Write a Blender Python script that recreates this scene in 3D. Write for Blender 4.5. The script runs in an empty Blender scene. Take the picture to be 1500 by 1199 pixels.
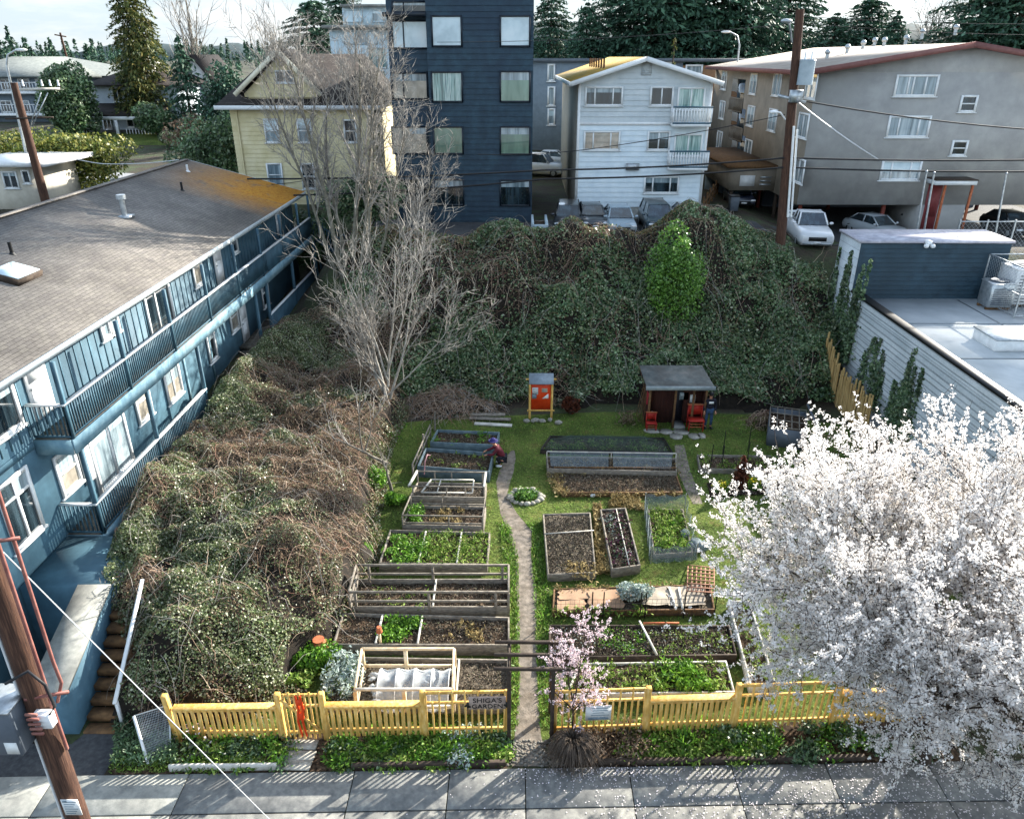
import bpy, bmesh, math, random
import numpy as np
from mathutils import Vector, Matrix, noise as mnoise

RNG = np.random.default_rng(7)
random.seed(7)
scene = bpy.context.scene
COL = scene.collection
R = math.radians

# ------------------------------------------------------------------ camera model (used to measure where things stand)
F_PX, CX, CY, CAM_H = 1100.0, 750.0, 599.5, 15.0
PITCH = math.atan(515 / 1100); YAW = R(0.52)

def ray(px, py):
    u = (px - CX) / F_PX; v = -(py - CY) / F_PX
    fy = math.cos(PITCH) + v * math.sin(PITCH); fz = -math.sin(PITCH) + v * math.cos(PITCH)
    c, s = math.cos(YAW), math.sin(YAW)
    return (u * c - fy * s, u * s + fy * c, fz)

def gz(px, py, z=0.0):
    r = ray(px, py); t = (z - CAM_H) / r[2]
    return Vector((r[0] * t, r[1] * t, z))

def gy(px, py, Y):
    r = ray(px, py); t = Y / r[1]
    return Vector((r[0] * t, Y, CAM_H + r[2] * t))

def gx(px, py, X):
    r = ray(px, py); t = X / r[0]
    return Vector((X, r[1] * t, CAM_H + r[2] * t))

# ------------------------------------------------------------------ materials
def lin(h):
    h = h.lstrip('#')
    o = []
    for i in (0, 2, 4):
        c = int(h[i:i + 2], 16) / 255
        o.append(c / 12.92 if c <= 0.04045 else ((c + 0.055) / 1.055) ** 2.4)
    return (o[0], o[1], o[2], 1)

def new_mat(name):
    m = bpy.data.materials.new(name); m.use_nodes = True
    nt = m.node_tree; nt.nodes.clear()
    out = nt.nodes.new('ShaderNodeOutputMaterial')
    b = nt.nodes.new('ShaderNodeBsdfPrincipled')
    nt.links.new(b.outputs[0], out.inputs[0])
    return m, nt, b, out

def ramp(nt, cols, lo=0.3, hi=0.7, interp='LINEAR'):
    r = nt.nodes.new('ShaderNodeValToRGB'); cr = r.color_ramp; cr.interpolation = interp
    n = len(cols)
    while len(cr.elements) < n: cr.elements.new(0.5)
    for i, c in enumerate(cols):
        e = cr.elements[i]; e.position = lo + (hi - lo) * (i / max(1, n - 1)); e.color = lin(c)
    return r

def coords(nt, stretch=(1, 1, 1), rot=(0, 0, 0)):
    tc = nt.nodes.new('ShaderNodeTexCoord'); mp = nt.nodes.new('ShaderNodeMapping')
    mp.inputs['Scale'].default_value = stretch; mp.inputs['Rotation'].default_value = rot
    nt.links.new(tc.outputs['Object'], mp.inputs[0])
    return mp.outputs[0]

def noise_tex(nt, vec, scale, detail=5, rough=.6):
    n = nt.nodes.new('ShaderNodeTexNoise')
    n.inputs['Scale'].default_value = scale; n.inputs['Detail'].default_value = detail
    n.inputs['Roughness'].default_value = rough
    nt.links.new(vec, n.inputs['Vector'])
    return n.outputs['Fac']

def mixc(nt, fac, a, b, mode='MIX'):
    m = nt.nodes.new('ShaderNodeMix'); m.data_type = 'RGBA'; m.blend_type = mode
    for k, s in ((0, fac), (6, a), (7, b)):
        if isinstance(s, (int, float)): m.inputs[k].default_value = s
        elif isinstance(s, tuple): m.inputs[k].default_value = s
        else: nt.links.new(s, m.inputs[k])
    return m.outputs[2]

def bump(nt, b, h, strength=.4, dist=.02):
    n = nt.nodes.new('ShaderNodeBump'); n.inputs['Strength'].default_value = strength
    n.inputs['Distance'].default_value = dist
    nt.links.new(h, n.inputs['Height']); nt.links.new(n.outputs[0], b.inputs['Normal'])

def mat(name, cols, scale=3.0, detail=6, rough=.8, bmp=0.0, bscale=None, stretch=(1, 1, 1), spec=.3, metal=0.0,
        lo=.32, hi=.68, big=None, bigscale=.35):
    m, nt, b, out = new_mat(name)
    v = coords(nt, stretch)
    f = noise_tex(nt, v, scale, detail)
    c = ramp(nt, cols, lo, hi); nt.links.new(f, c.inputs[0])
    col = c.outputs[0]
    if big:      # large soft stains
        v2 = coords(nt); f2 = noise_tex(nt, v2, bigscale, 4)
        r2 = ramp(nt, ['000000', 'ffffff'], .45, .65); nt.links.new(f2, r2.inputs[0])
        col = mixc(nt, r2.outputs[0], col, mixc(nt, .6, col, lin(big)))
    nt.links.new(col, b.inputs['Base Color'])
    b.inputs['Roughness'].default_value = rough; b.inputs['Metallic'].default_value = metal
    b.inputs['Specular IOR Level'].default_value = spec
    if bmp:
        f3 = noise_tex(nt, v, bscale or scale * 4, 6)
        bump(nt, b, f3, bmp)
    return m

def leafmat(name, cols, transl=.25, rough=.5, spec=.3, clump=.5, dark=.55, light=1.3):
    m, nt, b, out = new_mat(name)
    g = nt.nodes.new('ShaderNodeNewGeometry')
    c = ramp(nt, cols, 0.0, 1.0); nt.links.new(g.outputs['Random Per Island'], c.inputs[0])
    v = coords(nt); f = noise_tex(nt, v, clump, 3)
    mr = nt.nodes.new('ShaderNodeMapRange'); mr.inputs[1].default_value = .3; mr.inputs[2].default_value = .7
    mr.inputs[3].default_value = dark; mr.inputs[4].default_value = light
    nt.links.new(f, mr.inputs[0])
    hs = nt.nodes.new('ShaderNodeHueSaturation'); nt.links.new(c.outputs[0], hs.inputs['Color'])
    nt.links.new(mr.outputs[0], hs.inputs['Value'])
    nt.links.new(hs.outputs[0], b.inputs['Base Color'])
    b.inputs['Roughness'].default_value = rough; b.inputs['Specular IOR Level'].default_value = spec
    if transl > 0:
        t = nt.nodes.new('ShaderNodeBsdfTranslucent'); nt.links.new(hs.outputs[0], t.inputs[0])
        mx = nt.nodes.new('ShaderNodeMixShader'); mx.inputs[0].default_value = transl
        nt.links.new(b.outputs[0], mx.inputs[1]); nt.links.new(t.outputs[0], mx.inputs[2])
        nt.links.new(mx.outputs[0], out.inputs[0])
    return m

def glassmat(name, cols, scale=1.0, stretch=(3, 3, .25), rough=.05, lo=.35, hi=.65):
    m = mat(name, cols, scale, 3, rough, stretch=stretch, spec=.9, lo=lo, hi=hi)
    b = [n for n in m.node_tree.nodes if n.type == 'BSDF_PRINCIPLED'][0]
    b.inputs['Coat Weight'].default_value = .6; b.inputs['Coat Roughness'].default_value = .02
    return m

def brickmat(name, cols, mortar, bw, bh, gap=.01, rot=(0, 0, 0), rough=.9, extra=None, bmp=.4, noise_amt=.25):
    """rows of shingles / blocks"""
    m, nt, b, out = new_mat(name)
    v = coords(nt, (1, 1, 1), rot)
    br = nt.nodes.new('ShaderNodeTexBrick'); nt.links.new(v, br.inputs['Vector'])
    br.inputs['Color1'].default_value = lin(cols[0]); br.inputs['Color2'].default_value = lin(cols[1])
    br.inputs['Mortar'].default_value = lin(mortar); br.inputs['Scale'].default_value = 1
    br.inputs['Mortar Size'].default_value = gap; br.inputs['Brick Width'].default_value = bw
    br.inputs['Row Height'].default_value = bh; br.inputs['Mortar Smooth'].default_value = .3
    col = br.outputs['Color']
    vo = coords(nt)
    f = noise_tex(nt, vo, .5, 6, .65); r = ramp(nt, ['5a5a5a', 'c8c8c8'], .3, .7); nt.links.new(f, r.inputs[0])
    col = mixc(nt, noise_amt * 2, col, r.outputs[0], 'OVERLAY')
    f2 = noise_tex(nt, vo, 14, 4, .7); r2 = ramp(nt, ['666666', 'bbbbbb'], .3, .7); nt.links.new(f2, r2.inputs[0])
    col = mixc(nt, .5, col, r2.outputs[0], 'OVERLAY')
    if extra: col = extra(nt, vo, col)
    nt.links.new(col, b.inputs['Base Color']); b.inputs['Roughness'].default_value = rough
    b.inputs['Specular IOR Level'].default_value = .2
    if bmp:
        inv = nt.nodes.new('ShaderNodeMath'); inv.operation = 'SUBTRACT'; inv.inputs[0].default_value = 1
        nt.links.new(br.outputs['Fac'], inv.inputs[1]); bump(nt, b, inv.outputs[0], bmp, .03)
    return m

# ------------------------------------------------------------------ mesh collector
class MB:
    def __init__(s): s.v = []; s.f = []; s.m = []; s.np = []
    def add(s, verts, faces, mi=0):
        k = len(s.v); s.v += [tuple(p) for p in verts]
        for f in faces: s.f.append(tuple(i + k for i in f)); s.m.append(mi)
        return s
    def addnp(s, V, F, mi=0):
        if len(V) and len(F): s.np.append((np.asarray(V, float), np.asarray(F, int), mi))
        return s
    def box(s, x0, x1, y0, y1, z0, z1, mi=0):
        v = [(x, y, z) for z in (z0, z1) for y in (y0, y1) for x in (x0, x1)]
        return s.add(v, [(0, 2, 3, 1), (4, 5, 7, 6), (0, 1, 5, 4), (2, 6, 7, 3), (0, 4, 6, 2), (1, 3, 7, 5)], mi)
    def obox(s, c, ux, sx, sy, sz, mi=0, up=(0, 0, 1)):
        """box centred at c, length sx along ux, sz along up, sy across"""
        c = Vector(c); u = Vector(ux).normalized(); w = Vector(up); w = (w - u * w.dot(u)).normalized(); n = w.cross(u)
        v = [c + u * (a * sx / 2) + n * (b * sy / 2) + w * (d * sz / 2) for d in (-1, 1) for b in (-1, 1) for a in (-1, 1)]
        return s.add(v, [(0, 2, 3, 1), (4, 5, 7, 6), (0, 1, 5, 4), (2, 6, 7, 3), (0, 4, 6, 2), (1, 3, 7, 5)], mi)
    def beam(s, p, q, w, h, mi=0, up=(0, 0, 1)):
        p = Vector(p); q = Vector(q); d = q - p
        if d.length < 1e-6: return s
        if abs(d.normalized().dot(Vector(up))) > .98: up = (0, 1, 0)
        return s.obox((p + q) / 2, d, d.length, w, h, mi, up)
    def prism(s, poly, d, mi=0):
        """polygon of 3-D points pushed along d"""
        n = len(poly); d = Vector(d); a = [Vector(p) for p in poly]; b = [p + d for p in a]
        return s.add(a + b, [tuple(range(n)), tuple(range(2 * n - 1, n - 1, -1))] +
                     [(i, i + n, (i + 1) % n + n, (i + 1) % n) for i in range(n)], mi)
    def quad(s, a, b, c, d, mi=0): return s.add([a, b, c, d], [(0, 1, 2, 3)], mi)
    def tube(s, pts, rad, n=6, mi=0, cap=True):
        V, F = tube_np(pts, rad, n)
        s.addnp(V, F, mi)
        if cap:
            k = len(pts)
            s.add(V[:n], [tuple(range(n - 1, -1, -1))], mi); s.add(V[-n:], [tuple(range(n))], mi)
        return s
    def ball(s, c, rx, ry=None, rz=None, seg=10, rings=7, mi=0, jit=0, rng=None):
        ry = ry or rx; rz = rz or rx; v = []; f = []
        for i in range(rings + 1):
            t = math.pi * i / rings
            for j in range(seg):
                a = 2 * math.pi * j / seg
                k = 1 + (jit * (random.random() - .5) if 0 < i < rings else 0)
                v.append((c[0] + rx * k * math.sin(t) * math.cos(a), c[1] + ry * k * math.sin(t) * math.sin(a), c[2] + rz * k * math.cos(t)))
        for i in range(rings):
            for j in range(seg):
                f.append((i * seg + j, (i + 1) * seg + j, (i + 1) * seg + (j + 1) % seg, i * seg + (j + 1) % seg))
        return s.add(v, f, mi)
    def build(s, name, mats, parent=None, label=None, cat=None, group=None, kind=None, smooth=False, bevel=0.0, origin=None):
        if not isinstance(mats, (list, tuple)): mats = [mats]
        Vs = []; starts = []; loops = []; mi = []; nv = 0; nl = 0
        if s.v:
            Vs.append(np.array(s.v, float))
            for f, m in zip(s.f, s.m):
                starts.append(nl); loops.append(np.array(f)); nl += len(f); mi.append(m)
            nv = len(s.v)
        st = [np.array(starts, int)]; lp = loops; ms = [np.array(mi, int)]
        for V, F, m in s.np:
            k = F.shape[1]
            st.append(nl + np.arange(len(F)) * k); lp.append((F + nv).ravel()); nl += F.size; ms.append(np.full(len(F), m)); nv += len(V); Vs.append(V)
        V = np.vstack(Vs); st = np.concatenate(st); lp = np.concatenate(lp); ms = np.concatenate(ms)
        used = np.zeros(len(V), bool); used[lp] = True
        if not used.all(): lp = (np.cumsum(used) - 1)[lp]; V = V[used]
        if parent is not None:
            off = np.array(abs_loc(parent))
        elif origin is not None: off = np.array(origin, float)
        else:
            lo, hi = V.min(0), V.max(0); off = np.array([(lo[0] + hi[0]) / 2, (lo[1] + hi[1]) / 2, lo[2]])
        V = V - off
        me = bpy.data.meshes.new(name)
        me.vertices.add(len(V)); me.vertices.foreach_set('co', V.astype(np.float32).ravel())
        me.loops.add(len(lp)); me.loops.foreach_set('vertex_index', lp.astype(np.int32))
        me.polygons.add(len(st)); me.polygons.foreach_set('loop_start', st.astype(np.int32))
        me.polygons.foreach_set('material_index', ms.astype(np.int32))
        if smooth: me.polygons.foreach_set('use_smooth', np.ones(len(st), bool))
        for m in mats: me.materials.append(m)
        me.update(calc_edges=True); me.validate()
        o = bpy.data.objects.new(name, me); COL.objects.link(o)
        if parent is not None: o.parent = parent
        else: o.location = off
        if bevel:
            b = o.modifiers.new('bevel', 'BEVEL'); b.width = bevel; b.segments = 1; b.limit_method = 'ANGLE'
        if label and parent is None: tag(o, label, cat, group, kind)
        elif kind: o['kind'] = kind
        return o

def abs_loc(o):
    p = Vector((0, 0, 0))
    while o is not None: p = p + o.location; o = o.parent
    return p

def tube_np(pts, rad, n):
    P = np.array([tuple(p) for p in pts], float); k = len(P)
    r = np.full(k, rad) if np.isscalar(rad) else np.asarray(rad, float)
    T = np.gradient(P, axis=0); T /= np.linalg.norm(T, axis=1)[:, None] + 1e-9
    ref = np.where(np.abs(T[:, 2:3]) > .9, np.array([[1., 0, 0]]), np.array([[0, 0, 1.]]))
    ref = np.repeat(ref[:1], k, 0) if np.all(np.abs(T @ ref[0]) < .95) else ref
    A = np.cross(T, ref); A /= np.linalg.norm(A, axis=1)[:, None] + 1e-9
    B = np.cross(T, A)
    ang = np.arange(n) * 2 * np.pi / n
    V = P[:, None] + r[:, None, None] * (A[:, None] * np.cos(ang)[None, :, None] + B[:, None] * np.sin(ang)[None, :, None])
    V = V.reshape(-1, 3)
    i = np.arange(k - 1)[:, None] * n; j = np.arange(n)[None]; j2 = (j + 1) % n
    F = np.stack([i + j, i + j2, i + n + j2, i + n + j], -1).reshape(-1, 4)
    return V, F

def tubes_np(polys, n=3):
    Vs = []; Fs = []; k = 0
    for pts, rad in polys:
        V, F = tube_np(pts, rad, n); Vs.append(V); Fs.append(F + k); k += len(V)
    return (np.vstack(Vs), np.vstack(Fs)) if Vs else (np.zeros((0, 3)), np.zeros((0, 4), int))

def leaf_np(C, size, nrm=None, bias=0.0, aspect=.55, axis=None, abias=0.0, rng=RNG):
    C = np.asarray(C, float); N = len(C)
    size = np.broadcast_to(np.asarray(size, float), (N,))[:, None] * rng.uniform(.7, 1.3, (N, 1))
    n = rng.normal(size=(N, 3))
    n /= np.linalg.norm(n, axis=1)[:, None]
    if nrm is not None: n = n + bias * np.asarray(nrm)
    n /= np.linalg.norm(n, axis=1)[:, None] + 1e-9
    t = rng.normal(size=(N, 3))
    if axis is not None: t = t / np.linalg.norm(t, axis=1)[:, None] + abias * np.asarray(axis)
    t -= n * (t * n).sum(1)[:, None]; t /= np.linalg.norm(t, axis=1)[:, None] + 1e-9
    b = np.cross(n, t)
    V = np.stack([C - t * size * .5, C + b * size * aspect * .5, C + t * size * .5 + n * size * .08, C - b * size * aspect * .5], 1).reshape(-1, 3)
    F = np.arange(4 * N).reshape(N, 4)
    return V, F

def tag(o, label=None, cat=None, group=None, kind=None):
    if label: o['label'] = label
    if cat: o['category'] = cat
    if group: o['group'] = group
    if kind: o['kind'] = kind
    return o

def thing(name, label, cat, loc, group=None, rz=0.0):
    o = bpy.data.objects.new(name, None); COL.objects.link(o); o.location = Vector(loc)
    o.empty_display_size = .3
    return tag(o, label, cat, group)

def copy_tree(o, loc=None, rz=None, scale=None, label=None, group=None, parent=None):
    c = o.copy(); COL.objects.link(c)
    if parent is not None: c.parent = parent
    if loc is not None: c.location = Vector(loc)
    if rz is not None: c.rotation_euler = (0, 0, rz)
    if scale is not None: c.scale = (scale,) * 3 if np.isscalar(scale) else scale
    if label: c['label'] = label
    if group: c['group'] = group
    for ch in list(o.children): copy_tree(ch, parent=c)
    return c

def text_part(name, body, size, loc, rot, m, parent, extrude=.004, align='CENTER'):
    cu = bpy.data.curves.new(name, 'FONT'); cu.body = body; cu.size = size; cu.extrude = extrude
    cu.align_x = align; cu.align_y = 'CENTER'; cu.materials.append(m)
    tmp = bpy.data.objects.new(name, cu); COL.objects.link(tmp); bpy.context.view_layer.update()
    me = bpy.data.meshes.new_from_object(tmp.evaluated_get(bpy.context.evaluated_depsgraph_get())); bpy.data.objects.remove(tmp)
    o = bpy.data.objects.new(name, me); COL.objects.link(o); o.parent = parent
    o.location = Vector(loc) - abs_loc(parent); o.rotation_euler = rot
    return o

def sstep(a, b, x):
    t = np.clip((np.asarray(x, float) - a) / (b - a), 0, 1); return t * t * (3 - 2 * t)

def vnoise(x, y, s=1.0, seed=0.0):
    """cheap smooth value noise, vectorised (-1..1)"""
    x = np.asarray(x, float) * s + 17.3 * seed; y = np.asarray(y, float) * s + 9.1 * seed
    xi = np.floor(x).astype(int); yi = np.floor(y).astype(int); xf = x - xi; yf = y - yi
    u = xf * xf * (3 - 2 * xf); w = yf * yf * (3 - 2 * yf)
    def h(a, b):
        q = (a * 374761393 + b * 668265263) & 0x7fffffff
        q = ((q ^ (q >> 13)) * 1274126177) & 0x7fffffff
        return ((q ^ (q >> 16)) & 0xffff) / 32767.5 - 1
    return (h(xi, yi) * (1 - u) * (1 - w) + h(xi + 1, yi) * u * (1 - w) + h(xi, yi + 1) * (1 - u) * w + h(xi + 1, yi + 1) * u * w)

def fbm(x, y, s=1.0, seed=0.0, o=4):
    r = 0; a = 1; t = 0
    for i in range(o): r = r + a * vnoise(x, y, s * 2 ** i, seed + i); t += a; a *= .5
    return r / t

# palette ----------------------------------------------------------
M = {}
M['wood_grey'] = mat('weathered_grey_wood', ['57524b', '746d63', '8f877b'], 6, rough=.9, bmp=.2, stretch=(1, 1, 4))
M['wood_pale'] = mat('pale_new_wood', ['b39a78', 'c9b594', 'd6c8ad'], 5, rough=.8, bmp=.1)
M['wood_brown'] = mat('brown_wood', ['4a3626', '63492f', '7a5b3c'], 5, rough=.85, bmp=.2)
M['wood_dark'] = mat('dark_stained_wood', ['2b241f', '3b3129', '4a4036'], 6, rough=.85, bmp=.2)
M['white_wood'] = mat('white_washed_wood', ['a5a096', 'bab6ac', 'cac7be'], 5, rough=.75, bmp=.08)
M['soil'] = mat('garden_soil', ['1e1712', '33281f', '4b3d30', '6a5a48'], 9, 8, .95, bmp=1.0, bscale=22, spec=.1)
M['soil_dry'] = mat('dry_soil', ['332d26', '474037', '5e564a', '766d5e'], 14, 8, .95, bmp=1.0, bscale=30, spec=.1)
M['mulch'] = mat('black_mulch', ['14110e', '221c17', '352b23'], 10, 8, .95, bmp=1.0, bscale=26, spec=.1)
M['yellow'] = mat('yellow_fence_paint', ['b98b41', 'd3a553', 'ddb468', 'e5c382'], 5, rough=.75, bmp=.25, bscale=25, big='96733a', bigscale=1.4, stretch=(3, 3, .6))
M['yellow_top'] = M['yellow']
M['white'] = mat('white_paint', ['c6c8c8', 'd6d8d8', 'e0e1e0'], 3, rough=.6)
M['white_trim'] = mat('white_trim_paint', ['cfd2d3', 'dcdedd'], 4, rough=.5)
M['concrete'] = mat('sidewalk_concrete', ['757672', '888983', '999891'], 5, 8, .9, bmp=.25, bscale=60, big='5b5c5a', bigscale=.7)
M['asphalt'] = mat('asphalt', ['2d2e30', '3a3b3d', '474849'], 8, 8, .92, bmp=.3, bscale=70, big='555553', bigscale=.3)
M['black'] = mat('black_plastic', ['101112', '1a1b1c'], 5, rough=.5)
M['metal'] = mat('galvanised_metal', ['8c9296', 'a5abae', 'b8bdbf'], 6, rough=.4, metal=.7)
M['grey_paint'] = mat('grey_painted_metal', ['4c535b', '5a626b'], 4, rough=.5, big='4a4f55', bigscale=2)
M['wire'] = mat('black_cable', ['18191b', '222326'], 4, rough=.6)
M['wire_pale'] = mat('pale_cable', ['b9bdbf', 'd0d3d4'], 4, rough=.5)
M['pole'] = mat('brown_utility_pole', ['2f211a', '463026', '604535'], 7, 8, .85, bmp=.4, stretch=(6, 6, .35), bscale=9)
M['glass_dark'] = glassmat('dark_window_glass', ['10171c', '1c272d', '33424a'])
M['glass_blind'] = glassmat('window_with_pale_blind', ['5d6c73', '83939a', 'a3b0b5'], 1.2)
M['glass_sky'] = glassmat('painted_sky_glass_and_pale_blind', ['9fb4bd', 'b4c8d0', 'c4d4da'], .8, (1, 1, 1))  # pale blue colour stands in for reflected sky; also used for pale blinds
M['glass_green'] = glassmat('window_with_painted_green_reflection', ['4a6258', '5f7a6b', '789383'], .5, (2, 2, .6))  # green tones painted in for the reflection on the lower tower panes
M['glass_curtain'] = glassmat('window_with_curtains', ['4d6a6a', '7b9c97', 'a9bfba', '5c7a7c'], 1.2, (5, 5, .3))
M['glass_warm'] = glassmat('window_warm_interior', ['7d776c', '958f83', 'aaa396'], 1.4, (1, 1, 1))
M['red'] = mat('red_paint', ['7d1a14', '98241a', 'ab3020'], 4, rough=.6)
M['orange'] = mat('orange_red_paint', ['b8300f', 'cc3d14', 'd4481c'], 3, rough=.55)
M['terracotta'] = mat('terracotta', ['8a4b30', 'a35c3c', 'b36e4c'], 6, rough=.85)
M['paper'] = mat('white_paper', ['c9cbc9', 'dadbd8'], 4, rough=.7)
M['ink'] = mat('printed_ink', ['2c2f35', '3a3d42'], 4, rough=.7)
M['ink_grey'] = mat('grey_print', ['6b7b86', '7f8f99'], 8, rough=.7)
M['stone'] = mat('pale_stone', ['77736a', '8f8b81', 'a7a398'], 6, 7, .9, bmp=.4)
M['net'] = None

L = {}
L['bramble'] = leafmat('bramble_leaves', ['34431f', '4a5a30', '637246', '848c66', 'b4b69c'], .3, .4, .5, .6, .5, 1.45)
L['ivy'] = leafmat('ivy_leaves', ['294028', '3a5434', '4d6842', '647d54', '8c9c78'], .25, .42, .5, .45, .45, 1.5)
L['dead'] = leafmat('dead_leaves', ['45382d', '5f4f40', '7b6856', '9a8871', '5a4438', 'a4977f'], .2, .8, .1, .5, .7, 1.25)
L['fresh'] = leafmat('fresh_green_leaves', ['35561c', '4a7424', '63902f', '7ea63e'], .35, .5, .3, 1.5, .7, 1.3)
L['grass'] = leafmat('grass_blades', ['3f5620', '546f2a', '6c8a37', '86a049', '9a9f60'], .3, .6, .2, .5, .7, 1.3)
L['shrub'] = leafmat('bright_shrub_leaves', ['37591f', '4c7429', '648e38', '83a552'], .25, .4, .5, .9, .65, 1.3)
L['fir'] = leafmat('fir_needles', ['22372c', '30493a', '3f5d49', '4f7058'], .08, .6, .2, .25, .6, 1.4)
L['cedar'] = leafmat('cedar_sprays', ['2a3820', '3a4828', '4f5a30', '66693a', '7a6f3c'], .15, .6, .2, .3, .6, 1.35)
L['hedge'] = leafmat('golden_hedge_leaves', ['39491e', '55632a', '7a7f3a', '96904a'], .25, .5, .3, .5, .6, 1.3)
L['blossom'] = leafmat('white_blossom', ['e1dbd7', 'ede8e4', 'f4f1ed', 'f7f5f2'], .48, .7, .1, 1.2, .94, 1.0)
L['pink'] = leafmat('pink_blossom', ['d8bcc4', 'e4d0d6', 'eee2e5', 'e8d6db'], .4, .7, .1, 1.2, .92, 1.05)
L['silver'] = leafmat('silver_foliage', ['6f7f78', '8b9b93', 'a6b3ac', 'b9c4be'], .2, .7, .2, 1.5, .75, 1.2)
L['straw'] = leafmat('dry_straw', ['6e5f3f', '8b7a52', 'a3936a'], .2, .8, .1, 1.5, .7, 1.2)
L['reddish'] = leafmat('red_brown_foliage', ['3a1d14', '512a1c', '693a26'], .2, .7, .2, 1.5, .7, 1.2)
L['purple'] = leafmat('purple_salad_leaves', ['3a1830', '55243f', '2c3d24', '3c5230'], .2, .6, .3, 1.5, .8, 1.2)
L['daff'] = leafmat('yellow_flowers', ['c4b02a', 'd8c63a', '7d9a34'], .3, .6, .2, 2, .9, 1.1)
L['petal'] = leafmat('fallen_petals', ['cfc6c8', 'ddd6d8'], .1, .8, .1, 2, .9, 1.05)
L['litter'] = leafmat('soil_crumbs', ['2a241e', '453d34', '645a4d', '82776a', '414833'], 0, .95, .05, 2, .8, 1.2)
M['bark'] = mat('grey_bark', ['4f4a42', '6d675d', '8b857a'], 6, 7, .9, bmp=.4, stretch=(1, 1, .4))
M['bark_dark'] = mat('dark_bark', ['2a221c', '3b3028', '4c4036'], 6, 7, .9, bmp=.4, stretch=(1, 1, .4))
M['twig'] = mat('pale_twigs', ['6e6a64', '8c8780', 'a7a29a'], 3, 4, .85)
M['cane'] = leafmat('dead_canes', ['66503f', '836b5a', 'a08a76', 'b8a592', '8a6252'], 0, .8, .1, .4, .8, 1.2)
# ================================================================== SETTING
def ground_h(x, y):
    x = np.asarray(x, float); y = np.asarray(y, float)
    wb = sstep(-12.8, -9.5, x)
    bank = 5.8 * sstep(31.8, 41.5, y) * wb
    side = (1.9 * sstep(18, 34, y) + 0.6 * sstep(34, 45, y) + 3.3 * sstep(46.2, 50, y)) * (1 - wb)
    far = 2.2 * sstep(60, 95, y) + 5 * sstep(120, 320, y)
    dip = -1.1 * sstep(14, 19, x) * sstep(39.5, 46, y) * (1 - sstep(62, 70, y))
    pit = -1.6 * ((x > -13.9) & (x < -11.61) & (y > 12.91) & (y < 17.6))
    return bank + side + far + dip + pit

def grid(xs, ys, fz):
    X, Y = np.meshgrid(xs, ys); V = np.stack([X, Y, fz(X, Y)], -1).reshape(-1, 3)
    nx, ny = len(xs), len(ys)
    i = (np.arange(ny - 1)[:, None] * nx + np.arange(nx - 1)[None]).ravel()
    return V, np.stack([i, i + 1, i + nx + 1, i + nx], 1)

xs = np.unique(np.r_[np.linspace(-900, -60, 12), np.linspace(-60, -16, 23), -14, -13.9, -11.62, -11.6, np.linspace(-15, 18, 67), np.linspace(18, 60, 22), np.linspace(60, 900, 12)])
ys = np.unique(np.r_[np.linspace(-60, 8, 8), np.linspace(8, 50, 85), 12.9, 12.92, 17.59, 17.61, np.linspace(50, 130, 41), np.linspace(130, 1500, 14)])
mg, nt, b, out = new_mat('ground_soil_and_grass')
v = coords(nt); f1 = noise_tex(nt, v, .6, 6); f2 = noise_tex(nt, v, 7, 6, .7)
r1 = ramp(nt, ['2d241a', '3c3222', '3b4524', '46562a'], .3, .7); nt.links.new(f1, r1.inputs[0])
r2 = ramp(nt, ['4a4a4a', 'b8b8b8'], .3, .7); nt.links.new(f2, r2.inputs[0])
nt.links.new(mixc(nt, .7, r1.outputs[0], r2.outputs[0], 'OVERLAY'), b.inputs['Base Color'])
b.inputs['Roughness'].default_value = .95; bump(nt, b, f2, .8, .06)
mb = MB(); mb.addnp(*grid(xs, ys, ground_h)); mb.build('ground', mg, kind='structure', smooth=True, origin=(0, 0, 0))

def overlay(name, poly, m, dz=.004, step=.6, edge=.0):
    """a sheet dz above the ground inside a polygon"""
    P = [(p[0], p[1]) for p in poly]
    x0, x1 = min(p[0] for p in P), max(p[0] for p in P); y0, y1 = min(p[1] for p in P), max(p[1] for p in P)
    bm = bmesh.new(); vs = [bm.verts.new((p[0], p[1], 0)) for p in P]; bm.faces.new(vs)
    for k in range(int((x1 - x0) / step)):
        g = bm.verts[:] + bm.edges[:] + bm.faces[:]
        bmesh.ops.bisect_plane(bm, geom=g, plane_co=(x0 + (k + 1) * step, 0, 0), plane_no=(1, 0, 0))
    for k in range(int((y1 - y0) / step)):
        g = bm.verts[:] + bm.edges[:] + bm.faces[:]
        bmesh.ops.bisect_plane(bm, geom=g, plane_co=(0, y0 + (k + 1) * step, 0), plane_no=(0, 1, 0))
    for v in bm.verts: v.co.z = float(ground_h(v.co.x, v.co.y)) + dz
    bmesh.ops.recalc_face_normals(bm, faces=bm.faces[:])
    me = bpy.data.meshes.new(name); bm.to_mesh(me); bm.free(); me.materials.append(m)
    for p in me.polygons:
        if p.normal.z < 0: p.flip()
    o = bpy.data.objects.new(name, me); COL.objects.link(o); o['kind'] = 'structure'
    return o

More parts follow.
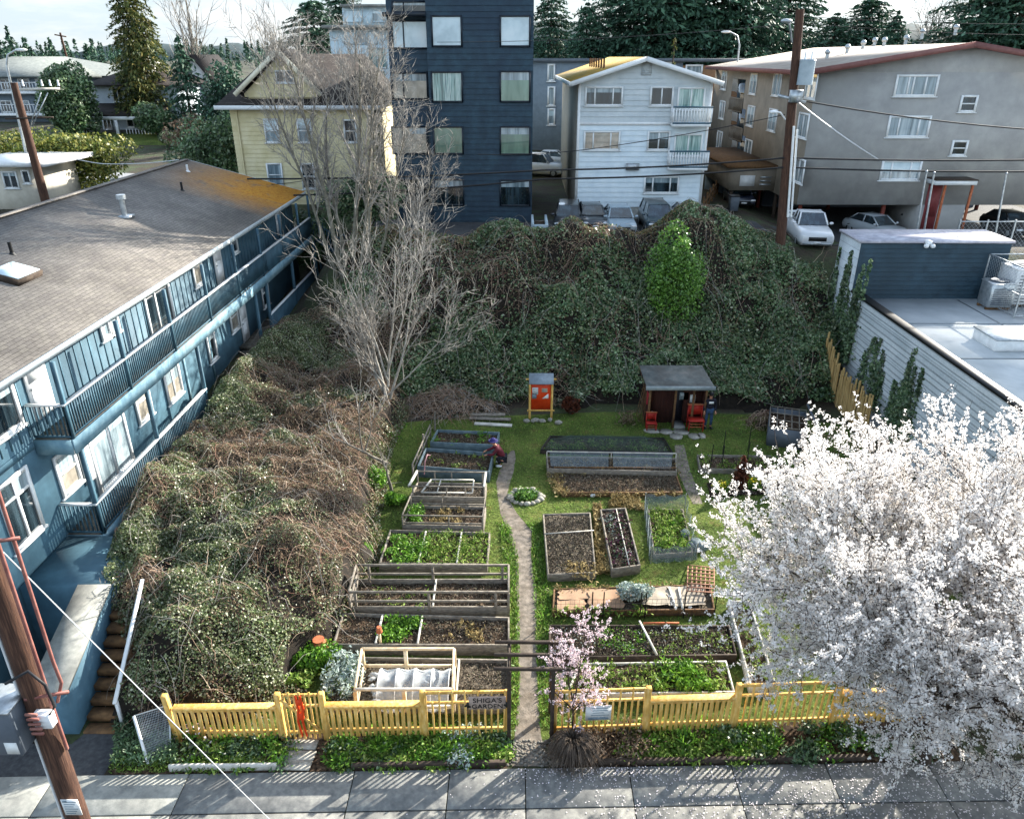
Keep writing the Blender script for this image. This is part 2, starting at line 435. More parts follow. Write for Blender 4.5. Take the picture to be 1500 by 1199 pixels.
# lawn of the garden
ml, nt, b, out = new_mat('garden_lawn')
v = coords(nt); f1 = noise_tex(nt, v, .55, 6); f2 = noise_tex(nt, v, 9, 7, .7); f3 = noise_tex(nt, v, 2.2, 4)
r1 = ramp(nt, ['465229', '566630', '69783a', '7d8046'], .3, .7); nt.links.new(f1, r1.inputs[0])
r3 = ramp(nt, ['000000', 'ffffff'], .56, .72); nt.links.new(f3, r3.inputs[0])
c = mixc(nt, r3.outputs[0], r1.outputs[0], lin('6a6138'))
r2 = ramp(nt, ['3a3a3a', 'c4c4c4'], .3, .7); nt.links.new(f2, r2.inputs[0])
nt.links.new(mixc(nt, .8, c, r2.outputs[0], 'OVERLAY'), b.inputs['Base Color'])
b.inputs['Roughness'].default_value = .95; b.inputs['Specular IOR Level'].default_value = .1; bump(nt, b, f2, 1.0, .08)
overlay('lawn', [(-8.0, 12.9), (10.2, 13.4), (14.8, 20), (14.8, 30.5), (11, 31.6), (4, 31.8), (-2, 31.2), (-5.2, 30.6), (-7.2, 24), (-7.5, 18)], ml, .006, 1.2)

# worn path through the garden
mp_ = mat('trodden_path', ['524c45', '655e55', '786f65', '897f73'], 5, 8, .95, bmp=.6, bscale=30, big='574d40', bigscale=1.5)
path_px = [(775, 1122, 30), (775, 1075, 21), (774, 1000, 17), (773, 930, 16), (771, 870, 15), (769, 815, 13), (764, 778, 20), (748, 752, 14), (737, 727, 9), (737, 706, 9), (744, 690, 12), (748, 672, 8), (752, 660, 3)]
path_px = [(x, y, w * .85) for x, y, w in path_px]
L_ = [gz(x - w + 3 * math.sin(y * .7), y) for x, y, w in path_px]; R_ = [gz(x + w + 3 * math.sin(y * .5), y) for x, y, w in path_px]
overlay('path', L_ + R_[::-1], mp_, .012, 1.5)
p2 = [(995, 652, 7), (1002, 690, 9), (1012, 715, 9), (1022, 738, 7)]
overlay('path', [gz(x - w, y) for x, y, w in p2] + [gz(x + w, y) for x, y, w in p2[::-1]], mp_, .012, 1.5)

# sidewalk slabs, street, alley
def slabs():
    # the pavement edge climbs slightly to the right, as the fence does
    ed = lambda x: 12.28 + .028 * x
    mc = M['concrete']
    ms = mat('old_grey_pavement', ['5f605f', '72726f', '868680'], 6, 8, .92, bmp=.3, bscale=70, big='4b4c4c', bigscale=1.1)
    cuts = [-30, -24, -18.5, -13.2, -10.6, -7.55, -3.75, -1.55, .2, 2.6, 5.0, 7.2, 9.6, 12, 16, 22, 30]
    for a, c in zip(cuts[:-1], cuts[1:]):
        g = .012; mb = MB()
        for (ya, yb) in ((-4.6, -2.3), (-2.29, -1.05), (-1.04, 0)):
            q = [(a + g, ed(a) + ya + g), (c - g, ed(c) + ya + g), (c - g, ed(c) + yb - g), (a + g, ed(a) + yb - g)]
            mb.prism([(x, y, .0) for x, y in q], (0, 0, .06))
        mb.build('sidewalk', mc if c < -7 else ms, kind='structure', bevel=.008)
slabs()
mb = MB(); mb.box(-80, 80, -30, 7.4, -.1, .008); mb.build('street', M['asphalt'], kind='structure')
overlay('alley', [(-11, 41.6), (60, 41.6), (60, 47.6), (38, 47.6), (38, 62), (18.5, 62), (18.5, 47.6), (-9, 47.6)], M['asphalt'], .02, 1.5)
overlay('road', [(-60, 60), (-20.5, 52.5), (-20.5, 64), (-60, 72)], mat('pale_road', ['7b7d80', '8d8f91', '9c9d9d'], 5, 6, .9, big='66686a'), .02, 2)
overlay('pavement', [(-14, 10), (-9.6, 10), (-9.5, 13.25), (-10.6, 13.2), (-10.75, 12.9), (-13.9, 12.88)], M['asphalt'], .012, 1)

# distant wooded hills
mh = mat('wooded_hills', ['1c2b2e', '27383a', '31454a'], .2, 8, .95, bmp=.5)
V = []; F = []; n = 160
for i in range(n + 1):
    x = -700 + 1400 * i / n; h = 13 + 9 * float(fbm(x, 0, .01, 3)) + 6 * float(fbm(x, 5, .09, 5)) + (12 if x > -60 else 0)
    V += [(x, 620, 5), (x, 640, 12 + .5 * h), (x, 700, 12 + h), (x, 900, 5)]
for i in range(n):
    for k in range(3): F.append((i * 4 + k, i * 4 + 4 + k, i * 4 + 5 + k, i * 4 + 1 + k))
mb = MB(); mb.add(V, F); mb.build('hills', mh, kind='structure', origin=(0, 620, 5))

# ================================================================== VEGETATION
def mound_pts(inside, hfun, x0, x1, y0, y1, dens, depth):
    n = int((x1 - x0) * (y1 - y0) * dens)
    x = RNG.uniform(x0, x1, n); y = RNG.uniform(y0, y1, n); h = hfun(x, y); k = inside(x, y) & (h > .08)
    x, y, h = x[k], y[k], h[k]
    d = np.minimum(RNG.exponential(depth, len(x)), h * .9)
    return np.stack([x, y, ground_h(x, y) + h - d], 1)

def canes(inside, hfun, x0, x1, y0, y1, n, lmin, lmax, lift=.35, rad=.009):
    out = []
    for _ in range(n):
        x, y = RNG.uniform(x0, x1), RNG.uniform(y0, y1)
        if not inside(np.array([x]), np.array([y]))[0]: continue
        a = RNG.uniform(0, 2 * math.pi); l = RNG.uniform(lmin, lmax); up = RNG.uniform(.05, lift); k = 7; pts = []
        cv = RNG.uniform(-.9, .9)
        for i in range(k):
            t = i / (k - 1); aa = a + cv * t
            px, py = x + math.cos(aa) * l * t, y + math.sin(aa) * l * t
            hh = float(hfun(np.array([px]), np.array([py]))[0])
            z = float(ground_h(px, py)) + max(hh, .0) - .12 + up * 4 * t * (1 - t) * RNG.uniform(.8, 1.2)
            pts.append((px + RNG.normal(0, .02), py + RNG.normal(0, .02), z))
        out.append((pts, np.linspace(rad * 1.3, rad * .6, k)))
    return tubes_np(out, 3)

def thicket(name, label, cat, inside, hfun, box, leaf_sets, cane_args, base_m, base_drop=.3):
    x0, x1, y0, y1 = box; mb = MB(); mats = [base_m]
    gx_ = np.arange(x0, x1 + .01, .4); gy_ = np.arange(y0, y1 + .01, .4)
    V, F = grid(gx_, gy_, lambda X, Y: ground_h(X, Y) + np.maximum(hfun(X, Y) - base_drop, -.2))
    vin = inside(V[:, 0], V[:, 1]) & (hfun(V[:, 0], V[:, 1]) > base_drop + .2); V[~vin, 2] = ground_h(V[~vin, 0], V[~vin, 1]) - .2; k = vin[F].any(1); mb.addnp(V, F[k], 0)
    for (m, dens, depth, size, maskf, asp) in leaf_sets:
        P = mound_pts(inside, hfun, x0, x1, y0, y1, dens, depth)
        keep = RNG.uniform(0, 1, len(P)) < maskf(P[:, 0], P[:, 1]) * np.clip(1.15 - 2.6 * np.maximum(fbm(P[:, 0], P[:, 1] + .6 * P[:, 2], .95, 55, 3) - .12, 0), .12, 1); P = P[keep]
        nr = np.tile(np.array([[.1, -.35, .8]]), (len(P), 1))
        if m not in mats: mats.append(m)
        mb.addnp(*leaf_np(P, size, nr, .9, asp), mi=mats.index(m))
    for (m, n, a, c, lift, rad, ins) in cane_args:
        if m not in mats: mats.append(m)
        mb.addnp(*canes(ins or inside, hfun, x0, x1, y0, y1, n, a, c, lift, rad), mi=mats.index(m))
    o = mb.build(name, mats, None, label, cat, kind='stuff')
    return o

# --- big bramble heap between the blue house and the beds
def br_in(x, y):
    wob = .45 * vnoise(x * 0, y, .7, 2) + .25 * vnoise(y, x, 1.6, 4)
    right = np.interp(y, [13.2, 14.5, 16, 18, 21, 24, 27, 30, 33, 36], [-7.6, -6.2, -5.5, -4.9, -5.2, -5.7, -5.9, -5.6, -5.4, -5.6]) + wob
    left = np.interp(y, [13.2, 15, 17, 24, 36], [-9.9, -9.9, -12.2, -12.45, -12.0]) + .5 * wob
    return (x < right) & (x > left) & (y > 13.5 + .35 * vnoise(x, y * 0, 1.1, 6)) & (y < 36)
def br_h(x, y):
    right = np.interp(y, [13.2, 14.5, 16, 18, 21, 24, 27, 30, 33, 36], [-7.6, -6.2, -5.5, -4.9, -5.2, -5.7, -5.9, -5.6, -5.4, -5.6])
    left = np.interp(y, [13.2, 15, 17, 24, 36], [-10.1, -10.1, -12.6, -12.8, -12.4])
    e = np.minimum(np.clip((right + .5 - x) / 2.2, 0, 1), np.clip((x - left + .3) / 1.3, 0, 1))
    e = np.minimum(e, np.clip((y - 13.0) / 1.8, 0, 1))
    top = np.interp(y, [13, 15, 18, 22, 26, 30, 36], [1.4, 2.0, 2.6, 2.7, 2.4, 2.2, 1.6])
    return top * np.sqrt(e) * (.9 + .34 * fbm(x, y, .38, 1) + .09 * vnoise(x, y, 1.9, 8) + .1 * fbm(x + y, x - y, .7, 63)) + .08
green = lambda x, y: np.clip(.30 + 1.7 * fbm(x, y, .6, 11, 3) + .55 * sstep(-9.6, -11.4, x) + .3 * sstep(17, 14, y) - .25 * sstep(20, 27, y), .04, 1)
brown = lambda x, y: np.clip(1.05 - green(x, y), .12, 1)
cane_in = lambda x, y: br_in(x, y) & (RNG.uniform(0, 1, len(x)) < brown(x, y))
M['under'] = mat('dark_thicket_backing', ['120f0b', '1d1812', '2a231a'], 6, 6, .95, bmp=.8)  # dark sheet below the leaves, its colour stands in for shade in the hollows
thicket('bramble_thicket', 'large heap of half dead brambles between the blue house and the raised beds', 'brambles',
        br_in, br_h, (-13, -4, 13, 36.4),
        [(L['bramble'], 1500, .12, .06, green, .7), (L['dead'], 1300, .10, .055, brown, .5), (L['bramble'], 420, .03, .075, green, .75)],
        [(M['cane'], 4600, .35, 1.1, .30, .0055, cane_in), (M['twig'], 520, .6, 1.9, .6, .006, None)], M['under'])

# --- ivy and bramble bank up to the alley
def bk_in(x, y):
    front = np.interp(x, [-6.5, -4, -1, 3, 9, 11.5, 14, 16.6], [33.0, 32.6, 32.3, 32.2, 32.2, 32.0, 32.6, 34.4]) + .4 * vnoise(x, y * 0, .8, 3)
    back = np.interp(x, [-8, -2, 2, 6, 10, 14, 16.5], [41.6, 41.0, 40.8, 41.0, 41.6, 41.4, 40.2]) + .5 * vnoise(x, y * 0, .9, 5)
    return (y > front) & (y < back) & (x > -9) & (x < 15.7 + .3 * vnoise(y, x * 0, .8, 9)) & ~((x > 14.4) & (y > 38.6))
def bk_h(x, y):
    front = np.interp(x, [-6.5, -4, -1, 3, 9, 11.5, 14, 16.6], [33.0, 32.6, 32.3, 32.2, 32.2, 32.0, 32.6, 34.4])
    back = np.interp(x, [-8, -2, 2, 6, 10, 14, 16.5], [41.6, 41.0, 40.8, 41.0, 41.6, 41.4, 40.2])
    e = np.minimum(np.clip((y - front + .3) / 1.6, 0, 1), np.clip((back + .2 - y) / 1.2, 0, 1))
    hump = 1.5 * np.exp(-((x - 9.8) / 3.6) ** 2 - ((y - 38.3) / 2.6) ** 2) + .9 * np.exp(-((x + 1) / 3.5) ** 2 - ((y - 37) / 2.4) ** 2) + .6 * np.exp(-((x - 4) / 2.5) ** 2 - ((y - 36.5) / 3) ** 2)
    return (1.15 + hump) * np.sqrt(e) * (.9 + .7 * fbm(x, y, .42, 21, 2) + .2 * vnoise(x + .4 * y, y, 1.0, 31)) + .38 * np.exp(-((y - 39.9) / .9) ** 2) * np.sqrt(e) * sstep(.5, 3.5, x) * sstep(12.5, 9.5, x) + .1
bgreen = lambda x, y: np.clip(.62 - .3 * sstep(35.5, 38.5, y) * sstep(9, 4, x) + 1.5 * fbm(x, y, .4, 41, 3) + .35 * sstep(36.5, 33.5, y), .1, 1)
bcane_in = lambda x, y: bk_in(x, y) & (RNG.uniform(0, 1, len(x)) < bbrown(x, y))
bbrown = lambda x, y: np.clip(1.15 - bgreen(x, y) + .25 * sstep(39, 40.6, y), .08, 1)
thicket('ivy_bank', 'dark ivy and bramble covered bank rising from the garden to the parking lane', 'ivy bank',
        bk_in, bk_h, (-9.2, 16.4, 31.6, 42.2),
        [(L['ivy'], 620, .14, .10, bgreen, .8), (L['bramble'], 200, .06, .15, bgreen, .7), (L['ivy'], 160, .03, .14, bgreen, .8), (L['dead'], 260, .10, .09, bbrown, .5), (L['straw'], 200, .04, .10, lambda x, y: sstep(39.2, 40.4, y) * .9 + .02, .5)],
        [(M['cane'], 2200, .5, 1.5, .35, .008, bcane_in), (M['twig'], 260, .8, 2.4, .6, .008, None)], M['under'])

# --- dead twig litter at the foot of the bank
def lt_in(x, y): return (((x + 3.2) / 2.4) ** 2 + ((y - 32.2) / 1.4) ** 2 < 1)
lt_h = lambda x, y: np.clip(.55 * (1 - ((x + 3.2) / 2.5) ** 2 - ((y - 32.3) / 1.5) ** 2), 0, 1) + .1
thicket('brush_pile', 'low grey brown heap of dead brush at the foot of the bank', 'brush heap', lt_in, lt_h, (-6, 0, 30.6, 34),
        [(L['dead'], 260, .08, .08, lambda x, y: 1 + 0 * x, .5)], [(M['cane'], 900, .4, 1.4, .25, .008, None), (M['twig'], 300, .4, 1.3, .3, .008, None)], M['under'])

# --- grass tufts
def tufts(name, label, poly_in, box, n, size, mats, kind='stuff', cat='grass', zf=ground_h, asp=.16):
    x = RNG.uniform(box[0], box[1], n); y = RNG.uniform(box[2], box[3], n); k = poly_in(x, y); x, y = x[k], y[k]
    mb = MB()
    pick = RNG.integers(0, len(mats), len(x))
    for i in range(len(mats)):
        q = pick == i; s = size * RNG.uniform(.5, 1.3, q.sum())
        C = np.stack([x[q], y[q], zf(x[q], y[q]) + s * .3], 1)
        ax = np.tile([[0, 0, 1.]], (len(C), 1))
        mb.addnp(*leaf_np(C, s, None, 0, asp, ax, 1.6), mi=i)
    return mb.build(name, mats, None, label, cat, kind=kind)

PATHC = np.array([[gz(x, y).x, gz(x, y).y, (gz(x + w, y).x - gz(x - w, y).x) / 2] for x, y, w in path_px])
def on_path(x, y):
    o = np.argsort(PATHC[:, 1]); c = np.interp(y, PATHC[o, 1], PATHC[o, 0]); w = np.interp(y, PATHC[o, 1], PATHC[o, 2])
    return (np.abs(x - c) < w * .85) & (y < PATHC[:, 1].max())
BEDS = []      # filled by the garden part: polygons where no lawn grows
def in_poly(x, y, P):
    r = np.zeros(len(x), bool); j = len(P) - 1
    for i in range(len(P)):
        xi, yi = P[i][0], P[i][1]; xj, yj = P[j][0], P[j][1]
        if yi != yj: r ^= ((yi > y) != (yj > y)) & (x < (xj - xi) * (y - yi) / (yj - yi) + xi)
        j = i
    return r

# --- trees
def perp(d, rng=RNG):
    a = Vector(rng.normal(size=3)); a = a - d * a.dot(d); return a.normalized()
def branch_tree(base, d, length, rad, depth, P, out, rng, lvl=0):
    """out gets (pts, radii, level)"""
    n = P['seg'][min(lvl, len(P['seg']) - 1)]; pts = [Vector(base)]; d = Vector(d).normalized(); dirs = [d]
    for i in range(n):
        d = (d + perp(d, rng) * P['wander'][min(lvl, len(P['wander']) - 1)] * rng.uniform(.3, 1) + Vector((0, 0, P['up'][min(lvl, len(P['up']) - 1)]))).normalized()
        pts.append(pts[-1] + d * length / n); dirs.append(d)
    rr = np.linspace(rad, rad * P['taper'], n + 1); out.append((pts, rr, lvl))
    if depth <= 0: return
    k = P['kids'][min(lvl, len(P['kids']) - 1)]
    for c in range(k):
        t = rng.uniform(P['start'][min(lvl, len(P['start']) - 1)], 1.0); i = min(int(t * n), n - 1); f = t * n - i
        p = pts[i].lerp(pts[i + 1], f); ang = R(rng.uniform(*P['angle'][min(lvl, len(P['angle']) - 1)]))
        dd = dirs[i] * math.cos(ang) + perp(dirs[i], rng) * math.sin(ang)
        branch_tree(p, dd, length * rng.uniform(*P['ratio'][min(lvl, len(P['ratio']) - 1)]), max(rr[i] * P['thin'], P['rmin']), depth - 1, P, out, rng, lvl + 1)

def bare_tree(name, label, base, stems, P, depth, bark, twig, cat='tree', group=None, seed=1, split=1):
    rng = np.random.default_rng(seed); t = thing(name, label, cat, base, group); out = []
    for (off, d, l, r) in stems: branch_tree(Vector(base) + Vector(off), d, l, r, depth, P, out, rng)
    a = MB(); V, F = tubes_np([(p, r) for p, r, l in out if l < split], 7); a.addnp(V, F); a.build('trunk', bark, t, smooth=True)
    c = MB(); c.addnp(*tubes_np([(p, r) for p, r, l in out if l == split], 5)); c.addnp(*tubes_np([(p, r) for p, r, l in out if l > split], 3)); c.build('crown', twig, t, smooth=True)
    return t

PB = dict(seg=[9, 7, 5, 4], wander=[.12, .16, .22, .3], up=[.03, .06, .07, .05], taper=.25, kids=[9, 6, 4], start=[.15, .2, .25], angle=[(18, 42), (20, 48), (22, 55)],
          ratio=[(.38, .62), (.3, .55), (.3, .55)], thin=.55, rmin=.0105)
TB = gz(572, 612, .25); TB.z = float(ground_h(TB.x, TB.y)) - .1
bare_tree('bare_tree', 'pale bare tree with a fan of branches at the corner of the bramble heap', TB,
          [((0, 0, 0), (-.02, .05, 1), 4.6, .12), ((0, 0, 1.0), (-.38, .1, 1), 5.6, .06), ((.05, 0, 1.3), (.35, .05, 1), 5.8, .06), ((0, 0, 1.5), (.7, -.1, .8), 4.6, .045), ((0, 0, 1.9), (.12, .2, 1), 6.0, .055), ((0, 0, 2.2), (-.2, -.1, 1), 5.4, .05), ((0, 0, 1.7), (-.7, .1, .9), 3.6, .04), ((0, 0, 2.5), (.35, .1, 1), 5.6, .05)],
          dict(PB, up=[.05, .07, .08, .05]), 3, mat('pale_grey_bark', ['7b776f', '99948b', 'b2ada4'], 5, 6, .85, bmp=.2), M['twig'], seed=4)
TB2 = gy(522, 452, 38.5); TB2.z = float(ground_h(TB2.x, TB2.y)) - .2
bare_tree('bare_tree', 'tall bare grey tree of several upright stems in front of the cream house', TB2,
          [((-.5, 0, 0), (-.10, 0, 1), 10.7, .14), ((-.1, .2, 0), (-.02, .02, 1), 10.8, .15), ((.3, 0, 0), (.08, .05, 1), 10.8, .13), ((-.8, .1, 0), (-.26, .05, 1), 10.4, .11), ((.6, .2, 0), (.24, 0, 1), 9.6, .11), ((.9, 0, 0), (.5, .1, 1), 7.6, .09), ((1.0, 0, .3), (.85, 0, 1), 6.4, .08), ((-.3, .4, 0), (-.05, .1, 1), 9.2, .12)],
          dict(PB, seg=[12, 7, 5, 4], kids=[17, 9, 5], start=[.34, .2, .25], rmin=.0105, ratio=[(.18, .32), (.3, .55), (.3, .55)], up=[.03, .06, .05, .04]), 3, mat('mossy_grey_bark', ['57534a', '6f6a5d', '857f6e'], 5, 6, .9, bmp=.3), M['twig'], seed=9)

# leaning sapling whose top lies in the brambles
SB = gz(574, 722, 0)
bare_tree('leaning_sapling', 'thin grey leaning tree trunk growing out of the bramble heap beside the beds', SB,
          [((0, 0, 0), (-.12, .05, 1), 1.3, .08), ((-.1, .05, 1.25), (-.95, .2, .55), 2.6, .06), ((-1.0, .2, 1.7), (-.2, .35, .8), 2.4, .035), ((-.9, .2, 1.7), (.3, .2, .9), 1.8, .03)],
          dict(PB, kids=[5, 4, 3], wander=[.18, .2, .25, .3], start=[.5, .3, .3]), 2, M['bark'], M['twig'], seed=3)

# --- cherry in blossom
def blossom_tree(name, label, base, stems, P, depth, leafs, size, per_m, seed, spread, bark=M['bark_dark'], cat='tree', minlvl=1, group=None):
    rng = np.random.default_rng(seed); t = thing(name, label, cat, base, group); out = []
    for (off, d, l, r) in stems: branch_tree(Vector(base) + Vector(off), d, l, r, depth, P, out, rng)
    a = MB(); a.addnp(*tubes_np([(p, r) for p, r, l in out if l < 1], 8)); a.build('trunk', bark, t, smooth=True)
    a = MB(); a.addnp(*tubes_np([(p, r) for p, r, l in out if l >= 1], 4)); a.build('branches', bark, t, smooth=True)
    C = []
    for p, r, l in out:
        if l < minlvl: continue
        n = len(p) - 1
        for i in range(n):
            if l == minlvl and i < n * .45: continue
            seg = p[i + 1] - p[i]; k = rng.poisson(seg.length * per_m * (1 if l > minlvl else .55))
            q = rng.uniform(0, 1, (k, 1)); c0 = np.array(p[i])[None] + q * np.array(seg)[None] + rng.normal(0, spread, (k, 3)); C.append(np.repeat(c0, 6, 0) + rng.normal(0, size * .55, (k * 6, 3)))
    C = np.vstack(C); a = MB(); a.addnp(*leaf_np(C, size, None, 0, .9, rng=rng)); a.build('blossom', leafs, t)
    print(name, 'blossoms', len(C))
    return t
PC = dict(seg=[7, 7, 5, 4], wander=[.10, .16, .2, .2], up=[.02, .03, .07, .10], taper=.3, kids=[11, 10, 6], start=[.3, .25, .2], angle=[(28, 58), (28, 65), (25, 60)],
          ratio=[(.45, .75), (.38, .62), (.4, .7)], thin=.5, rmin=.0085)
CB = Vector((9.55, 12.6, 0))
st = [((0, 0, 0), (-.03, .02, 1), 2.0, .19)]
for i in range(11):
    a = i * 2 * math.pi / 11 + .3; tilt = [.45, 1.0, .72][i % 3]
    st.append(((0, 0, 1.7 + .04 * (i % 3)), (math.cos(a) * tilt - .08, math.sin(a) * tilt, 1), [4.3, 3.7, 4.1][i % 3], .085))
blossom_tree('cherry_tree', 'large white blossoming cherry tree over the pavement at the right end of the fence', CB, st, PC, 3, L['blossom'], .043, 12.5, 12, .022)
# young pinkish cherry in front of the right fence
CB2 = gz(838, 1082, 0)
PP = dict(PC, seg=[6, 5, 4, 3], kids=[8, 5, 3], ratio=[(.35, .6), (.35, .6), (.4, .6)], rmin=.005, angle=[(25, 55), (30, 65), (30, 65)])
blossom_tree('blossoming_sapling', 'slender pink blossoming sapling in front of the yellow fence beside the garden entrance', CB2,
             [((0, 0, 0), (0, .04, 1), 1.15, .035), ((0, .04, 1.1), (-.25, .1, 1), 1.35, .024), ((0, .04, 1.1), (.28, .1, 1), 1.3, .024), ((0, .04, 1.0), (.05, .25, 1), 1.7, .026), ((0, .04, .9), (.5, -.1, .8), .95, .02), ((0, .04, .9), (-.5, .0, .8), .9, .02)], PP, 2, L['pink'], .036, 13, 5, .02, cat='tree')

# --- generic leafy bush
def bush(name, label, base, rx, ry, h, leaf, n, size, cat='shrub', group=None, lumps=9, seed=1, stem=True, core=None, flat=.0):
    rng = np.random.default_rng(seed); t = thing(name, label, cat, base, group); b = Vector(base)
    C = []; N = []
    cs = [(rng.uniform(-.55, .55) * rx, rng.uniform(-.55, .55) * ry, h * rng.uniform(.3, .78), rng.uniform(.38, .6)) for _ in range(lumps)]
    cs.append((0, 0, h * .45, .75))
    for (x, y, z, s) in cs:
        k = int(n * s * s / sum(c[3] ** 2 for c in cs)); d = rng.normal(size=(k, 3)); d /= np.linalg.norm(d, axis=1)[:, None]
        rad = rng.uniform(.72, 1.04, (k, 1)) ** 1.0
        p = d * rad * np.array([[rx * s, ry * s, h * .5 * s]]) + np.array([[x, y, z]])
        q = p[:, 2] > .02; C.append(p[q]); N.append(d[q])
    C = np.vstack(C) + np.array(b)[None]; N = np.vstack(N)
    a = MB(); a.addnp(*leaf_np(C, size, N, .8, .6, rng=rng)); a.build('foliage', leaf, t)
    if stem:
        a = MB()
        for i in range(5):
            an = i * 1.3; a.tube([b + Vector((.03 * math.cos(an), .03 * math.sin(an), -.05)), b + Vector((rx * .25 * math.cos(an), ry * .25 * math.sin(an), h * .35)), b + Vector((rx * .4 * math.cos(an), ry * .4 * math.sin(an), h * .7))], [.03 + .02 * h / 3, .025, .012], 5)
        a.build('stem', M['bark_dark'], t)
    return t

def gh(x, y): return float(ground_h(x, y))

# bright shrub on the bank
e = gy(984, 478, 36.2); bz = gh(e.x, e.y)
bush('laurel_shrub', 'bright green upright shrub standing alone on the dark ivy bank', (e.x, e.y, e.z - .9), 1.6, 1.35, 6.0, L['shrub'], 13000, .14, lumps=12, seed=5)

# conifers ---------------------------------------------------------
def conifer(name, label, base, h, rad, leaf, seed, whorls=34, droop=.35, per=9, q=9, size=.55, cat='tree', group=None, start=.08, shape=.8, bark=M['bark_dark'], asp=.35):
    rng = np.random.default_rng(seed); t = thing(name, label, cat, base, group); b = np.array(base, float)
    a = MB(); a.tube([b + [0, 0, -.3], b + [0, 0, h * .5], b + [0, 0, h * .98]], [.02 * h + .05, .012 * h, .02], 8); 
    C = []; A = []; lim = []
    for w in range(whorls):
        tt = start + (1 - start) * (w + rng.uniform(0, .9)) / whorls; z = h * tt; k = max(4, int(per * (1 - .4 * tt)))
        for j in range(k):
            an = rng.uniform(0, 2 * math.pi); l = rad * (1 - tt) ** shape * rng.uniform(.62, 1.12) + .12 * rad * (1 - tt)
            m = max(3, int(q * (l / rad + .25))); s = np.sort(rng.uniform(.15, 1, m))
            dx, dy = math.cos(an), math.sin(an); side = rng.normal(0, .10 * l, m)
            P = np.stack([b[0] + dx * l * s - dy * side, b[1] + dy * l * s + dx * side, b[2] + z + l * (.12 * s - droop * s * s) + rng.normal(0, .12 * size, m)], 1)
            C.append(P); A.append(np.tile([[dx, dy, -.5 - droop]], (m, 1)))
            if w % 3 == 0 and j % 2 == 0: lim.append(([b + [0, 0, z], b + [dx * l * .6, dy * l * .6, z + l * (.07 - droop * .36)]], [.012 * h * (1 - tt) + .02, .015]))
    a.addnp(*tubes_np(lim, 4)); a.build('trunk', bark, t, smooth=True)
    c = MB(); C = np.vstack(C); c.addnp(*leaf_np(C, size * (h / h), np.tile([[0, -.1, .7]], (len(C), 1)), .8, asp, np.vstack(A), 1.2, rng=rng)); c.build('crown', leaf, t)
    return t

def tree_at(px, py_base, Y, dz=0):
    p = gy(px, py_base, Y); return (p.x, Y, gh(p.x, Y) + dz)
def top_h(px, py, Y):
    p = gy(px, py, Y); return p.z - gh(p.x, Y)

p = tree_at(223, 185, 88); 
conifer('incense_cedar', 'tall olive green cedar rising past the top of the picture beside the white porch house', p, top_h(212, -60, 88), 3.7, L['cedar'], 3, 60, .5, 13, 24, .48, shape=.42, start=.14)
p = tree_at(283, 190, 84)
conifer('spruce_tree', 'narrow dark spruce with layered drooping branches right of the tall cedar', p, top_h(270, 52, 84), 3.3, L['fir'], 8, 22, .45, 11, 16, .55, shape=.75, start=.12)
GB = 'dark conifers behind the apartment buildings'
proto = conifer('fir_tree', 'dark fir top just right of the navy tower', tree_at(806, 90, 98), top_h(790, -30, 98), 5.6, L['fir'], 21, 46, .3, 16, 34, .44, group=GB, shape=.6)
ph = top_h(790, -30, 98)
row = [(462, 60, 92, -4, 1.0, 'solitary dark cypress behind the cream house and the pale tower'),
       (505, 60, 99, -25, .9, 'dark fir partly hidden behind the pale glass tower'),
       (858, 95, 92, 5, .62, 'slim lighter fir standing left of the dark wood behind the white building'),
       (905, 95, 97, -130, 1.25, 'broad dark fir directly above the moss covered roof of the white building'),
       (950, 95, 94, -150, 1.3, 'dark fir above the gable peak of the white building'),
       (1002, 95, 98, -140, 1.3, 'dark fir between the white building and the street lamp'),
       (1050, 95, 95, -120, 1.25, 'dark fir rising straight behind the white street lamp'),
       (1100, 95, 97, -110, 1.2, 'dark fir just left of the alley utility pole'),
       (1145, 95, 103, -60, 1.1, 'dark fir hidden partly by the alley utility pole'),
       (1215, 95, 96, 20, .9, 'rounded fir just right of the alley utility pole above the long roof'),
       (1262, 95, 99, -6, 1.15, 'dark fir above the roof vents of the beige building'),
       (1302, 95, 93, 18, .95, 'lower fir beside the leafless trees above the beige roof'),
       (1428, 95, 95, -90, 1.15, 'spreading dark fir above the roof ridge of the beige building'),
       (1478, 95, 90, -120, 1.3, 'dark fir at the right end of the tree line over the beige roof'),
       (1540, 95, 99, -30, 1.2, 'dark fir at the far right corner beyond the beige roof')]
for i, (px, pb, Y, pt, w, lab) in enumerate(row):
    if i % 4 == 3:
        b_ = tree_at(px, pb, Y); proto2 = conifer('fir_tree', lab, b_, top_h(px, pt, Y), 6.2 * w, L['fir'], 60 + i, 44, .3, 16, 34, .44, group=GB, shape=.55 + .1 * (i % 3))
        continue
    s = top_h(px, pt, Y) / ph
    copy_tree(proto, tree_at(px, pb, Y), RNG.uniform(0, 6), (w * 1.5, w * 1.5, s), lab, GB)
GD = 'small far conifers on the left horizon'
protos = conifer('fir_tree', 'small conifer at the far left edge of the skyline', tree_at(4, 100, 150), top_h(4, 48, 150), 4.2, L['fir'], 33, 20, .3, 8, 8, 1.1, group=GD)
h0 = top_h(4, 48, 150)
